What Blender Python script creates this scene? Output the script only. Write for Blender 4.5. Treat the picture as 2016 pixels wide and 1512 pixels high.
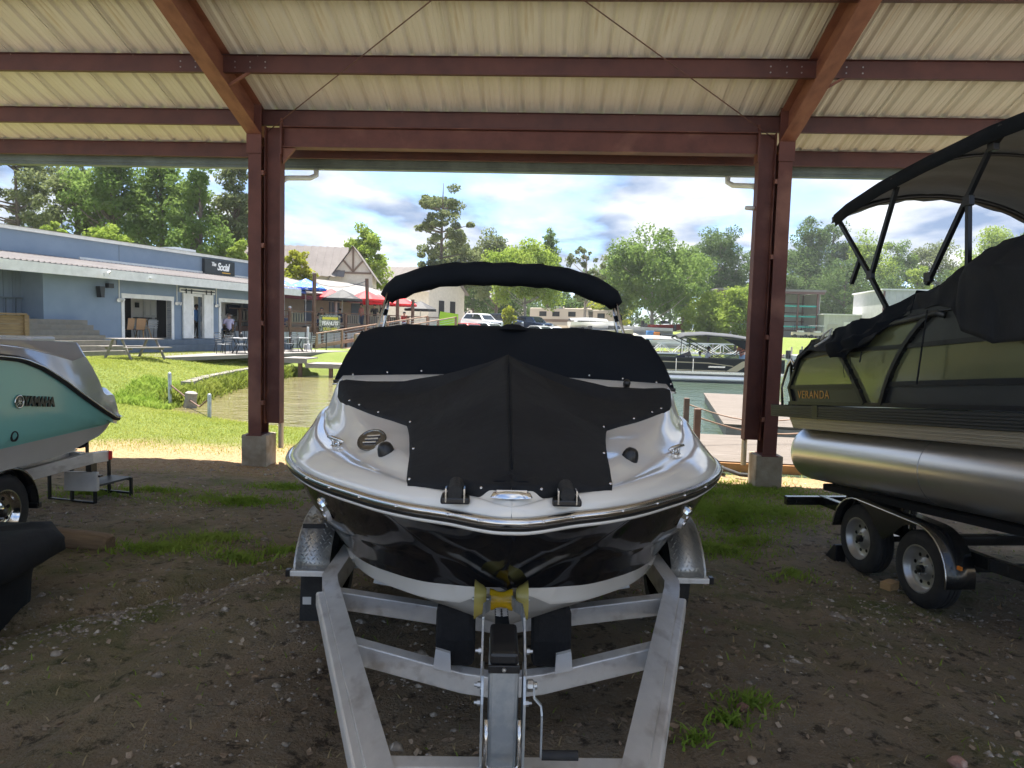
import bpy, bmesh, math, random
import numpy as np
from mathutils import Vector, Matrix
R = math.radians
rnd = random.Random(7)
nr = np.random.RandomState(11)
for o in list(bpy.data.objects): bpy.data.objects.remove(o)
sc = bpy.context.scene
col = sc.collection
# ---------------------------------------------------------------- camera
CAM = Vector((0, 0, 2.35)); PITCH = math.atan(106/1400); ROLL = 0.028
Fv = Vector((0, math.cos(PITCH), -math.sin(PITCH)))
_r0 = Vector((1, 0, 0)); _u0 = Vector((0, math.sin(PITCH), math.cos(PITCH)))
Rv = math.cos(ROLL)*_r0 + math.sin(ROLL)*_u0
Uv = -math.sin(ROLL)*_r0 + math.cos(ROLL)*_u0
cd = bpy.data.cameras.new('camera'); cam = bpy.data.objects.new('camera', cd); col.objects.link(cam)
cd.sensor_width = 36; cd.lens = 36*1400/2016; cd.clip_start = 0.05; cd.clip_end = 2000
m3 = Matrix((Rv, Uv, -Fv)).transposed()
cam.matrix_world = Matrix.Translation(CAM) @ m3.to_4x4()
sc.camera = cam
# ---------------------------------------------------------------- sky and sun
SUN = Vector((-0.10, 0.24, 0.97)).normalized()
w = bpy.data.worlds.new('World'); sc.world = w; w.use_nodes = True
nt = w.node_tree; nt.nodes.clear()
def N(t, typ, **kw):
    n = t.nodes.new(typ)
    for k, v in kw.items(): setattr(n, k, v)
    return n
sky = N(nt, 'ShaderNodeTexSky', sky_type='NISHITA', sun_disc=False)
sky.sun_elevation = math.asin(SUN.z); sky.sun_rotation = math.atan2(SUN.x, SUN.y)
sky.air_density = 0.75; sky.dust_density = 0.1; sky.ozone_density = 4.0
tc = N(nt, 'ShaderNodeTexCoord')
sep = N(nt, 'ShaderNodeSeparateXYZ'); nt.links.new(tc.outputs['Generated'], sep.inputs[0])
mx = N(nt, 'ShaderNodeMath', operation='MAXIMUM'); mx.inputs[1].default_value = 0.0; nt.links.new(sep.outputs[2], mx.inputs[0])
ad = N(nt, 'ShaderNodeMath', operation='ADD'); ad.inputs[1].default_value = 0.16; nt.links.new(mx.outputs[0], ad.inputs[0])
dv = N(nt, 'ShaderNodeVectorMath', operation='DIVIDE'); nt.links.new(tc.outputs['Generated'], dv.inputs[0]); nt.links.new(ad.outputs[0], dv.inputs[1])
mp = N(nt, 'ShaderNodeMapping'); mp.inputs['Location'].default_value = (1.35, 0.1, 0.0); mp.inputs['Scale'].default_value = (1.0, 0.75, 1.9)
nt.links.new(dv.outputs[0], mp.inputs[0])
n1 = N(nt, 'ShaderNodeTexNoise'); n1.inputs['Scale'].default_value = 1.15; n1.inputs['Detail'].default_value = 9; n1.inputs['Roughness'].default_value = 0.55; n1.inputs['Distortion'].default_value = 0.25
nt.links.new(mp.outputs[0], n1.inputs['Vector'])
cr = N(nt, 'ShaderNodeValToRGB'); e = cr.color_ramp.elements; e[0].position = 0.40; e[0].color = (0, 0, 0, 1); e[1].position = 0.53; e[1].color = (1, 1, 1, 1)
nt.links.new(n1.outputs[0], cr.inputs[0])
n2 = N(nt, 'ShaderNodeTexNoise'); n2.inputs['Scale'].default_value = 2.4; n2.inputs['Detail'].default_value = 8; n2.inputs['Roughness'].default_value = 0.5
nt.links.new(mp.outputs[0], n2.inputs['Vector'])
cr2 = N(nt, 'ShaderNodeValToRGB'); e = cr2.color_ramp.elements; e[0].position = 0.40; e[0].color = (.90, 1.28, 2.0, 1); e[1].position = 0.66; e[1].color = (3.9, 3.95, 4.0, 1)
nt.links.new(n2.outputs[0], cr2.inputs[0])
mixc = N(nt, 'ShaderNodeMix', data_type='RGBA'); nt.links.new(cr.outputs[0], mixc.inputs[0]); nt.links.new(sky.outputs[0], mixc.inputs[6]); nt.links.new(cr2.outputs[0], mixc.inputs[7])
bg = N(nt, 'ShaderNodeBackground'); bg.inputs[1].default_value = 0.05
nt.links.new(mixc.outputs[2], bg.inputs[0])
wo = N(nt, 'ShaderNodeOutputWorld'); nt.links.new(bg.outputs[0], wo.inputs[0])
sl = bpy.data.lights.new('sun', 'SUN'); sl.energy = 2.5; sl.angle = R(0.53); sl.color = (1, 0.95, 0.87)
so = bpy.data.objects.new('sun', sl); col.objects.link(so); so.rotation_euler = SUN.to_track_quat('Z', 'Y').to_euler()
sc.view_settings.view_transform = 'Standard'; sc.view_settings.look = 'None'; sc.view_settings.gamma = 1.0
sc.view_settings.exposure = 2.82
sc.render.engine = 'CYCLES'
sc.cycles.max_bounces = 10; sc.cycles.diffuse_bounces = 6; sc.cycles.glossy_bounces = 5; sc.cycles.transmission_bounces = 6; sc.cycles.transparent_max_bounces = 8
sc.cycles.use_denoising = True; sc.cycles.sample_clamp_indirect = 6.0; sc.cycles.caustics_reflective = False; sc.cycles.caustics_refractive = False
# ---------------------------------------------------------------- helpers
def at(u, v, y):                    # the point at world depth y that a surveyed photo position looks at
    d = Fv + Rv*((u-1008)/1400) + Uv*((756-v)/1400)
    return CAM + d*(y/d.y)
def onz(u, v, z):
    d = Fv + Rv*((u-1008)/1400) + Uv*((756-v)/1400)
    return CAM + d*((z-CAM.z)/d.z)
class MB:
    """collects shapes into one mesh"""
    def __init__(s): s.v = []; s.f = []; s.mi = []; s.cur = 0
    def add(s, vs, fs):
        b = len(s.v); s.v += [tuple(p) for p in vs]
        for f in fs: s.f.append(tuple(i+b for i in f)); s.mi.append(s.cur)
        return s
    def box(s, c, d, rot=None):
        x, y, z = d[0]/2, d[1]/2, d[2]/2
        vs = [Vector(p) for p in ((-x,-y,-z),(x,-y,-z),(x,y,-z),(-x,y,-z),(-x,-y,z),(x,-y,z),(x,y,z),(-x,y,z))]
        if rot is not None: vs = [rot @ p for p in vs]
        c = Vector(c)
        return s.add([p+c for p in vs], [(0,3,2,1),(4,5,6,7),(0,1,5,4),(1,2,6,5),(2,3,7,6),(3,0,4,7)])
    def bar(s, p0, p1, wd, ht, up=(0,0,1)):
        p0 = Vector(p0); p1 = Vector(p1); d = p1-p0; L = d.length; d.normalize()
        sd = d.cross(Vector(up))
        if sd.length < 1e-4: sd = d.cross(Vector((0,1,0)))
        sd.normalize(); u = sd.cross(d).normalized()
        rot = Matrix((sd, d, u)).transposed()
        return s.box((p0+p1)/2, (wd, L, ht), rot)
    def prism(s, poly, axis, a, b):
        """poly of 2D points extruded along axis 0,1,2 from a to b (the other two coordinates in order)"""
        n = len(poly)
        def mk(p, t):
            q = [0, 0, 0]; ot = [i for i in range(3) if i != axis]
            q[axis] = t; q[ot[0]] = p[0]; q[ot[1]] = p[1]; return q
        vs = [mk(p, a) for p in poly] + [mk(p, b) for p in poly]
        fs = [tuple(range(n)), tuple(range(2*n-1, n-1, -1))] + [(i, i+n, (i+1) % n + n, (i+1) % n) for i in range(n)]
        return s.add(vs, fs)
    def tube(s, pts, r, n=8, cap=True, closed=False):
        pts = [Vector(p) for p in pts]; m = len(pts)
        rs = r if isinstance(r, (list, tuple)) else [r]*m
        vs = []; prev = None
        for i, p in enumerate(pts):
            if closed: t = pts[(i+1) % m]-pts[i-1]
            elif i == 0: t = pts[1]-p
            elif i == m-1: t = p-pts[i-1]
            else: t = (pts[i+1]-p).normalized()+(p-pts[i-1]).normalized()
            t.normalize()
            if prev is None:
                a = Vector((0,0,1)) if abs(t.z) < 0.9 else Vector((1,0,0))
                x = t.cross(a).normalized()
            else:
                x = (prev - t*prev.dot(t)).normalized()
            prev = x; y = t.cross(x)
            for k in range(n):
                an = 2*math.pi*k/n
                vs.append(p + (x*math.cos(an)+y*math.sin(an))*rs[i])
        fs = []
        for i in range(m if closed else m-1):
            j = (i+1) % m
            for k in range(n):
                fs.append((i*n+k, i*n+(k+1) % n, j*n+(k+1) % n, j*n+k))
        if cap and not closed:
            fs.append(tuple(range(n-1, -1, -1))); fs.append(tuple(range((m-1)*n, m*n)))
        return s.add(vs, fs)
    def lathe(s, prof, axis_p, axis_d, n=16, cap=False):
        """prof: list of (radius, distance along the axis)"""
        d = Vector(axis_d).normalized(); a = Vector((0,0,1)) if abs(d.z) < 0.9 else Vector((1,0,0))
        x = d.cross(a).normalized(); y = d.cross(x); c = Vector(axis_p)
        vs = [c + d*h + (x*math.cos(2*math.pi*k/n)+y*math.sin(2*math.pi*k/n))*r for r, h in prof for k in range(n)]
        fs = [(i*n+k, i*n+(k+1) % n, (i+1)*n+(k+1) % n, (i+1)*n+k) for i in range(len(prof)-1) for k in range(n)]
        if cap: fs += [tuple(range(n-1, -1, -1)), tuple(range((len(prof)-1)*n, len(prof)*n))]
        return s.add(vs, fs)
    def grid(s, rows, closed=False):
        nc = len(rows[0]); vs = [p for r in rows for p in r]; fs = []
        for i in range(len(rows)-1):
            for k in range(nc if closed else nc-1):
                k2 = (k+1) % nc
                fs.append((i*nc+k, i*nc+k2, (i+1)*nc+k2, (i+1)*nc+k))
        return s.add(vs, fs)
    def ball(s, c, r, n=10, m=6, sc3=(1,1,1)):
        c = Vector(c); rows = []
        for i in range(m+1):
            th = math.pi*i/m
            rows.append([c+Vector((r*sc3[0]*math.sin(th)*math.cos(2*math.pi*k/n), r*sc3[1]*math.sin(th)*math.sin(2*math.pi*k/n), r*sc3[2]*math.cos(th))) for k in range(n)])
        return s.grid(rows, True)
    def mesh(s, name, mats, smooth=False):
        me = bpy.data.meshes.new(name); me.from_pydata(s.v, [], s.f)
        for m in (mats if isinstance(mats, (list, tuple)) else [mats]): me.materials.append(m)
        if any(s.mi): me.polygons.foreach_set('material_index', s.mi)
        if smooth: me.polygons.foreach_set('use_smooth', [True]*len(s.f))
        me.update(); return me
    def build(s, name, mats, parent=None, smooth=False, bevel=0, solid=0, sub=0, auto=None, fix=True):
        me = s.mesh(name, mats, smooth)
        if fix:
            bm = bmesh.new(); bm.from_mesh(me); bmesh.ops.recalc_face_normals(bm, faces=bm.faces)
            bm.to_mesh(me); bm.free()
        o = bpy.data.objects.new(name, me); col.objects.link(o); o.parent = parent
        if auto is not None: sharp(me, auto)
        if solid:
            md = o.modifiers.new('solid', 'SOLIDIFY'); md.thickness = solid; md.offset = 0
        if sub:
            md = o.modifiers.new('sub', 'SUBSURF'); md.levels = sub; md.render_levels = sub
        if bevel:
            md = o.modifiers.new('bevel', 'BEVEL'); md.width = bevel; md.segments = 2; md.limit_method = 'ANGLE'; md.angle_limit = R(40)
        return o
def sharp(me, deg):
    me.polygons.foreach_set('use_smooth', [True]*len(me.polygons))
    me.set_sharp_from_angle(angle=R(deg))
def empty(name, loc=(0,0,0), rz=0, rx=0, label=None, cat=None, group=None, kind=None, parent=None):
    o = bpy.data.objects.new(name, None); col.objects.link(o); o.location = loc; o.rotation_euler = (rx, 0, rz); o.parent = parent
    o.empty_display_size = 0.2
    return tag(o, label, cat, group, kind)
def tag(o, label=None, cat=None, group=None, kind=None):
    if label: o['label'] = label
    if cat: o['category'] = cat
    if group: o['group'] = group
    if kind: o['kind'] = kind
    return o
def inst(name, me, parent=None, loc=(0,0,0), rz=0, scale=None):
    o = bpy.data.objects.new(name, me); col.objects.link(o); o.parent = parent; o.location = loc; o.rotation_euler = (0,0,rz)
    if scale: o.scale = scale
    return o
_kids = {}
def copy_tree(o, parent=None):
    c = o.copy(); col.objects.link(c); c.parent = parent
    for ch in list(o.children): copy_tree(ch, c)
    return c
def text(name, body, size, mat, parent, mtx, extrude=0.004, shear=0.0, offset=0.0, spacing=1.0, align='CENTER', xs=1.0):
    cu = bpy.data.curves.new(name, 'FONT'); cu.body = body; cu.size = size; cu.extrude = extrude; cu.shear = shear; cu.offset = offset
    cu.align_x = align; cu.align_y = 'CENTER'; cu.space_character = spacing; cu.resolution_u = 4
    t = bpy.data.objects.new(name, cu); col.objects.link(t)
    dg = bpy.context.evaluated_depsgraph_get(); dg.update()
    me = bpy.data.meshes.new_from_object(t.evaluated_get(dg)); bpy.data.objects.remove(t)
    me.materials.clear(); me.materials.append(mat)
    me.transform(mtx @ Matrix.Diagonal((xs, 1, 1, 1)))
    o = bpy.data.objects.new(name, me); col.objects.link(o); o.parent = parent
    return o
def smooth01(a, b, x):
    t = np.clip((x-a)/(b-a), 0, 1); return t*t*(3-2*t)
_pc = {}
def lerp_tab(tab, t, k):
    """monotone cubic through the table, so lofted surfaces stay fair"""
    key = (id(tab), k)
    if key not in _pc:
        x = np.array([r[0] for r in tab], float); y = np.array([r[k] for r in tab], float); h = np.diff(x); d = np.diff(y)/h
        m = np.zeros(len(x)); m[0], m[-1] = d[0], d[-1]
        for i in range(1, len(x)-1):
            if d[i-1]*d[i] > 0: w1, w2 = 2*h[i]+h[i-1], h[i]+2*h[i-1]; m[i] = (w1+w2)/(w1/d[i-1]+w2/d[i])
        _pc[key] = (x, y, h, m, tab)
    x, y, h, m, _ = _pc[key]
    t = min(max(t, x[0]), x[-1]); i = min(int(np.searchsorted(x, t, 'right'))-1, len(h)-1); i = max(i, 0)
    s = (t-x[i])/h[i]; return float((2*s**3-3*s*s+1)*y[i]+(s**3-2*s*s+s)*h[i]*m[i]+(-2*s**3+3*s*s)*y[i+1]+(s**3-s*s)*h[i]*m[i+1])
# ---------------------------------------------------------------- materials
M = {}
def pm(name, c, rough=0.5, metal=0.0, c2=None, scale=4.0, detail=6, lo=0.35, hi=0.65, bump=0.0, bscale=40.0, coat=0.0, stretch=None, spec=None, c3=None, s3=1.0, lo3=0.55, hi3=0.7, r2=None, trans=0.0, sheen=0.0, emit=None):
    m = bpy.data.materials.new(name); m.use_nodes = True; t = m.node_tree; b = t.nodes['Principled BSDF']
    b.inputs['Base Color'].default_value = (*c, 1); b.inputs['Roughness'].default_value = rough; b.inputs['Metallic'].default_value = metal
    b.inputs['Coat Weight'].default_value = coat; b.inputs['Coat Roughness'].default_value = 0.05
    if spec is not None: b.inputs['Specular IOR Level'].default_value = spec
    if sheen: b.inputs['Sheen Weight'].default_value = sheen; b.inputs['Sheen Roughness'].default_value = 0.6
    if trans: b.inputs['Transmission Weight'].default_value = trans
    if emit: b.inputs['Emission Color'].default_value = (*emit[0], 1); b.inputs['Emission Strength'].default_value = emit[1]
    tcn = N(t, 'ShaderNodeTexCoord'); vec = tcn.outputs['Object']
    if stretch:
        mpn = N(t, 'ShaderNodeMapping'); mpn.inputs['Scale'].default_value = stretch; t.links.new(vec, mpn.inputs[0]); vec = mpn.outputs[0]
    cur = None
    if c2 is not None:
        nz = N(t, 'ShaderNodeTexNoise'); nz.inputs['Scale'].default_value = scale; nz.inputs['Detail'].default_value = detail; nz.inputs['Roughness'].default_value = 0.6
        t.links.new(vec, nz.inputs['Vector'])
        rp = N(t, 'ShaderNodeMapRange'); rp.inputs[1].default_value = lo; rp.inputs[2].default_value = hi; t.links.new(nz.outputs[0], rp.inputs[0])
        mxn = N(t, 'ShaderNodeMix', data_type='RGBA'); mxn.inputs[6].default_value = (*c, 1); mxn.inputs[7].default_value = (*c2, 1)
        t.links.new(rp.outputs[0], mxn.inputs[0]); cur = mxn.outputs[2]
        if r2 is not None:
            rr = N(t, 'ShaderNodeMapRange'); rr.inputs[3].default_value = rough; rr.inputs[4].default_value = r2; t.links.new(rp.outputs[0], rr.inputs[0]); t.links.new(rr.outputs[0], b.inputs['Roughness'])
    if c3 is not None:
        nz3 = N(t, 'ShaderNodeTexNoise'); nz3.inputs['Scale'].default_value = s3; nz3.inputs['Detail'].default_value = 5; t.links.new(vec, nz3.inputs['Vector'])
        rp3 = N(t, 'ShaderNodeMapRange'); rp3.inputs[1].default_value = lo3; rp3.inputs[2].default_value = hi3; t.links.new(nz3.outputs[0], rp3.inputs[0])
        mx3 = N(t, 'ShaderNodeMix', data_type='RGBA'); mx3.inputs[7].default_value = (*c3, 1); t.links.new(rp3.outputs[0], mx3.inputs[0])
        if cur: t.links.new(cur, mx3.inputs[6])
        else: mx3.inputs[6].default_value = (*c, 1)
        cur = mx3.outputs[2]
    if cur: t.links.new(cur, b.inputs['Base Color'])
    if bump:
        nb = N(t, 'ShaderNodeTexNoise'); nb.inputs['Scale'].default_value = bscale; nb.inputs['Detail'].default_value = 4; t.links.new(vec, nb.inputs['Vector'])
        bn = N(t, 'ShaderNodeBump'); bn.inputs['Strength'].default_value = bump; bn.inputs['Distance'].default_value = 0.02; t.links.new(nb.outputs[0], bn.inputs['Height']); t.links.new(bn.outputs[0], b.inputs['Normal'])
    M[name] = m; return m
# ================================================================ ground and water
WZ = -0.15
LAKE = np.array([(60,13.0),(6,12.95),(3.3,13.1),(1.5,14.6),(-1,16.4),(-5.6,17.4),(-7.4,18.5),(-9.4,20.0),(-10.1,21.2),(-10.6,24.5),(-11.2,30.7),(-11.0,34.3),(-9.0,35.8),(-6.0,38.5),(-4.5,48),(-2,64),(6,71),(14,84),(26,92),(60,104),(140,112),(260,112),(260,13)], float)
def seg_dist(px, py, poly):
    d = np.full(px.shape, 1e9); inside = np.zeros(px.shape, bool); n = len(poly)
    for i in range(n):
        ax, ay = poly[i]; bx, by = poly[(i+1) % n]
        ex, ey = bx-ax, by-ay; L = ex*ex+ey*ey
        t = np.clip(((px-ax)*ex+(py-ay)*ey)/L, 0, 1)
        d = np.minimum(d, np.hypot(px-ax-t*ex, py-ay-t*ey))
        c = ((ay > py) != (by > py)) & (px < ex*(py-ay)/(by-ay+1e-12)+ax)
        inside ^= c
    return np.where(inside, -d, d)
def wob(x, y, f, ph):
    return (np.sin(x*f*1.0+ph+1.7*np.sin(y*f*.7+ph*2))*np.cos(y*f*1.13-ph+1.3*np.sin(x*f*.6)))
def land(x, y):
    x = np.asarray(x, float); y = np.asarray(y, float)
    s = y + np.where(x > 0, 1.2*x, 0.25*x)
    z = 0.32*(1-smooth01(4.5, 11.2, s)) - 0.06*smooth01(2, 6, x)*smooth01(4, 10, y)
    sd = seg_dist(x, y, LAKE)
    left = np.maximum(smooth01(-8.6, -10.4, x)*smooth01(20.3, 23.0, y), smooth01(30, 34, y)*(x < 2))
    rise_l = 0.22 + 0.64*smooth01(0.3, 3.4, sd)
    z = z*(1-left) + rise_l*left
    far = smooth01(48, 66, y)
    z = z*(1-far) + (0.4 + 2.0*smooth01(1, 9, sd) + 1.5*smooth01(30, 120, sd))*far
    # fall to the water, lake bed
    edge = smooth01(1.6, 0.0, sd)*(y < 48)*(1-left)
    z = z*(1-edge) + (WZ-0.02)*edge
    z = np.where(sd < 0, WZ-0.02-0.9*smooth01(0, 2.5, -sd), z)
    return z
def gz(x, y): return float(land(np.array([x]), np.array([y]))[0])
def rough(x, y):
    """ruts, lumps and the washed-out runnel in the dirt under the roof"""
    k = smooth01(13.0, 11.5, y)*smooth01(9.5, 7.5, np.abs(x))
    z = 0.018*wob(x, y, 1.9, .3)+0.010*wob(x, y, 5.3, 1.1)+0.006*wob(x+.3*y, y, 11.0, 2.2)+0.004*wob(x, y, 23., .7)
    # runnel on the left, from (-3.1, 4.2) up to (-1.9, 6.0)
    ax, ay, bx, by = -3.6, 4.2, -1.75, 6.1
    ex, ey = bx-ax, by-ay; L2 = ex*ex+ey*ey
    t = ((x-ax)*ex+(y-ay)*ey)/L2; dd = ((x-ax)*(-ey)+(y-ay)*ex)/math.sqrt(L2)
    dd = dd + 0.03*np.sin(t*17)
    win = smooth01(-.25, .1, t)*smooth01(1.15, .8, t)
    z = z + win*(0.055*smooth01(-.02, .09, dd)*smooth01(.9, .12, dd) - 0.05*np.exp(-((dd+.05)/.06)**2))
    # wheel tracks on the left
    for off in (-2.2, -0.7, 2.35):
        c = off + 0.10*(y-5) + 0.1*np.sin(y*.9)
        z = z - 0.05*np.exp(-((x-c)/.16)**2) + 0.022*np.exp(-((x-c-.3)/.12)**2)
    return z*k
def spaced(segs):
    out = []
    for a, b, st in segs: out += list(np.arange(a, b-1e-6, st))
    return np.array(out + [segs[-1][1]])
gx = spaced([(-320,-60,20),(-60,-20,2.5),(-20,-8,.4),(-8,8,.065),(8,22,.5),(22,60,3),(60,320,20)])
gy = spaced([(-60,-6,4),(-6,1,.5),(1,12.5,.065),(12.5,24,.16),(24,48,.5),(48,130,2.5),(130,420,12)])
GX, GY = np.meshgrid(gx, gy)
GZ = land(GX, GY); GZ = GZ + rough(GX, GY) + nr.normal(0, .0035, GX.shape)*(np.abs(GX) < 9)*(GY < 13)
nyy, nxx = GX.shape
co = np.stack([GX, GY, GZ], -1).reshape(-1, 3)
idx = np.arange(nyy*nxx).reshape(nyy, nxx)
fq = np.stack([idx[:-1,:-1], idx[:-1,1:], idx[1:,1:], idx[1:,:-1]], -1).reshape(-1, 4)
def np_mesh(name, co, fq, mats, smooth=False):
    me = bpy.data.meshes.new(name); k = fq.shape[1]
    me.vertices.add(len(co)); me.vertices.foreach_set('co', np.ascontiguousarray(co, dtype=np.float32).ravel())
    me.loops.add(fq.size); me.loops.foreach_set('vertex_index', np.ascontiguousarray(fq, dtype=np.int32).ravel())
    me.polygons.add(len(fq)); me.polygons.foreach_set('loop_start', np.arange(0, fq.size, k, dtype=np.int32))
    for m in (mats if isinstance(mats, (list, tuple)) else [mats]): me.materials.append(m)
    if smooth: me.polygons.foreach_set('use_smooth', np.ones(len(fq), bool))
    me.update(calc_edges=True); me.validate(); return me
SDG = seg_dist(GX, GY, LAKE)
# what grows or lies where: lawn, straw, far paving, pale bounce ground added behind camera
nzl = 0.5*wob(GX, GY, .9, .2)+.35*wob(GX, GY, 2.3, 1.)+.25*wob(GX, GY, 5.1, 2.)
lawn = smooth01(12.6, 14.6, GY+.7*nzl + .9*smooth01(-2, 3, GX)*smooth01(8,3,GX))
straw = smooth01(10.2, 11.4, GY+.4*nzl)*smooth01(14.3, 12.7, GY+.5*nzl)
pave_bounce = np.maximum(smooth01(50, 58, GY)*smooth01(4, 9, SDG)*(GX < 24), smooth01(-2.5, -4.0, GY))  # second term: unseen pale ground added behind the camera to bounce light
green = np.clip(.55+.9*nzl, 0, 1)*smooth01(-.2, .8, wob(GX, GY, .7, 3.1)+.3)
zone = np.stack([lawn, straw, pave_bounce, green], -1).reshape(-1, 4).astype(np.float32)
def ground_mat():
    m = bpy.data.materials.new('dirt_and_lawn'); m.use_nodes = True; t = m.node_tree; b = t.nodes['Principled BSDF']; b.inputs['Roughness'].default_value = .95
    b.inputs['Specular IOR Level'].default_value = 0.25
    tcn = N(t, 'ShaderNodeTexCoord'); at_ = N(t, 'ShaderNodeAttribute', attribute_name='zone')
    sp = N(t, 'ShaderNodeSeparateColor'); t.links.new(at_.outputs['Color'], sp.inputs[0])
    def noise(s, d=6, r=.6, dist=0):
        n = N(t, 'ShaderNodeTexNoise'); n.inputs['Scale'].default_value = s; n.inputs['Detail'].default_value = d; n.inputs['Roughness'].default_value = r; n.inputs['Distortion'].default_value = dist
        t.links.new(tcn.outputs['Object'], n.inputs['Vector']); return n.outputs[0]
    def rng(x, lo, hi):
        n = N(t, 'ShaderNodeMapRange'); n.inputs[1].default_value = lo; n.inputs[2].default_value = hi; t.links.new(x, n.inputs[0]); return n.outputs[0]
    def mix(f, a, bb):
        n = N(t, 'ShaderNodeMix', data_type='RGBA')
        t.links.new(f, n.inputs[0])
        for sl_, v in ((6, a), (7, bb)):
            if isinstance(v, tuple): n.inputs[sl_].default_value = (*v, 1)
            else: t.links.new(v, n.inputs[sl_])
        return n.outputs[2]
    def mul(a, bb):
        n = N(t, 'ShaderNodeMath', operation='MULTIPLY'); t.links.new(a, n.inputs[0])
        if isinstance(bb, float): n.inputs[1].default_value = bb
        else: t.links.new(bb, n.inputs[1])
        return n.outputs[0]
    soil = mix(rng(noise(.55, 8, .62), .40, .62), (.235, .168, .104), (.41, .31, .20))
    soil = mix(rng(noise(3.2, 8, .7, .4), .42, .66), soil, (.25, .198, .135))
    soil = mix(mul(rng(noise(24, 6, .75), .50, .72), .75), soil, (.36, .295, .225))
    soil = mix(mul(rng(noise(9, 5, .7), .54, .64), .8), soil, (.045, .033, .023))
    soil = mix(mul(mul(rng(noise(2.1, 6, .7), .42, .60), at_.outputs['Alpha']), .9), soil, (.15, .165, .05))
    vo = N(t, 'ShaderNodeTexVoronoi'); vo.inputs['Scale'].default_value = 55; t.links.new(tcn.outputs['Object'], vo.inputs['Vector'])
    soil = mix(mul(mul(rng(vo.outputs['Distance'], .34, .12), rng(noise(1.3, 5), .48, .62)), .7), soil, (.36, .32, .27))
    strw = mix(rng(noise(14, 6, .7), .38, .62), (.34, .21, .10), (.50, .36, .20))
    strw = mix(rng(noise(60, 3, .7), .5, .68), strw, (.16, .09, .05))
    lwn = mix(rng(noise(.6, 5), .35, .65), (.13, .165, .032), (.18, .20, .055))
    lwn = mix(rng(noise(18, 5, .8), .4, .65), lwn, (.145, .20, .036))
    lwn = mix(rng(noise(2.2, 6, .7), .60, .74), lwn, (.21, .185, .085))
    pave_tone = mix(rng(noise(3, 5), .35, .65), (.42, .39, .35), (.52, .49, .45))
    c = mix(sp.outputs[1], soil, strw); c = mix(sp.outputs[0], c, lwn); c = mix(sp.outputs[2], c, pave_tone)
    t.links.new(c, b.inputs['Base Color'])
    bn = N(t, 'ShaderNodeBump'); bn.inputs['Strength'].default_value = .9; bn.inputs['Distance'].default_value = .05
    h = N(t, 'ShaderNodeMath', operation='ADD'); t.links.new(mul(noise(16, 8, .75), 1.2), h.inputs[0]); t.links.new(mul(noise(75, 4, .7), .5), h.inputs[1])
    h2 = N(t, 'ShaderNodeMath', operation='SUBTRACT'); t.links.new(h.outputs[0], h2.inputs[0]); t.links.new(mul(vo.outputs['Distance'], .35), h2.inputs[1])
    t.links.new(h2.outputs[0], bn.inputs['Height']); t.links.new(bn.outputs[0], b.inputs['Normal'])
    return m
me = np_mesh('ground', co, fq, ground_mat(), True)
ca = me.color_attributes.new('zone', 'FLOAT_COLOR', 'POINT'); ca.data.foreach_set('color', zone.ravel())
ground = bpy.data.objects.new('ground', me); col.objects.link(ground); tag(ground, 'packed dirt under the roof running into lawn and lake banks', None, None, 'structure')
# water with real ripples near by
def water_mat():
    m = bpy.data.materials.new('lake_water'); m.use_nodes = True; t = m.node_tree; b = t.nodes['Principled BSDF']
    b.inputs['Roughness'].default_value = .06; b.inputs['IOR'].default_value = 1.33
    tcn = N(t, 'ShaderNodeTexCoord'); g = N(t, 'ShaderNodeSeparateXYZ'); t.links.new(tcn.outputs['Object'], g.inputs[0])
    # silty brown in the shallow corner by the left bank, green further out
    rp = N(t, 'ShaderNodeMapRange'); rp.inputs[1].default_value = -7; rp.inputs[2].default_value = 1; t.links.new(g.outputs[0], rp.inputs[0])
    mxn = N(t, 'ShaderNodeMix', data_type='RGBA'); mxn.inputs[6].default_value = (.15, .13, .055, 1); mxn.inputs[7].default_value = (.05, .072, .048, 1); t.links.new(rp.outputs[0], mxn.inputs[0]); t.links.new(mxn.outputs[2], b.inputs['Base Color'])
    mpn = N(t, 'ShaderNodeMapping'); mpn.inputs['Scale'].default_value = (1.0, 1.6, 1); mpn.inputs['Rotation'].default_value = (0, 0, .4); t.links.new(tcn.outputs['Object'], mpn.inputs[0])
    hs = []
    for s_, a_ in ((1.6, 1.0), (4.2, .45), (.5, 1.6)):
        n = N(t, 'ShaderNodeTexNoise'); n.inputs['Scale'].default_value = s_; n.inputs['Detail'].default_value = 3; n.inputs['Distortion'].default_value = .6; t.links.new(mpn.outputs[0], n.inputs['Vector'])
        q = N(t, 'ShaderNodeMath', operation='MULTIPLY'); q.inputs[1].default_value = a_; t.links.new(n.outputs[0], q.inputs[0]); hs.append(q.outputs[0])
    a1 = N(t, 'ShaderNodeMath', operation='ADD'); t.links.new(hs[0], a1.inputs[0]); t.links.new(hs[1], a1.inputs[1])
    a2 = N(t, 'ShaderNodeMath', operation='ADD'); t.links.new(a1.outputs[0], a2.inputs[0]); t.links.new(hs[2], a2.inputs[1])
    bn = N(t, 'ShaderNodeBump'); bn.inputs['Strength'].default_value = .8; bn.inputs['Distance'].default_value = .16; t.links.new(a2.outputs[0], bn.inputs['Height']); t.links.new(bn.outputs[0], b.inputs['Normal'])
    return m
wb = MB(); wb.add([(-13, 12.4, WZ), (262, 12.4, WZ), (262, 114, WZ), (-13, 114, WZ)], [(0, 1, 2, 3)])
water = wb.build('water', water_mat()); tag(water, 'green rippled lake water behind the shed', None, None, 'structure')
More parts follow.
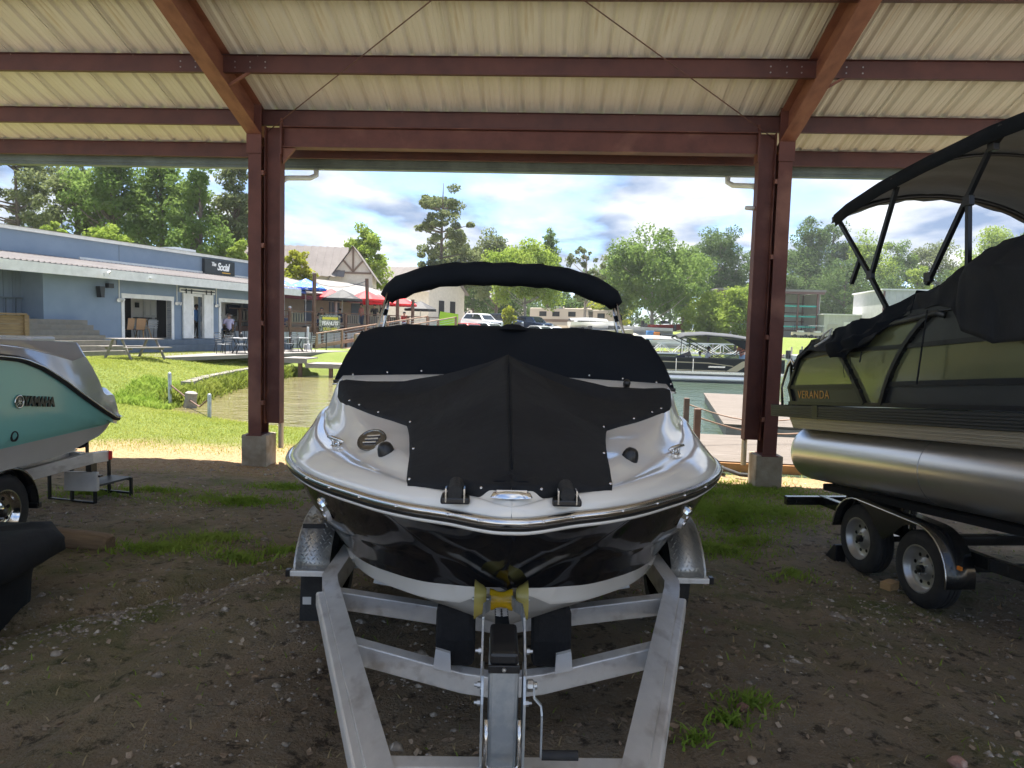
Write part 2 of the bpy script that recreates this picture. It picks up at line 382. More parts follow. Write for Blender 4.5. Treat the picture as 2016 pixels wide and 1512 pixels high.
# ================================================================ steel boat shed
pm('red_primer', (.150, .050, .034), .62, 0, (.095, .030, .022), 3.0, lo=.35, hi=.7, bump=.08, bscale=30, c3=(.24, .105, .07), s3=1.3, lo3=.56, hi3=.72)
pm('red_primer_pale', (.27, .115, .072), .62, 0, (.17, .062, .042), 2.2, lo=.38, hi=.68, bump=.08, bscale=30, stretch=(3, 1, 3))
pm('purlin_red', (.115, .040, .030), .55, 0, (.075, .026, .022), 2.5, bump=.05, bscale=20)
pm('roof_liner', (.72, .705, .635), .5, 0, (.62, .60, .52), .55, lo=.4, hi=.66, stretch=(5, .22, 1), c3=(.46, .37, .22), s3=.9, lo3=.66, hi3=.80)
pm('concrete', (.40, .35, .27), .9, 0, (.28, .235, .17), 5, bump=.35, bscale=45, c3=(.20, .15, .09), s3=2.2, lo3=.55, hi3=.72)
pm('gutter_green', (.16, .20, .17), .4, 0, (.10, .125, .11), 3)
pm('white_pvc', (.70, .70, .66), .45)
pm('steel_zinc', (.50, .50, .49), .38, .9, (.36, .36, .36), 9)
YAW = R(-2.9)
shed = empty('boat_shed', (-0.04, 11.54, 0), YAW, label='open steel boat shed with red-brown frames and cream metal roof', cat='shed')
TS = 0.32
def zr(y): return 5.747 - TS*y          # underside of the roof sheets
def ibeam(mb, p0, p1, depth, width, up, tf=.014, tw=.009):
    p0 = Vector(p0); p1 = Vector(p1); u = Vector(up); d = (p1-p0).normalized(); u = (u - d*u.dot(d)).normalized()
    mb.bar(p0, p1, tw, depth-2*tf, u)
    for s in (-1, 1):
        mb.bar(p0+u*s*(depth/2-tf/2), p1+u*s*(depth/2-tf/2), width, tf, u)
RIDGE = -13.0
bx = 4.165
for xi in (-3, -1, 1, 3):
    x = bx*xi; s = 1 if xi > 0 else -1
    gl = gz(*(Matrix.Rotation(YAW, 2) @ Vector((x, 0)) + Vector((-.04, 11.54)))) if abs(xi) == 1 else 0
    # column with its base plate on a cast pier
    c = MB(); ibeam(c, (x, 0, gl+.50), (x, 0, zr(0)-.46), .34, .21, (0, 1, 0)); c.box((x, 0, gl+.505), (.26, .40, .018))
    co_ = c.build('column', M['red_primer'], shed)
    b = MB()
    for k in range(3):
        for q in (-1, 1): b.lathe([(.014, 0), (.014, .012)], (x+q*.06, -.172-.012, zr(0)-.60+k*.07), (0, 1, 0), 6, True)
    tag(b.build('bolts', M['red_primer'], co_), kind='stuff')
    p = MB(); p.box((x, .02, gl+.21), (.42, .44, .60)); p.build('pier', M['concrete'], shed, bevel=.02)
    r = MB(); y0 = .22
    ibeam(r, (x, y0, zr(y0)-.235), (x, RIDGE, zr(RIDGE)-.235), .45, .23, (0, TS, 1)); rf = r.build('rafter', M['red_primer_pale'], shed)
    k = MB(); k.box((x, -.19, zr(0)-.30), (.24, .022, .80)); k.build('end_plate', M['red_primer'], rf)
    c = MB(); ibeam(c, (x, RIDGE+.4, .2), (x, RIDGE+.4, zr(RIDGE+.4)-.46), .34, .21, (0, 1, 0)); c.build('column', M['red_primer'], shed)
    # flange braces from the rafter up to the purlin
    for yb in (-1.27, -3.95):
        if abs(xi) == 1:
            f = MB(); f.bar((x+(.06 if s > 0 else .06), yb+.03, zr(yb)-.42), (x+.58, yb+.03, zr(yb)-.10), .035, .035); f.build('flange_brace', M['red_primer_pale'], shed)
# purlins: channel sections with a lip, bolts and empty holes at the laps
ys_p = [.88, -.04, -1.27, -2.61, -3.93, -5.25, -6.57, -7.89, -9.21, -10.53, -11.85]
allp = ys_p
pl = MB(); L0 = 12.9
prof = [(0, 0), (.068, 0), (.068, .02), (.065, .02), (.065, .004), (.004, .004), (.004, .226), (-.06, .226), (-.06, .23), (0, .23)]
pl.prism(prof, 0, -L0, L0); pme = pl.mesh('purlin', M['purlin_red'])
for i, y in enumerate(allp):
    o = inst('purlin', pme, shed, (0, y, zr(y if y > RIDGE else 2*RIDGE-y)-.235)); o.rotation_euler = (0, 0, math.pi if y < RIDGE else 0)
for i, y in enumerate(ys_p[2:4]):
    for xi in (-1, 1):
        for k, dx in enumerate((-.62, -.40, -.2, .18, .40, .62)):
            b = MB(); b.lathe([(.011, 0), (.011, .006)], (bx*xi+dx, y-.008, zr(y)-.09), (0, 1, 0), 6, True); b.lathe([(.011, 0), (.011, .006)], (bx*xi+dx, y-.008, zr(y)-.17), (0, 1, 0), 6, True)
            tag(b.build('bolts', M['steel_zinc'], shed), kind='stuff')
# roof sheets, each 0.915 m wide with three major ribs
SW = .915; h = .032
def sheet_mesh(y0, y1):
    xs = [0, .05, .083, .117, .15]; zz = [0, 0, h, h, 0]
    prof = []
    for r_ in range(3):
        o = r_*.305
        prof += [(o+.03, 0), (o+.065, h), (o+.105, h), (o+.14, 0), (o+.185, 0), (o+.192, .004), (o+.202, .004), (o+.209, 0), (o+.255, 0), (o+.262, .004), (o+.272, .004), (o+.279, 0)]
    prof = [(-.008, -.014), (-.002, -.014), (.0, 0.001)] + prof + [(SW+.03, .004)]
    m = MB(); m.grid([[(px, y0, zr(y0)+pz) for px, pz in prof], [(px, y1, zr(y1)+pz) for px, pz in prof]])
    return m.mesh('roof_sheet', M['roof_liner'])
sm1 = sheet_mesh(1.12, RIDGE)
n = 28
for i in range(n):
    x = -L0+.1+i*SW + (0.003 if i % 2 else 0)
    a = inst('roof_sheet', sm1, shed, (x, 0, (i % 2)*.003))
# eave trim and gutter
g = MB(); g.prism([(1.13, zr(1.1)-.02), (1.13, zr(1.1)-.29), (1.27, zr(1.1)-.29), (1.30, zr(1.1)-.13), (1.29, zr(1.1)-.13), (1.262, zr(1.1)-.283), (1.137, zr(1.1)-.283), (1.137, zr(1.1)-.02)], 0, -12.8, 12.8)
g.build('gutter', M['gutter_green'], shed)
g = MB(); g.prism([(1.10, zr(1.1)-.03), (1.10, zr(1.1)-.24), (1.125, zr(1.1)-.24), (1.125, zr(1.1)-.03)], 0, -12.8, 12.8); g.build('eave_trim', M['gutter_green'], shed)
ze = zr(1.1)-.29
for s, mt in ((-1, 'white_pvc'), (1, 'white_pvc')):
    d = MB(); xx = s*3.62
    d.tube([(xx, 1.2, ze), (xx, 1.2, ze-.10), (xx+s*.06, 1.05, ze-.18), (xx+s*.22, .35, ze-.33), (xx+s*.25, .22, ze-.42), (xx+s*.25, .22, .25)], .045, 10)
    d.build('downspout', M[mt], shed, smooth=True)
lt = MB(); lt.lathe([(.0, 0), (.028, .01), (.035, .03), (.035, .12), (.028, .15), (0, .16)], (3.78, .0, 4.36), (-1, 0, .05), 10); lt.build('flood_lamp', M['white_pvc'], shed, smooth=True)
# portal frame between the columns: two hung posts and a header
for s in (-1, 1):
    x = s*3.905; c = MB(); ibeam(c, (x, 0, .70), (x, 0, 5.50), .26, .20, (1, 0, 0)); c.build('portal_post', M['red_primer'], shed)
    for z in (1.05, 2.35, 3.60, 4.75):
        k = MB(); k.box((s*4.045, -.13, z), (.05, .07, .07)); k.build('clip', M['red_primer_pale'], shed)
    k = MB(); k.box((s*(3.905-.142), 0, 5.34), (.02, .22, .56)); k.build('end_plate', M['red_primer'], shed)
hb = MB(); ibeam(hb, (-3.75, 0, 5.34), (3.75, 0, 5.34), .33, .20, (0, 0, 1)); hb.build('header_beam', M['red_primer'], shed)
k = MB(); k.prism([(-3.76, 5.17), (-3.56, 5.17), (-3.76, 4.93)], 1, -.03, .03); k.build('gusset', M['red_primer_pale'], shed)
# bracing cables in the roof plane
for s in (-1, 1):
    c = MB(); c.tube([(s*4.0, -.05, zr(-.05)-.34), (-s*4.0, -7.0, zr(-7.0)-.36)], .008, 6); c.build('bracing_cable', M['purlin_red'], shed)
# ================================================================ the covered bowrider in the middle
pm('gelcoat_cream', (.80, .775, .72), .14, 0, (.765, .74, .685), 1.5, coat=.6)
pm('gelcoat_black', (.004, .005, .008), .09, 0, (.006, .007, .010), 3, spec=.38)
pm('bottom_grey', (.42, .41, .39), .35, 0, (.34, .33, .31), 3)
pm('canvas_black', (.0095, .0108, .0132), .82, 0, (.0160, .0172, .0195), 3, bump=.6, bscale=6, spec=.35, c3=(.019, .020, .021), s3=1.6, lo3=.50, hi3=.78)
pm('canvas_deep', (.0040, .0062, .0100), .88, 0, (.0068, .0090, .0130), 3, bump=.5, bscale=5, spec=.25)
pm('chrome', (.72, .72, .72), .12, 1.0)
pm('chrome_dark', (.20, .19, .175), .2, .9)
pm('stainless', (.62, .61, .60), .22, 1.0)
pm('black_plastic', (.012, .012, .013), .35)
pm('black_rubber', (.018, .018, .019), .8, 0, (.03, .029, .028), 14, bump=.2, bscale=60)
pm('aluminium', (.86, .84, .81), .42, .5, (.70, .68, .65), 5.0, r2=.6, bump=.08, bscale=25, c3=(.50, .46, .42), s3=9, lo3=.54, hi3=.72, stretch=(1, .5, 1))
pm('galvanized', (.50, .53, .55), .42, .8, (.36, .39, .42), 13, lo=.40, hi=.6, r2=.6)
pm('yellow_urethane', (.80, .52, .02), .18, 0, (.70, .44, .02), 5, trans=.35)
pm('yellow_clear', (.55, .46, .13), .25, 0, trans=.15)
BO = Vector((.012, 2.66, .32)); BY = R(1.5)
def W(z): return z-.32                      # heights below were read above the lake-side pier, the dirt here is 0.32 m higher
boat = empty('bowrider_boat', BO, BY, label='black and cream bowrider boat under black canvas covers on an aluminium trailer', cat='boat')
RAIL = [(0,0,1.625),(.008,.05,1.625),(.03,.10,1.625),(.07,.16,1.624),(.12,.225,1.622),(.21,.39,1.62),(.34,.55,1.615),(.5,.70,1.61),(.64,.82,1.605),(.80,.94,1.60),(.99,1.06,1.60),(1.15,1.14,1.595),(1.4,1.23,1.59),(1.7,1.285,1.585),(2.2,1.31,1.58),(6.6,1.26,1.58)]
BND = [(.0,0,1.575),(.41,0,1.215),(.49,.14,1.185),(.58,.26,1.16),(.70,.40,1.13),(.93,.60,1.095),(1.08,.71,1.075),(1.3,.84,1.055),(1.57,.95,1.035),(2.0,1.05,1.02),(2.8,1.10,1.01),(6.6,1.13,1.0)]
KEEL = [(0,1.575),(.05,1.50),(.1,1.445),(.2,1.355),(.3,1.282),(.41,1.195),(.5,1.06),(.6,.975),(.7,.915),(.9,.85),(1.3,.79),(2,.76),(6.6,.75)]
def hull_half(t):
    wr, zrr = lerp_tab(RAIL, t, 1), lerp_tab(RAIL, t, 2)-.02
    zk = lerp_tab(KEEL, t, 1)
    wb, zb = (lerp_tab(BND, t, 1), lerp_tab(BND, t, 2)) if t > .41 else (0, zk)
    zb = max(zb, zk)
    rp_ = max(0, min(1, (t-.41)/.16)); zc_ = zb-min(.085*rp_, (zb-zk)*.75); wc_ = max(wb-.035*rp_, wb*.6)
    p = [(0, zk), (wc_*.5, zk+(zc_-zk)*.46), (wc_, zc_), (wc_+(wb-wc_)*.35, zc_+(zb-zc_)*.2), (wb, zb-.0)]
    # white boot stripe then black topsides with two style knuckles
    for q, off in ((.09, .004), (.12, .0), (.28, .0), (.36, .012), (.385, .024), (.55, .03), (.75, .022), (.93, .004)):
        ww = wb + (wr-.012-wb)*(q**.92) + off*min(1, wr/.5)*(1 if t > .0 else 0)
        p.append((min(ww, wr-.004) if wr > .02 else 0, zb+(zrr-zb)*q))
    p.append((max(wr-.008, 0), zrr-.012)); p.append((wr, zrr))
    return p
TS_ = sorted(set([round(x, 4) for x in list(np.linspace(.01, .6, 40))+list(np.linspace(.62, 2.3, 46))]+[0, .003, .006])) + [2.8, 3.6, 4.6, 5.6, 6.6]
TS_old = [0, .008, .03, .05, .07, .095, .12, .16, .21, .27, .34, .41, .45, .49, .54, .58, .64, .70, .80, .93, 1.0, 1.08, 1.2, 1.3, 1.4, 1.57, 1.7, 2.0, 2.3, 2.8, 3.6, 4.6, 5.6, 6.6]
rows = []
for t in TS_:
    h_ = hull_half(t)
    rows.append([(-w_, t, W(z_)) for w_, z_ in reversed(h_)] + [(w_, t, W(z_)) for w_, z_ in h_[1:]])
hb = MB(); hb.grid(rows); nc = len(rows[0]); half = len(hull_half(1))-1
hb.mi = []
for i in range(len(rows)-1):
    for k in range(nc-1):
        j = abs(k+.5-(nc-1)/2)      # distance from the keel in panels
        j = int(j)
        hb.mi.append(2 if j < 2 else (1 if j < 4 or j >= half-1 else 0))
hb.cur = 0; hb.add([*rows[-1]], [tuple(range(nc))])
hull = hb.build('hull', [M['gelcoat_black'], M['gelcoat_cream'], M['bottom_grey']], boat, auto=28)
# deck moulding
RISE = [(0,.015),(.1,.05),(.3,.075),(.6,.105),(1.0,.145),(1.4,.20),(1.7,.265),(1.9,.315),(2.05,.36),(2.3,.40),(3,.36),(6.6,.25)]
SPAN = [(0,.06),(.3,.20),(.7,.34),(1.0,.42),(1.5,.36),(1.9,.26),(2.1,.19),(6.6,.16)]
def deck_z(t, w):
    wr = lerp_tab(RAIL, t, 1); zl = lerp_tab(RAIL, t, 2)+.045
    d = max(0.0, wr-.02-abs(w)); sp_ = lerp_tab(SPAN, t, 1); rs = lerp_tab(RISE, t, 1)
    x = min(1, d/sp_)
    s1 = min(1, x/.38); s2 = max(0, min(1, (x-.46)/.54))
    f = .42*math.sin(s1*math.pi/2) + .58*(s2*s2*(3-2*s2))
    return zl + rs*f + .03*min(1, max(0, (t-1.6)/.5))*(1-min(1, abs(w)/1.1))
rows = []
for t in TS_:
    wr, zrr = lerp_tab(RAIL, t, 1), lerp_tab(RAIL, t, 2)
    half_ = [(wr, zrr-.02), (wr+.002, zrr+.012), (max(wr-.006, 0), zrr+.032), (max(wr-.02, 0), zrr+.045)]
    wi = max(wr-.02, 0); sp_ = lerp_tab(SPAN, t, 1)
    for x in (.06, .12, .2, .28, .34, .38, .40, .44, .46, .50, .56, .64, .72, .8, .9, 1.0):
        w_ = max(wi-sp_*x, 0); half_.append((w_, deck_z(t, w_)))
    w0 = half_[-1][0]
    for x in (.7, .35, 0): half_.append((w0*x, deck_z(t, w0*x)))
    rows.append([(-a, t, W(b)) for a, b in half_] + [(a, t, W(b)) for a, b in reversed(half_[:-1])])
db = MB(); db.grid(rows); deck = db.build('deck', M['gelcoat_cream'], boat, auto=50)
# rub rail: chrome insert on a dark base, with screws
RL = []
for s in (-1, 1):
    seq = [(s*(lerp_tab(RAIL, t, 1)+.010), t-.006, W(lerp_tab(RAIL, t, 2)-.006)) for t in TS_[1:]]
    RL = list(reversed(seq)) + RL if s < 0 else RL + seq
rr = MB(); rr.tube(RL, .021, 8); rr.build('rub_rail', M['stainless'], boat, smooth=True)
rr = MB(); rr.tube([(x*1.0, y+.006, z-.020) for x, y, z in RL], .016, 6); rr.build('rail_base', M['black_plastic'], boat, smooth=True)
rr = MB(); rr.tube([(x*.995, y+.010, z-.040) for x, y, z in RL], .011, 6); rr.build('rail_stripe', M['gelcoat_cream'], boat, smooth=True)
scw = MB(); scw.ball((0,0,0), .007, 6, 4); sme = scw.mesh('screw', M['chrome'], True)
for t in (.03, .12, .25, .42, .62, .84, 1.08, 1.35, 1.65):
    for s in (-1, 1):
        inst('screw', sme, boat, (s*(lerp_tab(RAIL, t, 1)+.024), t-.022*(1 if t < .9 else .4), W(lerp_tab(RAIL, t, 2)-.004)))
# bow cover
PK = (1.62, 2.20)
def ridge(t): return 1.765 + (PK[1]-1.765)*max(0, min(1, (t-.22)/(PK[0]-.22)))**1.10
OUT = [(.112,0),(.112,.06),(.118,.12),(.165,.19),(.21,.26),(.255,.36),(.30,.425),(.36,.438),(.5,.448),(.66,.462),(.85,.485),(1.0,.505),(1.15,.53),(1.22,.545),(1.32,.64),(1.415,.75),(1.55,.885),(1.66,.965),(1.80,1.03),(1.93,1.075),(2.02,1.09),(2.03,1.05),(2.0,.95),(2.0,.7),(2.005,.45),(2.01,.2),(2.01,0)]
def cover_cols(side):
    cols_ = []
    for i, (t, w_) in enumerate(OUT):
        zb = deck_z(t, w_)+.012
        if t < 1.2 and i < 13: tg = (max(t, .22), 0, ridge(max(t, .22)))
        elif i < 20:
            f = min(1, max(0, (t-1.16)/.35)); tg = (1.16+(PK[0]-1.16)*f, 0, ridge(1.16+(PK[0]-1.16)*f))
        else: tg = (PK[0], 0, PK[1])
        c = [(side*(w_+.006), t-(.012 if i < 7 else 0), zb-.028), (side*w_, t, zb)]
        for q in (.04, .12, .22, .34, .48, .62, .76, .88, .96, 1.0):
            sag = -.30*(q*(1-q))*(tg[2]-zb)*(4.6 if i > 16 else (2.6 if i > 14 else (-.6 if i < 13 else .6)))
            wr_ = (.012*math.sin(q*9+i*1.3)+.008*math.sin(q*17-i*2.1))*(1-q)*q*2.4
            tq = t+(tg[0]-t)*q; wq = w_*(1-q); c.append((side*wq, tq, max(zb+(tg[2]-zb)*q+sag+wr_, deck_z(tq, wq)+.014)))
        cols_.append(c)
    return cols_
cb = MB()
for s in (-1, 1): cb.grid([[(x, y, W(z)) for x, y, z in c] for c in cover_cols(s)])
bmx = cb.build('bow_cover', M['canvas_black'], boat, auto=60, solid=.006)
sm_ = MB(); sm_.tube([(0.004, .25+i*.137, W(ridge(.25+i*.137)+.004)) for i in range(0, 11)], .0035, 5); sm_.build('centre_seam', M['canvas_deep'], bmx, smooth=True)
sm_ = MB(); sm_.tube([(x, y+.045, z+.010) for x, y, z in [(s_*w_, t, W(deck_z(t, w_)+.014)) for s_, (t, w_) in [(-1, OUT[i]) for i in range(5, 0, -1)]+[(1, OUT[i]) for i in range(0, 6)]]], .004, 5); sm_.build('hem_seam', M['canvas_deep'], bmx, smooth=True)
snp = MB(); snp.lathe([(0, .007), (.0055, .006), (.0075, .002), (.0075, 0)], (0,0,0), (0,0,1), 10); snme = snp.mesh('snap', M['stainless'], True)
for i in (2, 6, 9, 13, 15, 16, 17, 18, 19, 20):
    t, w_ = OUT[i]
    for s in (-1, 1):
        o = inst('snap', snme, bmx, (s*(w_-.012 if i > 7 else w_), t+.006, W(deck_z(t, w_)+.02))); o.rotation_euler = (R(38), R(-s*12), 0)
# windscreen and cockpit cover
wb_ = MB(); rows = []
def crow(t, hw, zt, zs, n, bulge=0, side_t=0):
    r_ = []
    for c in [-1, -.985, -.95, -.9, -.82, -.7, -.5, -.25, 0, .25, .5, .7, .82, .9, .95, .985, 1]:
        r_.append((hw*c, t - bulge*(1-c*c) + side_t*abs(c)**3, W(zs+(zt-zs)*(1-abs(c)**n))))
    return r_
rows = [crow(2.165, 1.155, 2.035, 1.98, 2, -.05, 0), crow(2.175, 1.15, 2.065, 2.005, 2, -.05), crow(2.34, 1.12, 2.20, 2.14, 3, -.05), crow(2.50, 1.075, 2.325, 2.26, 5, -.05), crow(2.56, 1.05, 2.362, 2.305, 7, -.05), crow(2.64, 1.04, 2.372, 2.30, 7, -.04),
        crow(3.1, 1.10, 2.335, 2.02, 6), crow(3.8, 1.20, 2.28, 1.86, 5), crow(4.8, 1.19, 2.2, 1.82, 5), crow(5.7, 1.16, 2.1, 1.80, 4), crow(6.1, 1.12, 1.82, 1.78, 3)]
for i, r_ in enumerate(rows):
    for k in range(len(r_)):
        x, y, z = r_[k]; r_[k] = (x, y, z + (0.0 if i < 2 else .008*math.sin(k*2.3+i*1.9)))
wb_.grid(rows); wc = wb_.build('cockpit_cover', M['canvas_deep'], boat, smooth=True, solid=.006)
tr = MB(); tr.tube([(x*1.004, y-.018, z-.006) for x, y, z in rows[0]], .013, 6); tr.build('windscreen_base', M['black_plastic'], boat, smooth=True)
tr = MB(); tr.tube([(x*1.006, y-.030, z-.024) for x, y, z in rows[0]], .007, 6); tr.build('windscreen_trim', M['stainless'], boat, smooth=True)
for c in (3, 5, 6, 10, 11, 13, 15):
    x, y, z = rows[1][c]; o = inst('snap', snme, wc, (x, y-.006, z+.004)); o.rotation_euler = (R(60), 0, 0)
bp = MB(); bp.lathe([(0, .02), (.05, .018), (.09, .0), (.11, -.02)], (.05, 2.62, W(2.375)), (0, 0, 1), 10); bp.build('cover_pole_bump', M['canvas_deep'], wc, smooth=True)
for x in (-.42, .42):
    l = MB(); l.box((x, 2.118, W(2.022)), (.06, .03, .03)); l.build('latch', M['stainless'], boat, bevel=.005)
hn = MB(); hn.lathe([(0, 0), (.022, .004), (.026, .03), (.018, .05), (0, .052)], (.80, 2.03, W(deck_z(2.03, .8)+.01)), (0, -.6, .8), 10); hn.build('horn', M['black_plastic'], boat, smooth=True)
# folded bimini in its boot, and its tubes
bt = []; tb = 3.36
for i in range(25):
    c = -1+i/12; a = abs(c)
    x = .925*c + .075*math.copysign(max(0, a-.8)/.2, c)*0
    z = 2.815 - .175*a**3.2
    bt.append((x, tb, z, .098*(1-.0*a)*(1 if a < .96 else .82)+.006*math.sin(i*2.1)))
bt = [(-.965, tb, 2.585, .062)] + bt + [(.965, tb, 2.585, .062)]
bm_ = MB(); bm_.tube([(x-.03, y+.012*math.sin(i*1.7), W(z)) for i, (x, y, z, r_) in enumerate(bt)], [q[3] for q in bt], 14)
bi = bm_.build('bimini_boot', M['canvas_deep'], boat, smooth=True)
for s in (-1, 1):
    for k, (dy, dx) in enumerate(((-.05, .0), (.0, .02), (.06, -.01))):
        q = MB(); q.tube([(s*.945-.03, tb+dy, W(2.64)), (s*(1.0+dx)-.03, tb+dy*2-.02, W(2.4)), (s*(1.10+dx)-.02, tb-.35+dy*5, W(1.86))], .0125, 8); q.build('bimini_tube', M['stainless'], boat, smooth=True)
    q = MB(); q.tube([(s*.975-.03, tb-.03, W(2.50)), (s*.99-.03, tb-.03, W(2.45))], .034, 8); q.build('strap_buckle', M['canvas_deep'], boat)
# deck hardware
def deck_frame(t, w_, lift=0):
    e_ = .02; n_ = Vector((-(deck_z(t, w_+e_)-deck_z(t, w_-e_))/(2*e_), -(deck_z(t+e_, w_)-deck_z(t-e_, w_))/(2*e_), 1)).normalized()
    return Vector((w_, t, W(deck_z(t, w_)))) + n_*lift, n_
for s in (-1, 1):
    p_, n_ = deck_frame(.745, s*.59); d_ = MB(); d_.lathe([(0, .052), (.018, .050), (.030, .040), (.038, .022), (.041, .006), (.041, -.01)], p_, (n_+Vector((0, 0, 1))).normalized(), 16); d_.build('speaker_light', M['black_plastic'], boat, smooth=True)
    p_, n_ = deck_frame(1.14, s*.915); rot = n_.to_track_quat('Z', 'Y').to_matrix()
    c_ = MB(); c_.lathe([(0, .006), (.03, .005), (.036, 0)], p_, n_, 14)
    a = rot @ Vector((.0, 1, 0)); a = Vector((s*.75, .55, .12)).normalized()
    c_.tube([p_+n_*.032-a*.062, p_+n_*.036-a*.03, p_+n_*.036+a*.03, p_+n_*.032+a*.062], [.006, .011, .011, .006], 8)
    c_.tube([p_-a*.022, p_+n_*.036-a*.022], .008, 6); c_.tube([p_+a*.022, p_+n_*.036+a*.022], .008, 6)
    c_.build('cleat', M['chrome'], boat, smooth=True)
    # bow latch with its rubber roller
    p_, n_ = deck_frame(.125, s*.22)
    l = MB(); l.box(p_+Vector((0, .0, .012)), (.115, .10, .028)); lt_ = l.build('bow_chock', M['black_plastic'], boat, bevel=.008)
    l = MB(); l.tube([p_+Vector((0, .05, .06)), p_+Vector((0, -.05, .045))], .030, 14); l.build('roller', M['black_rubber'], lt_, auto=50)
    for q in (-1, 1):
        l = MB(); l.box(p_+Vector((q*.036, -.03, .035)), (.006, .05, .055)); l.build('cheek_plate', M['chrome'], lt_)
    # docking light in the topsides
    t = .98; hh = hull_half(t); wdk = float(np.interp(1.40, [b for a, b in hh], [a for a, b in hh])); hh2 = hull_half(t+.1); wd2 = float(np.interp(1.40, [b for a, b in hh2], [a for a, b in hh2]))
    nn = Vector((s*1.0, -(wd2-wdk)/.1, -.5)).normalized(); pc = Vector((s*wdk, t, W(1.405)))
    e1 = Vector((0, 0, 1)).cross(nn).normalized(); e2 = nn.cross(e1)
    dl = MB(); ring = [pc + e1*(.045*math.cos(a_)) + e2*(.075*math.copysign(abs(math.sin(a_))**.7, math.sin(a_))) for a_ in np.linspace(0, 2*math.pi, 20, endpoint=False)]
    top_ = [p+(pc-p)*.15+nn*.022 for p in ring]; dl.grid([ring, top_], True); dl.add(top_, [tuple(range(20))])
    dlo = dl.build('docking_light', M['chrome'], boat, bevel=.004)
    for k in (-1, 0, 1):
        z_ = MB(); z_.lathe([(.017, 0), (.017, .004), (.012, .006), (0, .003)], pc+e2*k*.037+nn*.022, nn, 12); z_.build('lens', M['stainless'], dlo, smooth=True)
p_, n_ = deck_frame(.95, -.69); n_ = Vector((-.12, -.5, .86)).normalized(); p_ = p_+n_*.016
em = MB(); ax1 = Vector((1, -.05, .0)); ax1 = (ax1-n_*ax1.dot(n_)).normalized(); ax2 = n_.cross(ax1)
ring = [p_ + ax1*(.068*math.cos(a_)) + ax2*(.078*math.sin(a_)) + n_*.004 for a_ in np.linspace(0, 2*math.pi, 28, endpoint=False)]
em.tube(ring, .007, 6, closed=True); em.add([p+(p_-p)*.06+n_*.002 for p in ring], [tuple(range(28))]); emo = em.build('oval_emblem', M['chrome_dark'], boat, auto=40)
for k in (-1, 0, 1):
    z_ = MB(); z_.bar(p_+ax1*(-.035+.006*k)+ax2*k*.026+n_*.012, p_+ax1*(.035+.006*k)+ax2*k*.026+n_*.012, .010, .008, n_); z_.build('emblem_bar', M['chrome'], emo, bevel=.003)
p_, n_ = deck_frame(.052, 0)
em = MB(); ring0 = [p_ + Vector((.082*math.cos(a_), .030*math.sin(a_), 0)) for a_ in np.linspace(0, 2*math.pi, 28, endpoint=False)]
em.grid([ring0, [p+(p_-p)*.12+Vector((0, 0, .018)) for p in ring0], [p+(p_-p)*.6+Vector((0, 0, .026)) for p in ring0]], True); em.add([p+(p_-p)*.6+Vector((0, 0, .026)) for p in ring0], [tuple(range(28))])
nl = em.build('bow_light', M['chrome'], boat, smooth=True)
z_ = MB(); z_.bar(p_+Vector((-.06, -.006, .024)), p_+Vector((.06, -.006, .024)), .006, .012); z_.build('lens_bar', M['stainless'], nl, bevel=.002)
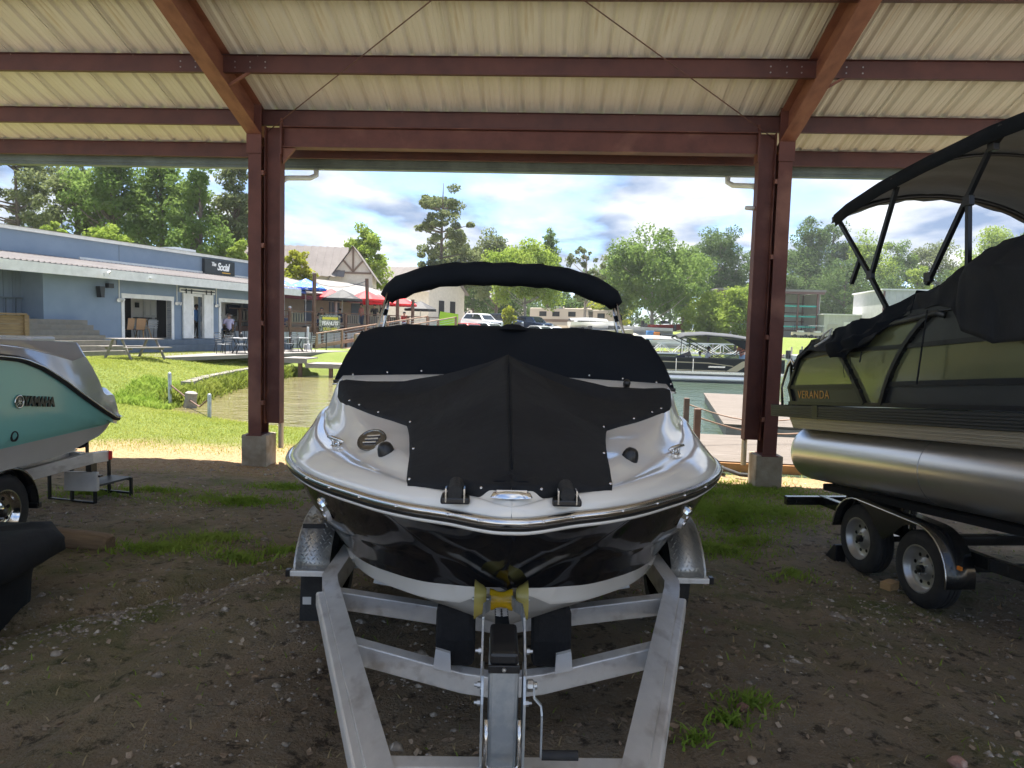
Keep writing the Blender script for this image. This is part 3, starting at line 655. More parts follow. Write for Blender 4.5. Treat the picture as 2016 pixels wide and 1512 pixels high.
# ================================================================ its trailer
pm('carpet_black', (.006, .006, .007), .95, 0, (.012, .012, .013), 40, bump=.3, bscale=200)
pm('bracket_white', (.66, .65, .63), .5, 0, (.55, .54, .52), 4)
pm('tread_plate', (.46, .46, .445), .36, .9, (.36, .36, .35), 6, r2=.52)
pm('rim_silver', (.46, .455, .44), .36, .7, (.38, .375, .365), 6)
pm('dark_hole', (.01, .01, .01), .9)
trl = empty('boat_trailer', BO, BY, label='aluminium boat trailer with tread plate fenders carrying the black bowrider', cat='trailer')
for s in (-1, 1):
    f = MB()
    pts = [(s*1.0, 5.6), (s*1.03, 1.52), (s*1.00, 1.40), (s*.46, -.26), (s*.07, -1.45)]
    def off(pts, d):
        o_ = []
        for i, p in enumerate(pts):
            a = Vector(pts[max(i-1, 0)]); b_ = Vector(pts[min(i+1, len(pts)-1)]); q = (b_-a).normalized(); o_.append(Vector(p)+Vector((-q.y, q.x))*d)
        return o_
    A, B_ = off(pts, .045), off(pts, -.045)
    f.grid([[(a.x, a.y, W(z_)), (b_.x, b_.y, W(z_))] if z_ > .8 else [(a.x, a.y, W(z_)), (b_.x, b_.y, W(z_))] for z_ in (.865,) for a, b_ in zip(A, B_)])
    f.grid([[(a.x, a.y, W(.865)), (a.x, a.y, W(.735))] for a in A]); f.grid([[(b_.x, b_.y, W(.735)), (b_.x, b_.y, W(.865))] for b_ in B_])
    f.grid([[(b_.x, b_.y, W(.735)), (a.x, a.y, W(.735))] for a, b_ in zip(A, B_)])
    f.build('frame_rail', M['aluminium'], trl, bevel=.012)
    f = MB(); f.bar((s*1.024, 1.265, W(.815)), (s*.490, -.376, W(.815)), .05, .085); f.build('tongue_tube', M['aluminium'], trl, bevel=.012)
    # fender of bent tread plate
    prof = [(1.76, .80), (1.78, .86), (1.84, .945), (1.93, 1.02), (2.05, 1.075), (2.2, 1.10), (3.3, 1.10), (3.45, 1.07), (3.58, 1.0), (3.66, .86)]
    fd = MB(); fd.grid([[(s*1.09, t, W(z)), (s*1.30, t, W(z))] for t, z in prof]); fd.grid([[(s*1.30, t, W(z)), (s*1.315, t, W(z)-.012), (s*1.315, t, W(z)-.05)] for t, z in prof])
    fo = fd.build('fender', M['tread_plate'], trl, solid=.004, auto=40)
    lg = MB(); ss = np.array(prof); cum = np.concatenate([[0], np.cumsum(np.hypot(*np.diff(ss, axis=0).T))])
    k = 0; L_ = .02
    while L_ < min(cum[-1], 1.0):
        tt = float(np.interp(L_, cum, ss[:, 0])); zz = float(np.interp(L_, cum, ss[:, 1])); t2 = float(np.interp(L_+.01, cum, ss[:, 0])); z2 = float(np.interp(L_+.01, cum, ss[:, 1]))
        dr = Vector((0, t2-tt, z2-zz)).normalized(); nn = Vector((1, 0, 0)).cross(dr); nn = nn if nn.z > 0 or nn.y < 0 else -nn
        for c in range(7):
            x = s*(1.105+.03*c+.015*(k % 2)); c0 = Vector((x, tt, W(zz)))+nn*.002
            a_ = (dr*(.011)+Vector((.011*(1 if (c+k) % 2 else -1), 0, 0))); b_ = a_.cross(nn).normalized()*.0035
            lg.add([c0-a_, c0+b_+nn*.003, c0+a_, c0-b_+nn*.003], [(0, 1, 2, 3)])
        L_ += .026; k += 1
    tag(lg.build('tread_lugs', M['tread_plate'], fo), kind='stuff')
    st = MB(); st.box((s*1.20, 1.765, W(.785)), (.26, .05, .035)); st.build('fender_step', M['aluminium'], trl, bevel=.004)
    st = MB(); st.box((s*1.345, 1.765, W(.785)), (.03, .045, .045)); st.build('marker_lamp', M['black_plastic'], trl, bevel=.004)
    # wheel
    cw = Vector((s*1.20, 2.36, W(.66)))
    wh = MB(); wh.lathe([(.20, -.10), (.27, -.105), (.325, -.092), (.342, -.06), (.342, .06), (.325, .092), (.27, .105), (.20, .10)], cw, (1, 0, 0), 32); wo_ = wh.build('wheel', M['black_rubber'], trl, auto=35)
    ri = MB(); ri.lathe([(.205, .085), (.19, .06), (.17, .05), (.09, .03), (0, .03)], cw, (s, 0, 0), 24); ri.build('rim', M['rim_silver'], wo_, auto=35)
    # bunk and its bracket
    bk = MB(); bk.prism([(.66, .855), (.70, 1.005), (.86, 1.0), (4.8, .93), (4.8, .87), (.95, .93), (.86, .90), (.82, .72), (.70, .70)], 0, s*.14, s*.33)
    bk.v = [(x, y, W(z)) for x, y, z in bk.v]; bk.build('bunk', M['carpet_black'], trl, bevel=.03)
    br = MB(); br.prism([(s*.25, .705), (s*.335, .725), (s*.325, .82), (s*.255, .80)], 1, .64, .665); br.v = [(x, y, W(z)) for x, y, z in br.v]; br.build('bunk_bracket', M['bracket_white'], trl)
    br = MB(); br.prism([(s*.64, .84), (s*.75, .86), (s*.72, 1.0), (s*.66, 1.0)], 1, 1.40, 1.425); br.v = [(x, y, W(z)) for x, y, z in br.v]; br.build('bunk_bracket', M['bracket_white'], trl)
for t, xe, zc in ((1.36, .985, .70), (.70, .745, .665)):
    c = MB(); h_ = .105
    for s in (-1, 1):
        c.prism([(s*xe, .84), (s*.20, zc+.03), (0, zc), (0, zc-h_), (s*.20, zc+.03-h_), (s*xe, .84-h_)], 1, t-.04, t+.04)
    c.v = [(x, y, W(z)) for x, y, z in c.v]; c.build('cross_member', M['aluminium'], trl, bevel=.006)
c = MB(); c.box((0, -.30, W(.80)), (.96, .075, .11)); c.build('cross_member', M['aluminium'], trl, bevel=.008)
ax_ = MB(); ax_.bar((-1.12, 2.36, W(.66)), (1.12, 2.36, W(.66)), .07, .07); ax_.build('axle', M['galvanized'], trl)
# winch stand
PX = -.024
def wst(name, mb, mat, par=None, **k):
    mb.v = [(x, y, W(z)) for x, y, z in mb.v]; return mb.build(name, mat, par or stand, **k)
p = MB(); p.prism([(-.455, .86), (-.462, 1.275), (-.22, 1.285), (-.20, .86)], 0, PX-.049, PX+.049); p.v = [(x, y, W(z)) for x, y, z in p.v]
stand = p.build('winch_stand', M['galvanized'], trl, bevel=.014)
p = MB(); p.box((PX, -.340, 1.298), (.094, .238, .045)); wst('strap_box', p, M['black_plastic'], bevel=.012)
p = MB(); p.box((PX, -.464, 1.270), (.101, .010, .026)); wst('clamp_band', p, M['black_plastic'], bevel=.003)
p = MB(); p.lathe([(0, .008), (.006, .007), (.008, 0)], (PX, -.469, 1.270), (0, -1, 0), 8); wst('rivet', p, M['steel_zinc'])
for s in (-1, 1):
    x = PX+s*.068
    p = MB(); p.prism([(-.49, .84), (-.478, 1.16), (-.44, 1.235), (-.36, 1.245), (-.30, .84)], 0, x-.004, x+.004); wst('side_plate', p, M['galvanized'])
    p = MB(); pth = [(x+s*.004, -.44, 1.18), (x+s*.004, -.25, 1.33), (x+s*.003, -.05, 1.30), (x-s*.018, .10, 1.255), (x-s*.020, .36, 1.178)]
    for a_, b_ in zip(pth, pth[1:]): p.bar(a_, b_, .007, .042)
    wst('roller_arm', p, M['galvanized'])
    for (yy, zz) in ((-.44, 1.205), (-.43, 1.14), (-.40, 1.30)):
        b = MB(); b.lathe([(.011, 0), (.011, .01), (.006, .01), (.006, .02)], (x+s*.006, yy, zz), (s, 0, 0), 6, True); wst('bolt', b, M['steel_zinc'])
    # outer bell rollers
    p = MB(); p.lathe([(.012, 0), (.045, 0), (.060, .014), (.068, .030), (.082, .048), (.084, .052), (.066, .046), (.012, .040)], (PX+s*.064, .36, 1.178), (s, 0, 0), 20); wst('bell_roller', p, M['yellow_clear'], auto=40)
p = MB(); p.lathe([(.012, -.050), (.047, -.050), (.045, -.036), (.036, -.018), (.033, 0), (.036, .018), (.045, .036), (.047, .050), (.012, .050)], (PX, .36, 1.178), (1, 0, 0), 20); wst('bow_roller', p, M['yellow_urethane'], auto=40)
p = MB(); p.tube([(PX-.125, .36, 1.178), (PX+.125, .36, 1.178)], .009, 8); wst('roller_shaft', p, M['steel_zinc'])
p = MB(); p.grid([[(PX-.028, y, z), (PX+.026, y, z)] for y, z in ((-.23, 1.30), (-.05, 1.245), (.10, 1.215), (.20, 1.20))]); wst('winch_strap', p, M['canvas_deep'], solid=.004)
p = MB()
for k in range(5):
    for q in (-1, 1): p.bar((PX-.001+q*.004, .06+k*.026, 1.2285-.004*k), (PX-.001+q*.022, .072+k*.026, 1.2275-.004*k), .010, .002)
tag(wst('strap_print', p, M['bracket_white']), kind='stuff')
p = MB(); p.tube([(PX-.052, -.505, 1.125), (PX-.052, -.525, 1.07), (PX-.054, -.525, .99), (PX-.045, -.525, .976), (PX+.045, -.525, .976), (PX+.054, -.525, .99), (PX+.052, -.525, 1.07), (PX+.052, -.505, 1.125)], .0065, 8); wst('u_bolt', p, M['stainless'], smooth=True)
p = MB(); p.lathe([(.016, 0), (.020, .004), (.020, .02), (.012, .024), (.012, .034), (0, .036)], (PX+.075, -.44, 1.205), (1, 0, 0), 10); hub = wst('crank_hub', p, M['steel_zinc'])
p = MB(); pth = [(PX+.098, -.45, 1.205), (PX+.100, -.455, 1.172), (PX+.122, -.46, 1.150), (PX+.125, -.47, 1.12), (PX+.125, -.475, .985)]
for a_, b_ in zip(pth, pth[1:]): p.bar(a_, b_, .006, .016, (0, 1, 0))
wst('crank_arm', p, M['galvanized'])
p = MB(); p.tube([(PX+.128, -.475, .992), (PX+.245, -.475, .992)], .0155, 12); wst('crank_grip', p, M['black_rubber'], auto=50)
# mud flap and jack seen by the left wheel
p = MB(); p.prism([(-1.30, 1.05-.32), (-1.16, 1.05-.32), (-1.15, .40-.32), (-1.32, .40-.32)], 1, 1.93, 1.945); p.build('mud_flap', M['black_rubber'], trl)
p = MB(); p.box((-1.27, 1.925, W(.54)), (.055, .004, .05)); p.build('tyre_label', M['bracket_white'], trl)
# ================================================================ pontoon boat on the right
pm('toon_alu', (.76, .755, .74), .30, .9, (.71, .70, .69), 1.2)
pm('bronze_panel', (.255, .262, .135), .16, .5, (.225, .232, .12), .8, bump=.02, bscale=1.6, coat=.4)  # olive base colour also holds the lawn's reflection in the bronze
pm('graphite_panel', (.055, .058, .055), .28, .3, (.045, .047, .045), 2)
pm('pontoon_black', (.012, .013, .014), .45, 0, (.016, .017, .018), 2, spec=.25)
pm('black_alu', (.014, .015, .016), .30, .2)
pm('fluted_black', (.030, .033, .032), .42)
pm('tan_skin', (.50, .45, .35), .4, .3, (.40, .355, .27), 1.2, stretch=(1, .3, 6))
pm('canopy_under', (.19, .20, .205), .85, 0, (.145, .152, .156), 1.5, bump=.5, bscale=3, stretch=(.6, 4, 1))
pm('gold_letters', (.50, .27, .10), .35, .6)
pm('orange_lens', (.7, .22, .03), .3)
pm('red_lens', (.65, .03, .03), .25)
pm('raw_pine', (.52, .33, .15), .7, 0, (.40, .24, .10), 3, stretch=(8, 1, 8))
def make_wheel(parent, c, side, r=.343, wd=.205, rim='rim_silver', rr=.205):
    """tyre with tread grooves, dished modular rim with hand holes, hub"""
    c = Vector(c); h_ = wd/2
    t = MB(); prof = [(rr-.01, -h_*.80), (rr+.01, -h_*.95), (rr+.06, -h_), (r-.035, -h_*.93), (r-.012, -h_*.78), (r, -h_*.62), (r, -h_*.38), (r-.009, -h_*.36), (r-.009, -h_*.31), (r, -h_*.29), (r, -.012), (r-.009, -.010), (r-.009, .010), (r, .012), (r, h_*.29), (r-.009, h_*.31), (r-.009, h_*.36), (r, h_*.38), (r, h_*.62), (r-.012, h_*.78), (r-.035, h_*.93), (rr+.06, h_), (rr+.01, h_*.95), (rr-.01, h_*.80)]
    t.lathe(prof, c, (side, 0, 0), 40); ty = t.build('wheel', M['black_rubber'], parent, auto=30)
    d = MB(); d.lathe([(rr+.004, h_*.86), (rr+.008, h_*.93), (rr-.004, h_*.93), (rr-.014, h_*.78), (rr-.022, h_*.60), (rr-.032, h_*.42), (rr-.045, h_*.34), (.105, h_*.30), (.085, h_*.44), (.066, h_*.50), (.062, h_*.52), (0, h_*.52)], c, (side, 0, 0), 36)
    ri = d.build('rim', M[rim], ty, auto=35)
    hb_ = MB(); hb_.lathe([(.0, h_*.98), (.025, h_*.97), (.036, h_*.90), (.036, h_*.50)], c, (side, 0, 0), 14); hb_.build('hub_cap', M['black_plastic'], ri, auto=40)
    for k in range(8):
        a = 2*math.pi*(k+.3)/8; q = MB(); q.lathe([(0, 0), (.016, 0), (.018, -.004)], c+Vector((side*(h_*.335+.003), math.cos(a)*.128, math.sin(a)*.128)), (side, 0, 0), 10); q.build('hand_hole', M['dark_hole'], ri)
    for k in range(5):
        a = 2*math.pi*k/5; q = MB(); q.lathe([(.009, 0), (.009, .016), (0, .02)], c+Vector((side*h_*.5, math.cos(a)*.055, math.sin(a)*.055)), (side, 0, 0), 6); q.build('lug_nut', M['steel_zinc'], ri)
    return ty
pon = empty('pontoon_boat', (3.12, 8.6, 1.45), R(8), R(-5.2), label='black and bronze pontoon boat with raised black bimini on a tandem trailer', cat='boat')
def P(x, s_, z): return (x, -s_, z)
bW = 2.56; bL = 7.4
for i, xc in enumerate((.42, 1.28, 2.14)):
    t = MB(); prof = [(0, .215), (.10, .222), (.20, .245), (.28, .285), (.312, .34), (.319, .42), (.319, 5.6), (.28, 6.1), (.2, 6.7), (.05, 7.2)]
    c0 = Vector((xc, 0, -.46)); t.lathe([(r_, h_) for r_, h_ in prof], c0, (0, -1, 0), 40); to = t.build('toon', M['toon_alu'], pon, auto=50)
    for s_ in (2.45, 4.6):
        w_ = MB(); w_.tube([c0+Vector((math.cos(a)*.319, -s_, math.sin(a)*.319)) for a in np.linspace(0, 2*math.pi, 36, endpoint=False)], .004, 5, closed=True); w_.build('weld_seam', M['steel_zinc'], to, smooth=True)
    st = MB(); st.box((xc, -3.2, -.175), (.05, 5.6, .06)); st.build('toon_bracket', M['toon_alu'], to)
    for k in range(9):
        b = MB(); b.lathe([(.009, 0), (.006, .006), (0, .007)], (xc-.115, -(.55+k*.36), -.178), (-.3, 0, 1), 6); b.build('bracket_bolt', M['steel_zinc'], to)
# under-deck skin with long ribs, deck board, fluted edge rail
sk = MB(); rib = []
z = -.165
prof = [(.10, -.045)]
for k in range(4):
    z0 = -.05-.03*k; prof += [(.045+.012*k, z0-.004), (.045+.012*k, z0-.020), (.053+.012*k, z0-.024), (.053+.012*k, z0-.030)]
prof += [(.12, -.18), (bW-.12, -.18), (bW-.06, -.05)]
sk.prism([(x, z) for x, z in prof], 1, -.42, -7.2); sk.build('underdeck_skin', M['tan_skin'], pon)
dk = MB(); dk.box(P(bW/2, bL/2+.05, .03), (bW-.06, bL-.1, .09)); dk.build('deck', M['graphite_panel'], pon)
rl = MB(); pr = [(.028, -.05), (0, -.05)]
for k in range(5):
    z0 = -.045+.026*k; pr += [(-.006, z0), (-.006, z0+.016), (.004, z0+.019), (.004, z0+.024)]
pr += [(0, .088), (.028, .088)]
rl.prism(pr, 1, -.10, -bL); rl.build('edge_rail', M['fluted_black'], pon)
q = MB(); q.box(P(-.003, 1.02, .019), (.012, .10, .145)); q.build('rail_joint', M['black_alu'], pon)
q = MB(); q.box(P(bW/2, .085, .02), (bW, .03, .14)); q.build('stern_rail', M['fluted_black'], pon)
# fence: frame tubes and panels
def fence_tube(pts, name='fence_frame', th=.036, wd=.04, x=.06):
    f = MB()
    for a, b in zip(pts, pts[1:]): f.bar(P(x, *a), P(x, *b), wd, th, (1, 0, 0))
    for a in pts[1:-1]: f.tube([P(x-wd/2, *a), P(x+wd/2, *a)], th/2, 10)
    return f.build(name, M['black_alu'], pon)
def arc(p0, p1, p2, n=8):
    return [tuple((1-t)**2*a+2*t*(1-t)*b+t*t*c for a, b, c in zip(p0, p1, p2)) for t in np.linspace(0, 1, n)]
fence_tube([(.45, .115), (bL-.2, .115)], th=.04)
fence_tube([(.47, .12), (.385, .29), (.60, .62), (.95, .75)])
fence_tube([(.60, .62), (1.31, .66), (2.33, .645), (bL-.3, .66)], th=.022)
pillar1 = arc((1.20, .78), (1.50, .55), (1.78, .12)); pillar2 = arc((2.66, .90), (2.20, .62), (2.03, .12))
fence_tube(pillar1, 'curved_pillar', .06); fence_tube(pillar2, 'curved_pillar', .06)
fence_tube([(.40, .295), (1.62, .295)], 'mid_rail', .016, .046); fence_tube([(2.10, .31), (bL-.3, .33)], 'mid_rail', .016, .046)
fence_tube([(.95, .78), (2.5, .93), (bL-.3, .93)], 'top_rail', .05, .05)
def panel(pts, mat, name='fence_panel', x=.072, bulge=0):
    m = MB(); n = len(pts); m.add([P(x, *p) for p in pts] + [P(x+.006, *p) for p in pts], [tuple(range(n)), tuple(range(2*n-1, n-1, -1))]); return m.build(name, M[mat], pon)
def pcut(pil, z): 
    zs = [p[1] for p in reversed(pil)]; ss = [p[0] for p in reversed(pil)]; return float(np.interp(z, zs, ss))
panel([(.41, .30), (pcut(pillar1, .30), .30), (pcut(pillar1, .45), .45), (pcut(pillar1, .64), .64), (.60, .62)], 'bronze_panel')
panel([(.47, .13), (pcut(pillar1, .13), .13), (pcut(pillar1, .29), .29), (.40, .29)], 'graphite_panel')
panel([(.62, .63), (1.33, .67), (1.2, .78), (.95, .75)], 'graphite_panel')
panel([(pcut(pillar1, .12), .12), (pcut(pillar2, .12), .12), (pcut(pillar2, .3), .3), (pcut(pillar2, .5), .5), (pcut(pillar2, .7), .7), (2.66, .92), (1.15, .80), (pcut(pillar1, .6), .6), (pcut(pillar1, .4), .4)], 'bronze_panel')
panel([(pcut(pillar2, .31), .31), (bL-.3, .33), (bL-.3, .65), (pcut(pillar2, .64), .64), (pcut(pillar2, .45), .45)], 'bronze_panel')
panel([(pcut(pillar2, .12), .12), (bL-.3, .12), (bL-.3, .32), (pcut(pillar2, .31), .31)], 'graphite_panel')
panel([(pcut(pillar2, .66), .66), (bL-.3, .67), (bL-.3, .92), (2.66, .92)], 'graphite_panel')
text('lettering', 'VERANDA', .125, M['gold_letters'], pon, Matrix.Translation(P(.068, .86, .205)) @ Matrix.Rotation(R(-90), 4, 'Z') @ Matrix.Rotation(R(90), 4, 'X'), .002, spacing=1.12)
# far side fence
for x in (bW-.06,):
    f = MB(); f.box(P(x, 3.6, .5), (.03, 6.2, .8)); f.build('far_fence', M['graphite_panel'], pon)
f = MB(); f.box(P(bW/2, .62, .36), (bW-.2, .03, .50)); f.build('stern_fence', M['graphite_panel'], pon)
# boarding ladder at the stern
ld = MB()
ld.tube([P(.12, .12, .08), P(.12, .10, .30), P(.13, .22, .55), P(.13, .30, .62), P(.13, .37, .55), P(.12, .32, .25), P(.12, .36, .08)], .017, 8)
lo_ = ld.build('ladder_hoop', M['stainless'], pon, smooth=True)
for x in (.20, .52):
    q = MB(); q.bar(P(x, .20, .05), P(x, .18, .62), .025, .045, (1, 0, 0)); q.build('ladder_rail', M['black_alu'], pon)
for k in range(4):
    q = MB(); q.box(P(.36, .19, .12+.14*k), (.32, .07, .025)); q.build('ladder_step', M['black_alu'], pon)
q = MB(); q.box(P(.35, .30, .10), (.4, .2, .06)); q.build('ladder_base', M['black_alu'], pon)
# helm grab bars seen under the cover
q = MB(); q.tube([P(.05, 1.98, .80), P(.04, 2.1, .855), P(.04, 2.75, .90), P(.06, 2.82, .87)], .028, 8); q.build('arm_rest', M['fluted_black'], pon, smooth=True)
# crumpled black mooring cover
def cloth(name, rows, amp=.02, seed=1, mat='canvas_black'):
    rs = np.random.RandomState(seed); m = MB()
    fine = []
    R_ = np.array([[list(p) for p in r] for r in rows], float); nr_, nc_ = R_.shape[:2]
    ui = np.linspace(0, nr_-1, nr_*5); vi = np.linspace(0, nc_-1, nc_*5)
    def interp(A, x, axis):
        i0 = np.clip(np.floor(x).astype(int), 0, A.shape[axis]-2); f_ = x-i0; f_ = f_*f_*(3-2*f_)
        a = np.take(A, i0, axis); b = np.take(A, i0+1, axis); sh = [1, 1, 1]; sh[axis] = -1
        return a+(b-a)*f_.reshape(sh)
    G = interp(interp(R_, ui, 0), vi, 1)
    U_, V_ = np.meshgrid(ui, vi, indexing='ij'); D = np.zeros_like(U_)
    for k in range(9):
        a = rs.uniform(0, 3.14); f_ = rs.uniform(1.2, 5); D += np.abs(np.sin((U_*math.cos(a)*1.3+V_*math.sin(a))*f_+rs.uniform(0, 6)))*(2.0/f_)
    D = (D-D.mean())*amp
    G[..., 0] -= D; G[..., 2] += D*.7
    m.grid([[tuple(p) for p in r] for r in G]); return m.build(name, M[mat], pon, smooth=True, solid=.006)
# over the stern corner: from the inside of the fence up over the top rail and down its face
def drape(prof):     # prof: list of (s, [(x,z),...])
    return [[P(x, s_, z) for x, z in pts] for s_, pts in prof]
cloth('stern_cover', drape([(.50, [(2.2, .50), (.5, .52), (.03, .54), (.02, .50)]), (.62, [(2.2, .62), (.6, .66), (.03, .66), (.01, .60)]), (.85, [(2.2, .74), (.7, .84), (.05, .80), (.0, .70)]), (1.15, [(2.2, .80), (.8, .90), (.05, .82), (-.01, .66)]), (1.45, [(2.2, .80), (.8, .90), (.05, .85), (-.02, .62)]), (1.75, [(2.2, .85), (.9, .92), (.05, .88), (-.03, .66)]), (2.05, [(2.2, .95), (.9, 1.0), (.06, .90), (-.02, .74)])]), .012, 3)
cloth('cover_bundle', drape([(1.30, [(.35, .84), (.02, .86), (-.05, .70), (-.02, .60)]), (1.55, [(.4, .94), (.0, .92), (-.07, .74), (-.02, .60)]), (1.80, [(.5, .98), (.02, .93), (-.06, .78), (-.01, .66)]), (2.1, [(.6, 1.02), (.05, .98), (-.02, .86), (.02, .80)]), (2.45, [(.7, 1.18), (.1, 1.12), (.02, .98), (.05, .92)])]), .022, 8, 'canvas_deep')
cloth('helm_cover', drape([(2.25, [(2.0, 1.0), (.9, 1.05), (.25, 1.0), (.08, .92), (.08, .90)]), (2.50, [(2.0, 1.25), (.9, 1.28), (.25, 1.16), (.06, 1.08), (.05, .93)]), (2.80, [(2.0, 1.35), (.9, 1.38), (.25, 1.22), (.04, 1.10), (.02, .96)]), (3.0, [(2.0, 1.5), (.9, 1.52), (.25, 1.32), (.0, 1.16), (-.02, .90)]), (3.15, [(2.0, 1.52), (.9, 1.55), (.22, 1.40), (-.05, 1.20), (-.06, .70)]), (3.45, [(2.0, 1.55), (.9, 1.56), (.22, 1.40), (-.07, 1.16), (-.08, .60)]), (3.9, [(2.0, 1.55), (.9, 1.55), (.22, 1.38), (-.08, 1.10), (-.08, .58)]), (4.6, [(2.0, 1.5), (.9, 1.5), (.22, 1.3), (-.06, 1.0), (-.06, .6)]), (5.4, [(2.0, 1.2), (.9, 1.2), (.22, 1.1), (-.04, .9), (-.04, .7)])]), .016, 5)
for (s_, z0, z1, ds) in ((2.75, .92, .30, -.12), (1.88, .62, .52, -.03)):
    q = MB(); q.grid([[P(-.045, s_+ds*t-.012, z0+(z1-z0)*t), P(-.05, s_+ds*t+.012, z0+(z1-z0)*t)] for t in np.linspace(0, 1, 6)]); q.build('tie_strap', M['canvas_deep'], pon, solid=.004)
for s_, z0 in ((1.60, .62), (1.70, .60)):
    q = MB(); q.tube([P(-.05, s_, z0), P(-.055, s_+.02, z0-.10), P(-.05, s_-.01, z0-.17), P(-.055, s_+.03, z0-.24)], .003, 5); q.build('loose_thread', M['canvas_deep'], pon)
q = MB(); q.tube([P(-.06, 1.22, .78), P(-.07, 1.30, .84), P(-.07, 1.42, .88), P(-.06, 1.36, .80), P(-.07, 1.20, .74), P(-.07, 1.12, .72)], .012, 8); q.build('rope_coil', M['bracket_white'], pon, smooth=True)
# bimini: square tubes, hinge blocks, canopy
def bt_(pts, x, name='bimini_tube', th=.034):
    f = MB()
    for a, b in zip(pts, pts[1:]): f.bar(P(x, *a), P(x, *b), th, th*1.1, (1, 0, 0))
    return f.build(name, M['black_alu'], pon)
for x in (.08, bW-.08):
    bt_([(1.29, 2.03), (1.80, 1.38), (2.15, .90)], x); bt_([(2.19, 2.12), (1.83, 1.36)], x); bt_([(3.42, 2.22), (3.25, 2.10), (2.58, 1.16)], x); bt_([(3.04, 1.76), (3.04, .97)], x)
    bt_([(1.66, 1.56), (1.52, 1.33)], x, 'strut')
    for s_, z in ((1.82, 1.37), (3.04, 1.76), (2.60, 1.22), (3.28, 2.12)):
        q = MB(); q.box(P(x, s_, z), (.05, .075, .085)); q.build('hinge_block', M['black_plastic'], pon, bevel=.008)
SIDE = [(1.24, 2.00), (1.28, 2.07), (1.5, 2.13), (2.0, 2.20), (2.6, 2.235), (3.3, 2.25), (4.0, 2.22), (4.35, 2.10)]
rows = []
for j in range(25):
    c = j/24; x = .03+(bW-.06)*c; a = 1-abs(2*c-1)**2.2
    rows.append([P(x, s_+ (.02*a), z + .30*a + .012*math.sin(j*1.7+s_*5)*a - (.02*a if 0 < i < 7 else 0)*math.sin(s_*4)**2) for i, (s_, z) in enumerate(SIDE)])
cn = MB(); cn.grid(rows); can = cn.build('canopy', M['canopy_under'], pon, smooth=True, solid=.006)
for s_, z, r_ in ((1.28, 2.055, .03), (3.40, 2.235, .024), (2.19, 2.195, .02)):
    q = MB(); q.tube([P(.03+(bW-.06)*c, s_+.02*(1-abs(2*c-1)**2.2), z-.02+.30*(1-abs(2*c-1)**2.2)) for c in np.linspace(0, 1, 25)], r_, 8); q.build('canopy_bow', M['black_alu'], pon, smooth=True)
for x in (.03, bW-.03):
    m = MB(); m.grid([[P(x, s_, z+.01), P(x-.004, s_+.02, z-.05), P(x+.004, s_+.03, z-.115)] for s_, z in SIDE[1:]]); m.build('canopy_valance', M['canvas_deep'], can, smooth=True, solid=.006)
# ---------------------------------------------------------------- its tandem trailer
pm('trailer_black', (.010, .011, .012), .22, 0, (.02, .02, .02), 8, coat=.3)
ptr = empty('tandem_trailer', (3.60, 6.64, 0), R(6), label='black tandem axle trailer with silver wheels under the pontoon boat', cat='trailer')
for y, zc in ((.47, .335), (-.45, .335)):
    make_wheel(ptr, (.105, y, zc), -1)
    make_wheel(ptr, (2.36, y, zc), 1)
    a = MB(); a.bar((.2, y, .335), (2.3, y, .335), .06, .06); a.build('axle', M['trailer_black'], ptr)
for x in (.34, 2.12):
    f = MB(); f.bar((x, 1.78, .42), (x, -.9, .52), .075, .11); f.bar((x, -.9, .52), (x+(1.23-x)*.35, -3.2, .62), .075, .11); f.build('frame_rail', M['trailer_black'], ptr, bevel=.008)
for y, z in ((1.74, .42), (.0, .46), (-1.4, .54)):
    f = MB(); f.bar((-.12 if y > 1 else .3, y, z), (2.55 if y > 1 else 2.16, y, z), .08, .10); f.build('cross_member', M['trailer_black'], ptr, bevel=.006)
iv = Matrix.Rotation(-R(6), 4, 'Z') @ Matrix.Translation((-3.60, -6.64, 0)) @ (Matrix.Translation((3.12, 8.6, 1.45)) @ Matrix.Rotation(R(8), 4, 'Z') @ Matrix.Rotation(R(-5.2), 4, 'X'))
def PT(x, s_, z): return iv @ Vector(P(x, s_, z))
for x in (.42, 2.14):
    b = MB(); b.bar(PT(x, .62, -.83), PT(x, 5.4, -.83), .16, .075); b.build('bunk', M['carpet_black'], ptr, bevel=.012)
    for s_ in (1.05, 1.95, 3.65, 4.7):
        p0 = PT(x, s_, -.85)
        for d_ in (-.055, .055):
            q = MB(); q.bar((p0.x, p0.y+d_, .44), (p0.x, p0.y+d_, p0.z+.01), .05, .03); q.build('bunk_post', M['trailer_black'], ptr)
        q = MB(); q.box((p0.x, p0.y, .44+(p0.z-.44)*.6), (.04, .11, .03)); q.build('post_tie', M['trailer_black'], ptr)
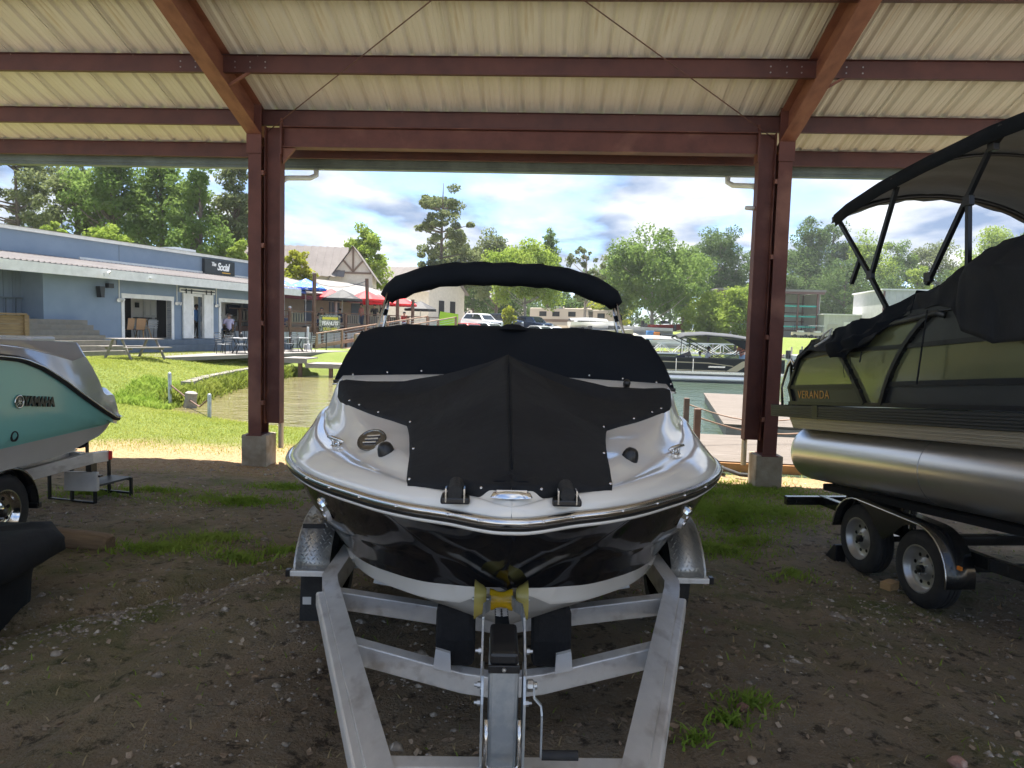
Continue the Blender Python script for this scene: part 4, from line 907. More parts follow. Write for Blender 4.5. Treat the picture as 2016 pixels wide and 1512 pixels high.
# tandem fender: two arches joined by a straight top, with a skirt between the wheels
rf = .405
pf = [(.47+rf*math.cos(a)*.99, .335+rf*math.sin(a)) for a in np.linspace(R(4), R(90), 9)] + [(-.45+rf*math.cos(a)*.99, .335+rf*math.sin(a)) for a in np.linspace(R(92), R(186), 10)]
for x0, x1, so in ((-.03, .24, -1), (2.23, 2.49, 1)):
    f = MB(); f.grid([[(x0, y, z), (x1, y, z)] for y, z in pf]); fo = f.build('fender', M['trailer_black'], ptr, solid=.005, auto=35)
    q = MB(); xo = x0 if so < 0 else x1; q.tube([(xo, y, z) for y, z in pf], .008, 6); q.build('fender_edge', M['stainless'] if so < 0 else M['trailer_black'], fo, smooth=True)
    sk_ = [(.47, .735), (-.45, .735)] + [(-.45+.385*math.sin(a), .335+.385*math.cos(a)) for a in np.linspace(0, R(52), 6)][1:] + [(.01, .46)] + [(.47-.385*math.sin(a), .335+.385*math.cos(a)) for a in np.linspace(R(52), 0, 6)][:-1]
    q = MB(); q.prism(sk_, 0, xo+so*-.004-.003, xo+so*-.004+.003); q.build('fender_skirt', M['trailer_black'], fo)
q = MB(); q.box((-.02, -.98, .52), (.02, .04, .03)); q.build('marker_lamp', M['orange_lens'], ptr)
q = MB(); q.bar((.16, -.60, .25), (.16, -.60, .56), .05, .12); q.build('spring_hanger', M['trailer_black'], ptr)
wbk = MB(); wbk.box((0, 0, .05), (.16, .10, .10)); o = wbk.build('wood_block', M['raw_pine'], None, bevel=.004)
wp = Matrix.Rotation(R(6), 4, 'Z') @ Vector((-.0, -.02, 0)); o.location = (3.60+wp.x+.02, 6.64+wp.y-.05, gz(3.6, 6.6)-.01); o.rotation_euler = (0, 0, R(35)); tag(o, 'raw pine wood block beside the nearer wheel of the tandem trailer', 'block')
ch = MB(); ch.prism([(0, 0), (.22, 0), (.05, .19), (0, .19)], 0, -.06, .06); o = ch.build('wheel_chock', M['black_plastic'], None, bevel=.01); o.location = (3.55, 7.42, gz(3.55, 7.4)-.01); o.rotation_euler = (0, 0, R(6)); tag(o, 'black wedge chock behind the farther wheel of the tandem trailer', 'chock')
# ================================================================ jet boat on the left
pm('seafoam_gelcoat', (.26, .60, .54), .16, 0, (.25, .58, .52), 1, spec=.4)
pm('grey_gelcoat', (.36, .355, .345), .14, 0, (.34, .335, .325), 1, coat=.6)
pm('light_gelcoat', (.60, .58, .55), .2, 0, (.55, .53, .50), 2, coat=.3)
jet = empty('jet_boat', (-4.15, 5.96, .34), 0, label='seafoam green jet boat with grey deck at the left edge of the shed', cat='boat')
JO = Vector((-4.15, 5.96, .34))
def J(x, y, z): return (x, y-JO.y, z-JO.z)
RUB = [(1.2, 1.98), (3.0, 2.04), (4.8, 2.04), (5.5, 2.03), (5.75, 2.02), (5.99, 1.99), (6.24, 1.91), (6.52, 1.78), (6.82, 1.61), (7.16, 1.43), (7.38, 1.325), (7.50, 1.30)]
TOP = [(1.2, 2.10), (3, 2.15), (5.89, 2.16), (6.54, 2.135), (6.97, 2.12), (7.0, 2.11), (7.10, 1.99), (7.20, 1.84), (7.29, 1.665), (7.33, 1.635), (7.36, 1.63), (7.50, 1.63), (7.53, 1.615), (7.57, 1.50), (7.62, 1.33)]
def rub(y): return float(np.interp(y, [a for a, b in RUB], [b for a, b in RUB]))
def top(y): return float(np.interp(y, [a for a, b in TOP], [b for a, b in TOP]))
def inx(y):
    bowin = max(0, (3.6-y)/2.4)**2*1.15
    return -(.0 + max(0, (y-7.25)/.25)**2*.03) - bowin
ysj = [1.2, 1.6, 2.0, 2.5, 3.0, 3.6, 4.4, 5.2, 5.6, 5.9, 6.2, 6.5, 6.8, 7.0, 7.1, 7.2, 7.29, 7.33, 7.36, 7.42, 7.48, 7.50]
rows = []
for y in ysj:
    i = inx(y); zb_ = 1.25; zr_ = rub(y); bt_z = float(np.interp(y, [1.2, 2.5, 5.9, 6.7, 7.3, 7.5], [1.5, 1.15, 1.04, 1.03, 1.13, 1.19])); kz = bt_z-.20
    L = [(i, zr_), (i-.012, zr_-.06), (i-.03-.02*(zr_-1.4), 1.25+(zr_-1.25)*.45), (i-.055, 1.25+(zr_-1.25)*.12), (i-.075, 1.262), (i-.085, 1.245), (i-.11, bt_z+.01), (i-.16, bt_z), (-1.2, kz)]
    rows.append([J(x, y, z) for x, z in L] + [J(-2.4-x, y, z) for x, z in reversed(L[:-1])])
hm = MB(); hm.grid(rows); nc_ = len(rows[0]); hm.mi = [1 if 5 <= min(k, nc_-2-k) else 0 for _ in range(len(rows)-1) for k in range(nc_-1)]
hm.cur = 0; hm.add(rows[-1], [tuple(range(nc_))])
hm.build('hull', [M['seafoam_gelcoat'], M['light_gelcoat']], jet, auto=40)
rows = []
for y in sorted(set(ysj[:-1]+[6.97, 7.05, 7.15, 7.25, 7.53, 7.57, 7.62])):
    i = inx(min(y, 7.5)); zr_ = rub(min(y, 7.5))+.012 if y < 7.5 else min(1.31, top(y)-.005); zt = max(top(y), zr_+.004)
    zc_ = zr_+(zt-zr_)*(.62 if y < 6.9 else .75); cr_ = .09*smooth01(7.1, 6.3, y)
    L = [(i+.004, zr_), (i-.03, zr_+(zt-zr_)*.2), (i-.05-cr_*.4, zc_), (i-.075-cr_, zc_+(zt-zc_)*.25), (i-.13-cr_, zt-.012*(zt-zr_)), (i-.17-cr_, zt), (-1.2, zt+.01)]
    rows.append([J(x, y, z) for x, z in L] + [J(-2.4-x, y, z) for x, z in reversed(L[:-1])])
dm = MB(); dm.grid(rows); dm.add(rows[-1], [tuple(range(len(rows[-1])))]); dm.build('deck', M['grey_gelcoat'], jet, auto=32)
q = MB(); q.tube([J(inx(y)+.008, y, rub(y)) for y in np.linspace(1.4, 7.5, 60)], .026, 8); rbo = q.build('rub_rail', M['black_rubber'], jet, smooth=True)
q = MB(); q.tube([J(inx(y)+.034, y, rub(y)+.004) for y in np.linspace(1.4, 7.48, 60)], .007, 6); q.build('rail_insert', M['stainless'], rbo, smooth=True)
tm = Matrix.Translation(J(-.026, 6.255, 1.600)) @ Matrix.Rotation(R(90), 4, 'Z') @ Matrix.Rotation(R(90), 4, 'X') @ Matrix.Rotation(R(-7), 4, 'Z')
text('lettering', 'YAMAHA', .115, M['black_plastic'], jet, tm, .006, offset=.0062, xs=.86, spacing=1.0)
q = MB(); cc = Vector(J(-.030, 6.00, 1.628)); q.tube([cc+Vector((.004, math.cos(a)*.052, math.sin(a)*.052)) for a in np.linspace(0, 6.283, 24, endpoint=False)], .006, 6, closed=True)
lo_ = q.build('round_emblem', M['chrome'], jet, smooth=True)
q = MB(); q.lathe([(0, 0), (.05, 0), (.052, -.006)], cc+Vector((.002, 0, 0)), (1, 0, 0), 24); q.build('emblem_disc', M['black_plastic'], lo_)
for k in range(3):
    a = R(90+120*k); dr = Vector((0, math.cos(a), math.sin(a))); pr_ = Vector((0, -math.sin(a), math.cos(a))); c0 = cc+Vector((.007, 0, 0))
    q = MB(); q.bar(c0-dr*.03, c0+dr*.006, .004, .006, (1, 0, 0))
    for e_ in (-1, 1): q.bar(c0+dr*.006+pr_*e_*.009, c0+dr*.044+pr_*e_*.009, .004, .005, (1, 0, 0))
    q.bar(c0+dr*.006-pr_*.011, c0+dr*.006+pr_*.011, .004, .005, (1, 0, 0)); q.build('tuning_fork', M['chrome'], lo_)
q = MB(); q.lathe([(.045, -.02), (.046, .012), (.036, .016), (.030, -.01), (0, -.01)], J(-.062, 5.97, 1.335), (1, 0, 0), 18); q.build('drain_outlet', M['black_rubber'], jet, auto=40)
q = MB(); q.lathe([(.052, -.03), (.052, .006), (.045, .012), (.02, .014), (0, .014)], J(-.11, 6.40, 1.955), (1, 0, .35), 18); fo = q.build('filler_cap', M['chrome'], jet, auto=35)
for dy, dz, r_ in ((.006, 0, .024), (.052, -.012, .016)):
    q = MB(); q.lathe([(r_, 0), (r_*.9, .03), (0, .034)], J(-.10, 6.40+dy, 1.952+dz), (1, 0, .35), 12); q.build('cap_knob', M['chrome'], fo, smooth=True)
q = MB(); q.box(J(-.085, 6.19, 1.97), (.006, .11, .05)); q.build('rating_plate', M['grey_gelcoat'], jet)
for y, wd in ((6.35, .6), (6.75, .25)):
    q = MB(); q.box(J(-1.0, y, 2.135), (1.4, .35, .06)); q.build('seat_pad', M['light_gelcoat'], jet, bevel=.02)
# ---------------------------------------------------------------- its trailer
jtr = empty('jet_boat_trailer', (-4.15, 5.96, .34), 0, label='aluminium trailer with black fender under the seafoam green boat', cat='trailer')
make_wheel(jtr, (-.24, .0, .33), 1, .333, .205, 'chrome', .195)
make_wheel(jtr, (-2.2, .0, .33), -1, .333, .205, 'chrome', .195)
for x in (-.36, -2.04):
    f = MB(); ibeam(f, J(x+.02, 7.24, .945), (x, -3.6, .55), .12, .075, (0, 0, 1)); f.build('frame_rail', M['aluminium'], jtr)
f = MB(); f.box(J(-1.18, 7.20, .93), (1.9, .09, .10)); f.build('rear_member', M['aluminium'], jtr)
f = MB(); f.bar(J(-.30, 6.35, .90), J(-.05, 7.05, .955), .07, .115); f.bar(J(-.05, 7.03, .955), J(-.02, 7.26, .94), .06, .11); f.build('guide_arm', M['aluminium'], jtr, bevel=.006)
f = MB(); f.box(J(-.0, 7.27, .945), (.07, .03, .09)); f.build('tail_lamp', M['red_lens'], jtr, bevel=.008)
f = MB(); f.box(J(-.16, 7.24, .80), (.05, .10, .17)); f.box(J(-.14, 7.22, .735), (.18, .05, .02)); f.build('lamp_bracket', M['black_plastic'], jtr)
f = MB(); f.box(J(-.24, 7.20, .68), (.34, .05, .20)); f.build('plate_holder', M['bracket_white'], jtr, bevel=.01)
pf = [(0+.395*math.cos(a), .33+.395*math.sin(a)) for a in np.linspace(R(-5), R(185), 18)]
f = MB(); f.grid([[(-.36, y, z), (-.115, y, z)] for y, z in pf]); f.grid([[(-.115, y, z), (-.11, y*.96, .33+(z-.33)*.93)] for y, z in pf]); f.build('fender', M['trailer_black'], jtr, solid=.005, auto=35)
f = MB(); f.box((-.17, .41, .30), (.10, .06, .05)); f.build('side_lamp', M['black_plastic'], jtr, bevel=.006)
f = MB(); f.bar(J(-.5, 4.0, .98), J(-.5, 7.1, 1.0), .12, .07); f.build('bunk', M['carpet_black'], jtr); f = MB(); f.bar(J(-1.9, 4.0, .98), J(-1.9, 7.1, 1.0), .12, .07); f.build('bunk', M['carpet_black'], jtr)
f = MB(); f.box((-1.2, 0, .33), (2.0, .06, .06)); f.build('axle', M['galvanized'], jtr)
f = MB(); f.grid([[J(-.30, y, z), J(-.25, y, z+.01)] for y, z in ((7.52, 1.22), (7.42, 1.12), (7.30, 1.02))]); f.grid([[J(-.36, y, z), J(-.31, y, z+.01)] for y, z in ((7.52, 1.22), (7.34, 1.12), (7.24, 1.02))]); f.box(J(-.30, 7.20, 1.06), (.16, .10, .06)); f.build('tie_down_strap', M['canvas_deep'], jtr, solid=.004)
# portable steps behind the trailer
stp = empty('boarding_steps', (-4.98, 8.35, gz(-4.98, 8.35)), R(-14), label='black metal boarding steps standing behind the seafoam green boat', cat='steps')
for x in (-.27, .27):
    for y, h_ in ((-.32, .22), (.0, .45), (.32, .68)):
        q = MB(); q.bar((y*1.0, x, 0), (y*1.0, x, h_), .028, .028, (0, 1, 0)); q.v = [(-a, b, c) for a, b, c in q.v]; q.build('leg', M['black_alu'], stp)
    q = MB(); q.bar((-.33, x, .03), (.33, x, .03), .025, .025); q.build('foot_rail', M['black_alu'], stp)
    q = MB(); q.bar((.30, x, .20), (-.02, x, .20), .025, .025); q.bar((0.02, x, .43), (-.33, x, .43), .025, .025); q.build('side_rail', M['black_alu'], stp)
for xx, z in ((.16, .215), (-.16, .445), (-.30, .675)):
    q = MB(); q.box((xx, 0, z), (.30 if z < .6 else .06, .58, .022)); q.build('tread', M['fluted_black'], stp)
pm('weathered_wood', (.25, .165, .095), .85, 0, (.15, .095, .055), 4, stretch=(.6, 6, 6), bump=.3, bscale=20)
tb = MB(); n_ = 14
rows = [[Vector((x, .085*math.copysign(abs(math.cos(a))**.6, math.cos(a)), .08+.08*math.copysign(abs(math.sin(a))**.6, math.sin(a)))) for a in np.linspace(0, 2*math.pi, 16, endpoint=False)] for x in (-.50, -.47, -.2, .1, .40, .46, .50)]
for p_ in rows[-1]: p_.y *= .72; p_.z = .08+(p_.z-.08)*.72
for p_ in rows[-2]: p_.y *= .93; p_.z = .08+(p_.z-.08)*.95
tb.grid(rows, True); tb.add(rows[0], [tuple(range(16))]); tb.add(rows[-1], [tuple(range(16))])
o = tb.build('timber_baulk', M['weathered_wood'], None, auto=40); o.location = (-4.02, 6.26, gz(-4.0, 6.2)-.01); o.rotation_euler = (0, R(2), R(-9)); tag(o, 'rounded brown timber baulk lying against the left trailer wheel', 'timber')
# something under a black fabric cover at the left edge
tp = MB(); secs = [(.28, .30, .33, 0), (.42, .32, .34, 0), (.60, .335, .35, 0), (.685, .35, .36, .0), (.705, .44, .42, .02), (.76, .52, .46, .03), (.86, .52, .46, .03), (.925, .47, .43, .02), (.945, .36, .34, .0), (.95, .1, .1, 0)]
rows = []
for z, ax, ay, sh in secs:
    rows.append([(-.20+ax*math.copysign(abs(math.cos(a))**.45, math.cos(a))+.012*math.sin(a*7+z*20), ay*math.copysign(abs(math.sin(a))**.45, math.sin(a))+.012*math.cos(a*5+z*14), z+.010*math.sin(a*6+z*9)) for a in np.linspace(0, 2*math.pi, 40, endpoint=False)])
tp.grid(rows, True); o = tp.build('fabric_cover', M['canvas_black'], None, smooth=True); o.location = (-3.40, 4.55, -.03); tag(o, 'black fabric cover with flared top standing at the left edge', 'cover')
tp = MB(); tp.ball((0, 0, .09), .22, 18, 9, (1.0, .75, .62)); tp.v = [(x+.02*math.sin(y*30), y, z+.015*math.sin(x*24)) for x, y, z in tp.v]
o = tp.build('folded_tarp', M['canvas_black'], None, smooth=True); o.location = (-3.30, 4.12, gz(-3.3, 4.1)); tag(o, 'small heap of folded black tarp at the foot of the black cover', 'tarp')
# ================================================================ people (used on decks and boats)
def vmat(name, c, **k):
    return M.get(name) or pm(name, c, **k)
vmat('skin', (.45, .27, .19), rough=.6); vmat('skin_dark', (.16, .085, .055), rough=.6)
for nme, c in (('white', (.72, .72, .72)), ('navy', (.03, .05, .12)), ('black', (.015, .015, .017)), ('blue', (.10, .25, .55)), ('lightblue', (.35, .52, .70)), ('red', (.5, .06, .05)), ('grey', (.25, .25, .26)), ('lilac', (.55, .50, .68)), ('khaki', (.32, .26, .17)), ('coral', (.62, .25, .20)), ('brown', (.10, .05, .03)), ('jean', (.07, .10, .18))):
    vmat('cloth_'+nme, c, rough=.9)
def capsules(mb, segs):
    for p0, r0, p1, r1 in segs:
        p0 = Vector(p0); p1 = Vector(p1); d = p1-p0
        mb.tube([p0-d.normalized()*r0*.7, p0, p0+d*.5, p1, p1+d.normalized()*r1*.7], [r0*.6, r0, (r0+r1)/2, r1, r1*.6], 8)
def person(loc, rz, label, pose='stand', shirt='white', legs='jean', hat=None, hair='brown', skin='skin', lean=0.0, group=None, h=1.72):
    root = empty('person', loc, rz, label=label, cat='person', group=group); k = h/1.72
    sit = pose == 'sit'; hz = .50 if sit else .90
    def S(p): return (p[0]*k, p[1]*k, p[2]*k)
    def bld(name, segs, mat, vox):
        m = MB(); capsules(m, [(S(a), r0*k, S(b), r1*k) for a, r0, b, r1 in segs]); o = m.build(name, M[mat], root, smooth=True)
        md = o.modifiers.new('one_skin', 'REMESH'); md.mode = 'VOXEL'; md.voxel_size = vox; md.use_smooth_shade = True
        return o
    ly = -.06-lean
    sh = [(-.19, ly, hz+.52), (.19, ly, hz+.52)]
    el = [(-.27, ly-.04, hz+.24), (.27, ly-.02, hz+.25)]
    hd = [(-.20, ly-.26, hz+.20), (.20, ly-.24, hz+.16)] if sit else [(-.28, ly-.10, hz-.02), (.24, ly-.20, hz+.12)]
    if sit:
        kn = [(-.11, -.45, .50), (.11, -.45, .50)]; an = [(-.11, -.42, .07), (.11, -.42, .07)]
    else:
        kn = [(-.10, -.02, .48), (.11, -.05, .48)]; an = [(-.11, .03, .07), (.12, .0, .07)]
    head = (0, ly-.03, hz+.74)
    body = [((0, 0, hz), .12, (0, ly, hz+.45), .13), ((0, ly, hz+.5), .055, (0, ly-.01, hz+.64), .05), ((0, ly-.01, hz+.68), .085, head, .098), ((0, ly-.10, hz+.70), .02, (0, ly-.125, hz+.69), .014)]
    for i in (0, 1):
        hp = (-.09 if i == 0 else .09, 0, hz)
        body += [(sh[i], .052, el[i], .042), (el[i], .040, hd[i], .028), (hd[i], .034, (hd[i][0], hd[i][1]-.07, hd[i][2]-.03), .022), (hp, .085, kn[i], .058), (kn[i], .055, an[i], .038), (an[i], .04, (an[i][0], an[i][1]-.14, .035), .032)]
    bld('body', body, skin, .022)
    shs = [((0, 0, hz+.02), .14, (0, ly, hz+.42), .155), ((-.13, ly, hz+.50), .075, (.13, ly, hz+.50), .075)] + [(sh[i], .066, tuple(a+(b-a)*.8 for a, b in zip(sh[i], el[i])), .058) for i in (0, 1)]
    bld('shirt', shs, 'cloth_'+shirt, .022)
    lg = []
    for i in (0, 1):
        hp = (-.09 if i == 0 else .09, 0, hz-.01); lg += [(hp, .10, kn[i], .072), (kn[i], .068, tuple(a+(b-a)*.8 for a, b in zip(kn[i], an[i])), .055)]
    bld('trousers', lg + [((-.07, 0, hz), .11, (.07, 0, hz), .11)], 'cloth_'+legs, .022)
    m = MB(); c = Vector(S((head[0], head[1]+.015, head[2]+.02))); m.ball(c, .108*k, 12, 8, (1, 1.05, .95)); m.v = [(x, y, z) if z > c.z-.03*k or y > c.y else (x, y+.05*k, z) for x, y, z in m.v]
    m.build('hair', M['cloth_'+hair], root, smooth=True)
    if hat:
        m = MB(); m.lathe([(0, .115*k), (.06*k, .11*k), (.105*k, .07*k), (.118*k, .015*k), (.175*k, .0), (.175*k, -.006), (.11*k, .004)], S(head), (0, -.15, 1), 14); m.build('hat', M['cloth_'+hat], root, smooth=True)
    return root
# ================================================================ blue restaurant on the lawn
def blue_mat():
    m = pm('blue_block', (.20, .262, .345), .85, 0, (.17, .228, .308), 1.2, bump=.15, bscale=25); return m
blue_mat()
pm('blue_board', (.18, .23, .30), .8, 0, (.15, .195, .26), 2, stretch=(8, 8, .4))
pm('white_trim', (.76, .76, .74), .6, 0, (.64, .64, .62), 3)
pm('awning_metal', (.24, .225, .22), .9, 0, (.20, .185, .18), .7, spec=.1)
pm('roof_grey', (.16, .17, .18), .8, 0, (.12, .125, .13), 1)
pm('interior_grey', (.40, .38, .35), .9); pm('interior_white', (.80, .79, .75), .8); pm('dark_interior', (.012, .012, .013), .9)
pm('roof_line', (.12, .11, .105), .9)
pm('step_concrete', (.23, .21, .175), .9, 0, (.175, .16, .13), 4, c3=(.20, .17, .13), s3=3)
pm('patio_concrete', (.20, .185, .17), .9, 0, (.165, .152, .14), 1.5)
pm('step_blue', (.13, .165, .20), .8, 0, (.10, .13, .16), 3)
pm('sign_black', (.018, .021, .022), .4); pm('sign_white', (.85, .85, .82), .5); pm('sign_yellow', (.75, .42, .05), .5); pm('screen', (.012, .02, .05), .15)
RZ = R(71)
rst = empty('blue_restaurant', (-15.9, 36, 0), RZ, label='blue painted restaurant with long metal awning and open windows on the lawn', cat='building')
def bx_(name, x0, x1, y0, y1, z0, z1, mat, par=rst, bevel=0):
    m = MB(); m.box(((x0+x1)/2, (y0+y1)/2, (z0+z1)/2), (x1-x0, y1-y0, z1-z0)); return m.build(name, M[mat], par, bevel=bevel)
ZF = 1.47
for a, b, z0, z1 in ((-8.0, -4.47, .7, 4.3), (-4.47, -1.78, 3.30, 4.3), (-4.47, -1.78, .7, ZF), (-1.78, -.45, .7, 4.3), (-.45, .24, 3.62, 4.3), (-.45, .24, .7, ZF), (.24, 1.55, .7, 4.3), (1.55, 5.0, 3.40, 4.3), (1.55, 5.0, .7, ZF), (5.0, 6.6, .7, 4.3)):
    bx_('wall', a, b, 0, .25, z0, z1, 'blue_block')
# left wing, set back, with grooved boards
bx_('wing_wall', -8.25, -8.0, 0, 6.0, .7, 4.6, 'blue_block')
for k in range(16):
    bx_('siding_board', -14.0+.36*k, -14.0+.36*k+.345, 1.2, 1.28, 1.9, 4.5, 'blue_board')
bx_('wing_backing', -14.2, -8.2, 1.28, 1.4, 1.0, 4.6, 'blue_block'); bx_('wing_rail', -13, -8.3, 1.02, 1.08, 3.05, 3.10, 'step_blue')
for k in range(12): bx_('baluster', -13+.4*k, -13+.4*k+.03, 1.02, 1.07, 2.28, 3.05, 'step_blue')
# awning of ribbed sheets, fascia, upper wall and roof edge
for i in range(22):
    x0 = -13.0+.92*i
    m = MB(); pr = []
    for k in range(4): pr += [(x0+.23*k, 0), (x0+.23*k+.15, 0), (x0+.23*k+.17, .03), (x0+.23*k+.21, .03)]
    pr.append((x0+.92, 0)); m.grid([[(x, -.95, 4.43+h_) for x, h_ in pr], [(x, 2.02, 4.95+h_) for x, h_ in pr]]); m.build('awning_sheet', M['awning_metal'], rst)
bx_('fascia', -13.0, 7.2, -.95, -.90, 4.02, 4.41, 'white_trim'); bx_('soffit', -13.0, 7.2, -.90, 0.3, 4.30, 4.34, 'interior_grey')
bx_('upper_wall', -16, 6.6, 2.0, 2.2, 4.3, 5.85, 'blue_block'); bx_('roof_edge', -16, 6.8, 1.86, 2.2, 5.85, 6.0, 'white_trim')
for x in (-2.9, 3.0): bx_('wall_joint', x, x+.03, 1.992, 2.0, 4.95, 5.85, 'step_blue')
bx_('flashing', -5.0, 6.6, 1.93, 2.0, 4.95, 5.06, 'white_trim')
m = MB(); m.add([(-16, 1.8, 6.004), (6.8, 1.8, 6.004), (6.8, 9, 6.5), (-16, 9, 6.5), (6.8, 9, 4), (-16, 9, 4)], [(0, 1, 2, 3), (3, 2, 4, 5)]); m.build('roof', M['roof_grey'], rst)
bx_('roof_vent', 3.6, 5.2, 5, 6, 6.1, 6.55, 'white_trim')
# window and door trim
for x0, x1, zt in ((-4.47, -1.78, 3.30), (1.55, 5.0, 3.40)):
    w_ = bx_('window_opening', x0-.15, x1+.15, -.04, .0, zt, zt+.20, 'white_trim'); bx_('jamb', x0-.15, x0+.0, -.04, .30, 1.2, zt, 'white_trim', w_); bx_('jamb', x1, x1+.15, -.04, .30, 1.2, zt, 'white_trim', w_)
    bx_('sill', x0, x1, -.06, .28, ZF-.09, ZF+.01, 'step_blue', w_)
for x0, x1 in ((-1.12, -.45), (.26, .90)):
    d = bx_('barn_door', x0, x1, -.10, -.05, 1.50, 3.72, 'white_trim')
    for a, b, z0, z1 in ((x0, x0+.10, 1.5, 3.72), (x1-.10, x1, 1.5, 3.72), (x0+.1, x1-.1, 3.55, 3.72), (x0+.1, x1-.1, 1.5, 1.66), (x0+.1, x1-.1, 2.52, 2.62)):
        bx_('door_board', a, b, -.125, -.10, z0, z1, 'white_trim', d)
t_ = bx_('door_track', -1.25, 1.0, -.13, -.10, 3.82, 3.88, 'black_plastic'); bx_('track_board', -1.3, 1.05, -.10, -.02, 3.74, 3.96, 'white_trim')
for x in (-.95, -.6, .4, .75): bx_('track_hanger', x-.03, x+.03, -.15, -.13, 3.70, 3.92, 'black_plastic', t_)
bx_('door_head', -.45, .24, -.03, .0, 3.58, 3.72, 'white_trim'); bx_('door_post', -.03+.27, .30, -.02, .1, 1.5, 3.6, 'white_trim')
# room behind the openings
bx_('end_wall', 6.35, 6.6, .25, 9, .7, 5.9, 'blue_block'); bx_('room_floor', -8, 6.3, .25, 6.5, ZF-.1, ZF, 'interior_grey'); bx_('room_ceiling', -8, 6.3, .25, 6.5, 4.0, 4.1, 'interior_grey')
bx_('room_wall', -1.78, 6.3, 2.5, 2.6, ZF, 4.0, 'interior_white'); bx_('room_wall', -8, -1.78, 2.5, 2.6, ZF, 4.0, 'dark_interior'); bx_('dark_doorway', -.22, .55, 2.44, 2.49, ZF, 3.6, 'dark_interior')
d = bx_('room_door', -1.08, -.26, 2.44, 2.49, ZF, 3.45, 'white_trim'); bx_('handle', -.36, -.31, 2.40, 2.44, 2.4, 2.48, 'black_plastic', d)
bx_('door_panel', -.98, -.72, 2.42, 2.44, 2.6, 3.3, 'interior_white', d); bx_('door_panel', -.62, -.36, 2.42, 2.44, 2.6, 3.3, 'interior_white', d)
bx_('picture', -1.56, -1.34, 2.44, 2.49, 2.95, 3.2, 'black_plastic'); bx_('television', 4.75, 5.9, 2.36, 2.46, 2.75, 3.38, 'screen'); bx_('side_shelf', -1.7, -.9, 2.1, 2.45, 2.40, 2.47, 'black_plastic')
for z0, z1, y0 in ((.7, 1.20, -.75), (.7, 1.44, -.38)): bx_('entry_step', -5.2, 6.6, y0, .0, z0, z1, 'step_blue')
# lights and conduits on the wall
for x in (-4.75, -1.45, 1.2):
    c = bx_('conduit', x, x+.03, -.04, -.01, 3.2, 4.3, 'white_trim')
    m = MB(); m.lathe([(.0, 0), (.05, .0), (.09, .12), (.085, .13), (0, .10)], (x-.05, -.06, 3.22), (-.5, -.8, -.35), 10); m.lathe([(.0, 0), (.05, .0), (.09, .12), (.085, .13), (0, .10)], (x+.09, -.06, 3.22), (.5, -.8, -.35), 10); m.box((x+.015, -.05, 3.24), (.16, .08, .06)); m.build('flood_lamp', M['white_trim'], c, auto=40)
m = MB(); m.prism([(-.12, 3.72), (.12, 3.72), (.09, 3.25), (-.07, 3.25)], 1, -.35, -.1); m.v = [(x-5.85, y, z) for x, y, z in m.v]; m.build('wall_lantern', M['black_plastic'], rst)
m = MB(); m.box((-5.3, -.12, 3.78), (.26, .2, .2)); m.build('wall_speaker', M['black_plastic'], rst)
m = MB(); m.tube([(-6.0, -.92, 4.2), (-6.1, -1.05, 4.32), (-6.3, -1.15, 4.25)], .03, 6); m.box((-6.4, -1.18, 4.16), (.2, .12, .12)); m.box((-3.9, -1.0, 4.2), (.18, .1, .06)); tag(m.build('security_camera', M['white_trim'], rst), kind='stuff')
sgn = bx_('sign_board', 2.40, 4.72, 1.78, 1.97, 4.98, 5.76, 'sign_black')
fm = lambda x, z: Matrix.Translation((x, 1.77, z)) @ Matrix.Rotation(R(90), 4, 'X')
text('lettering', 'The', .30, M['sign_white'], sgn, fm(3.05, 5.50), .01, .25, .006, .85, xs=.8)
text('lettering', 'Social', .58, M['sign_white'], sgn, fm(3.78, 5.39), .01, .25, .012, .82, xs=.86)
q = MB(); q.box((4.02, 1.768, 5.09), (.66, .012, .045)); q.build('underline', M['sign_yellow'], sgn)
# concrete tiers down from the wing, retaining boards on their left
for k in range(7):
    bx_('concrete_step', -12.5, -6.68+.02*k+(.22 if k > 3 else 0), -.45-.3*k, 1.2 if k == 0 else -.45-.3*k+.32, .5, 2.27-.2*k, 'step_concrete')
ret = empty('timber_planter', (-15.9, 36, 0), RZ, label='weathered timber planter wall at the left of the concrete steps', cat='planter')
for k in range(4): bx_('plank', -13.5, -11.05, -2.7, -2.6, 1.2+.3*k, 1.2+.3*k+.285, 'weathered_wood', ret)
bx_('cap_board', -13.5, -11.0, -2.8, -2.5, 2.4, 2.46, 'weathered_wood', ret); bx_('post', -11.08, -10.92, -2.78, -2.56, .8, 2.4, 'weathered_wood', ret)
m = MB(); m.add([(-9, -4.6, 0), (9, -4.6, 0), (9, .1, 0), (-9, .1, 0)], [(0, 1, 2, 3)])
mm = MB(); mm.box((0, 0, .80), (13.4, 3.9, .16)); po = mm.build('patio', M['patio_concrete'], None); po.location = Vector((-15.9, 36, 0)) + Matrix.Rotation(RZ, 3, 'Z') @ Vector((.2, -2.55, 0)); po.rotation_euler = (0, 0, RZ); tag(po, 'pale concrete patio along the blue restaurant', None, None, 'structure')
def LW(x, y, z): return Vector((-15.9, 36, 0)) + Matrix.Rotation(RZ, 3, 'Z') @ Vector((x, y, z))
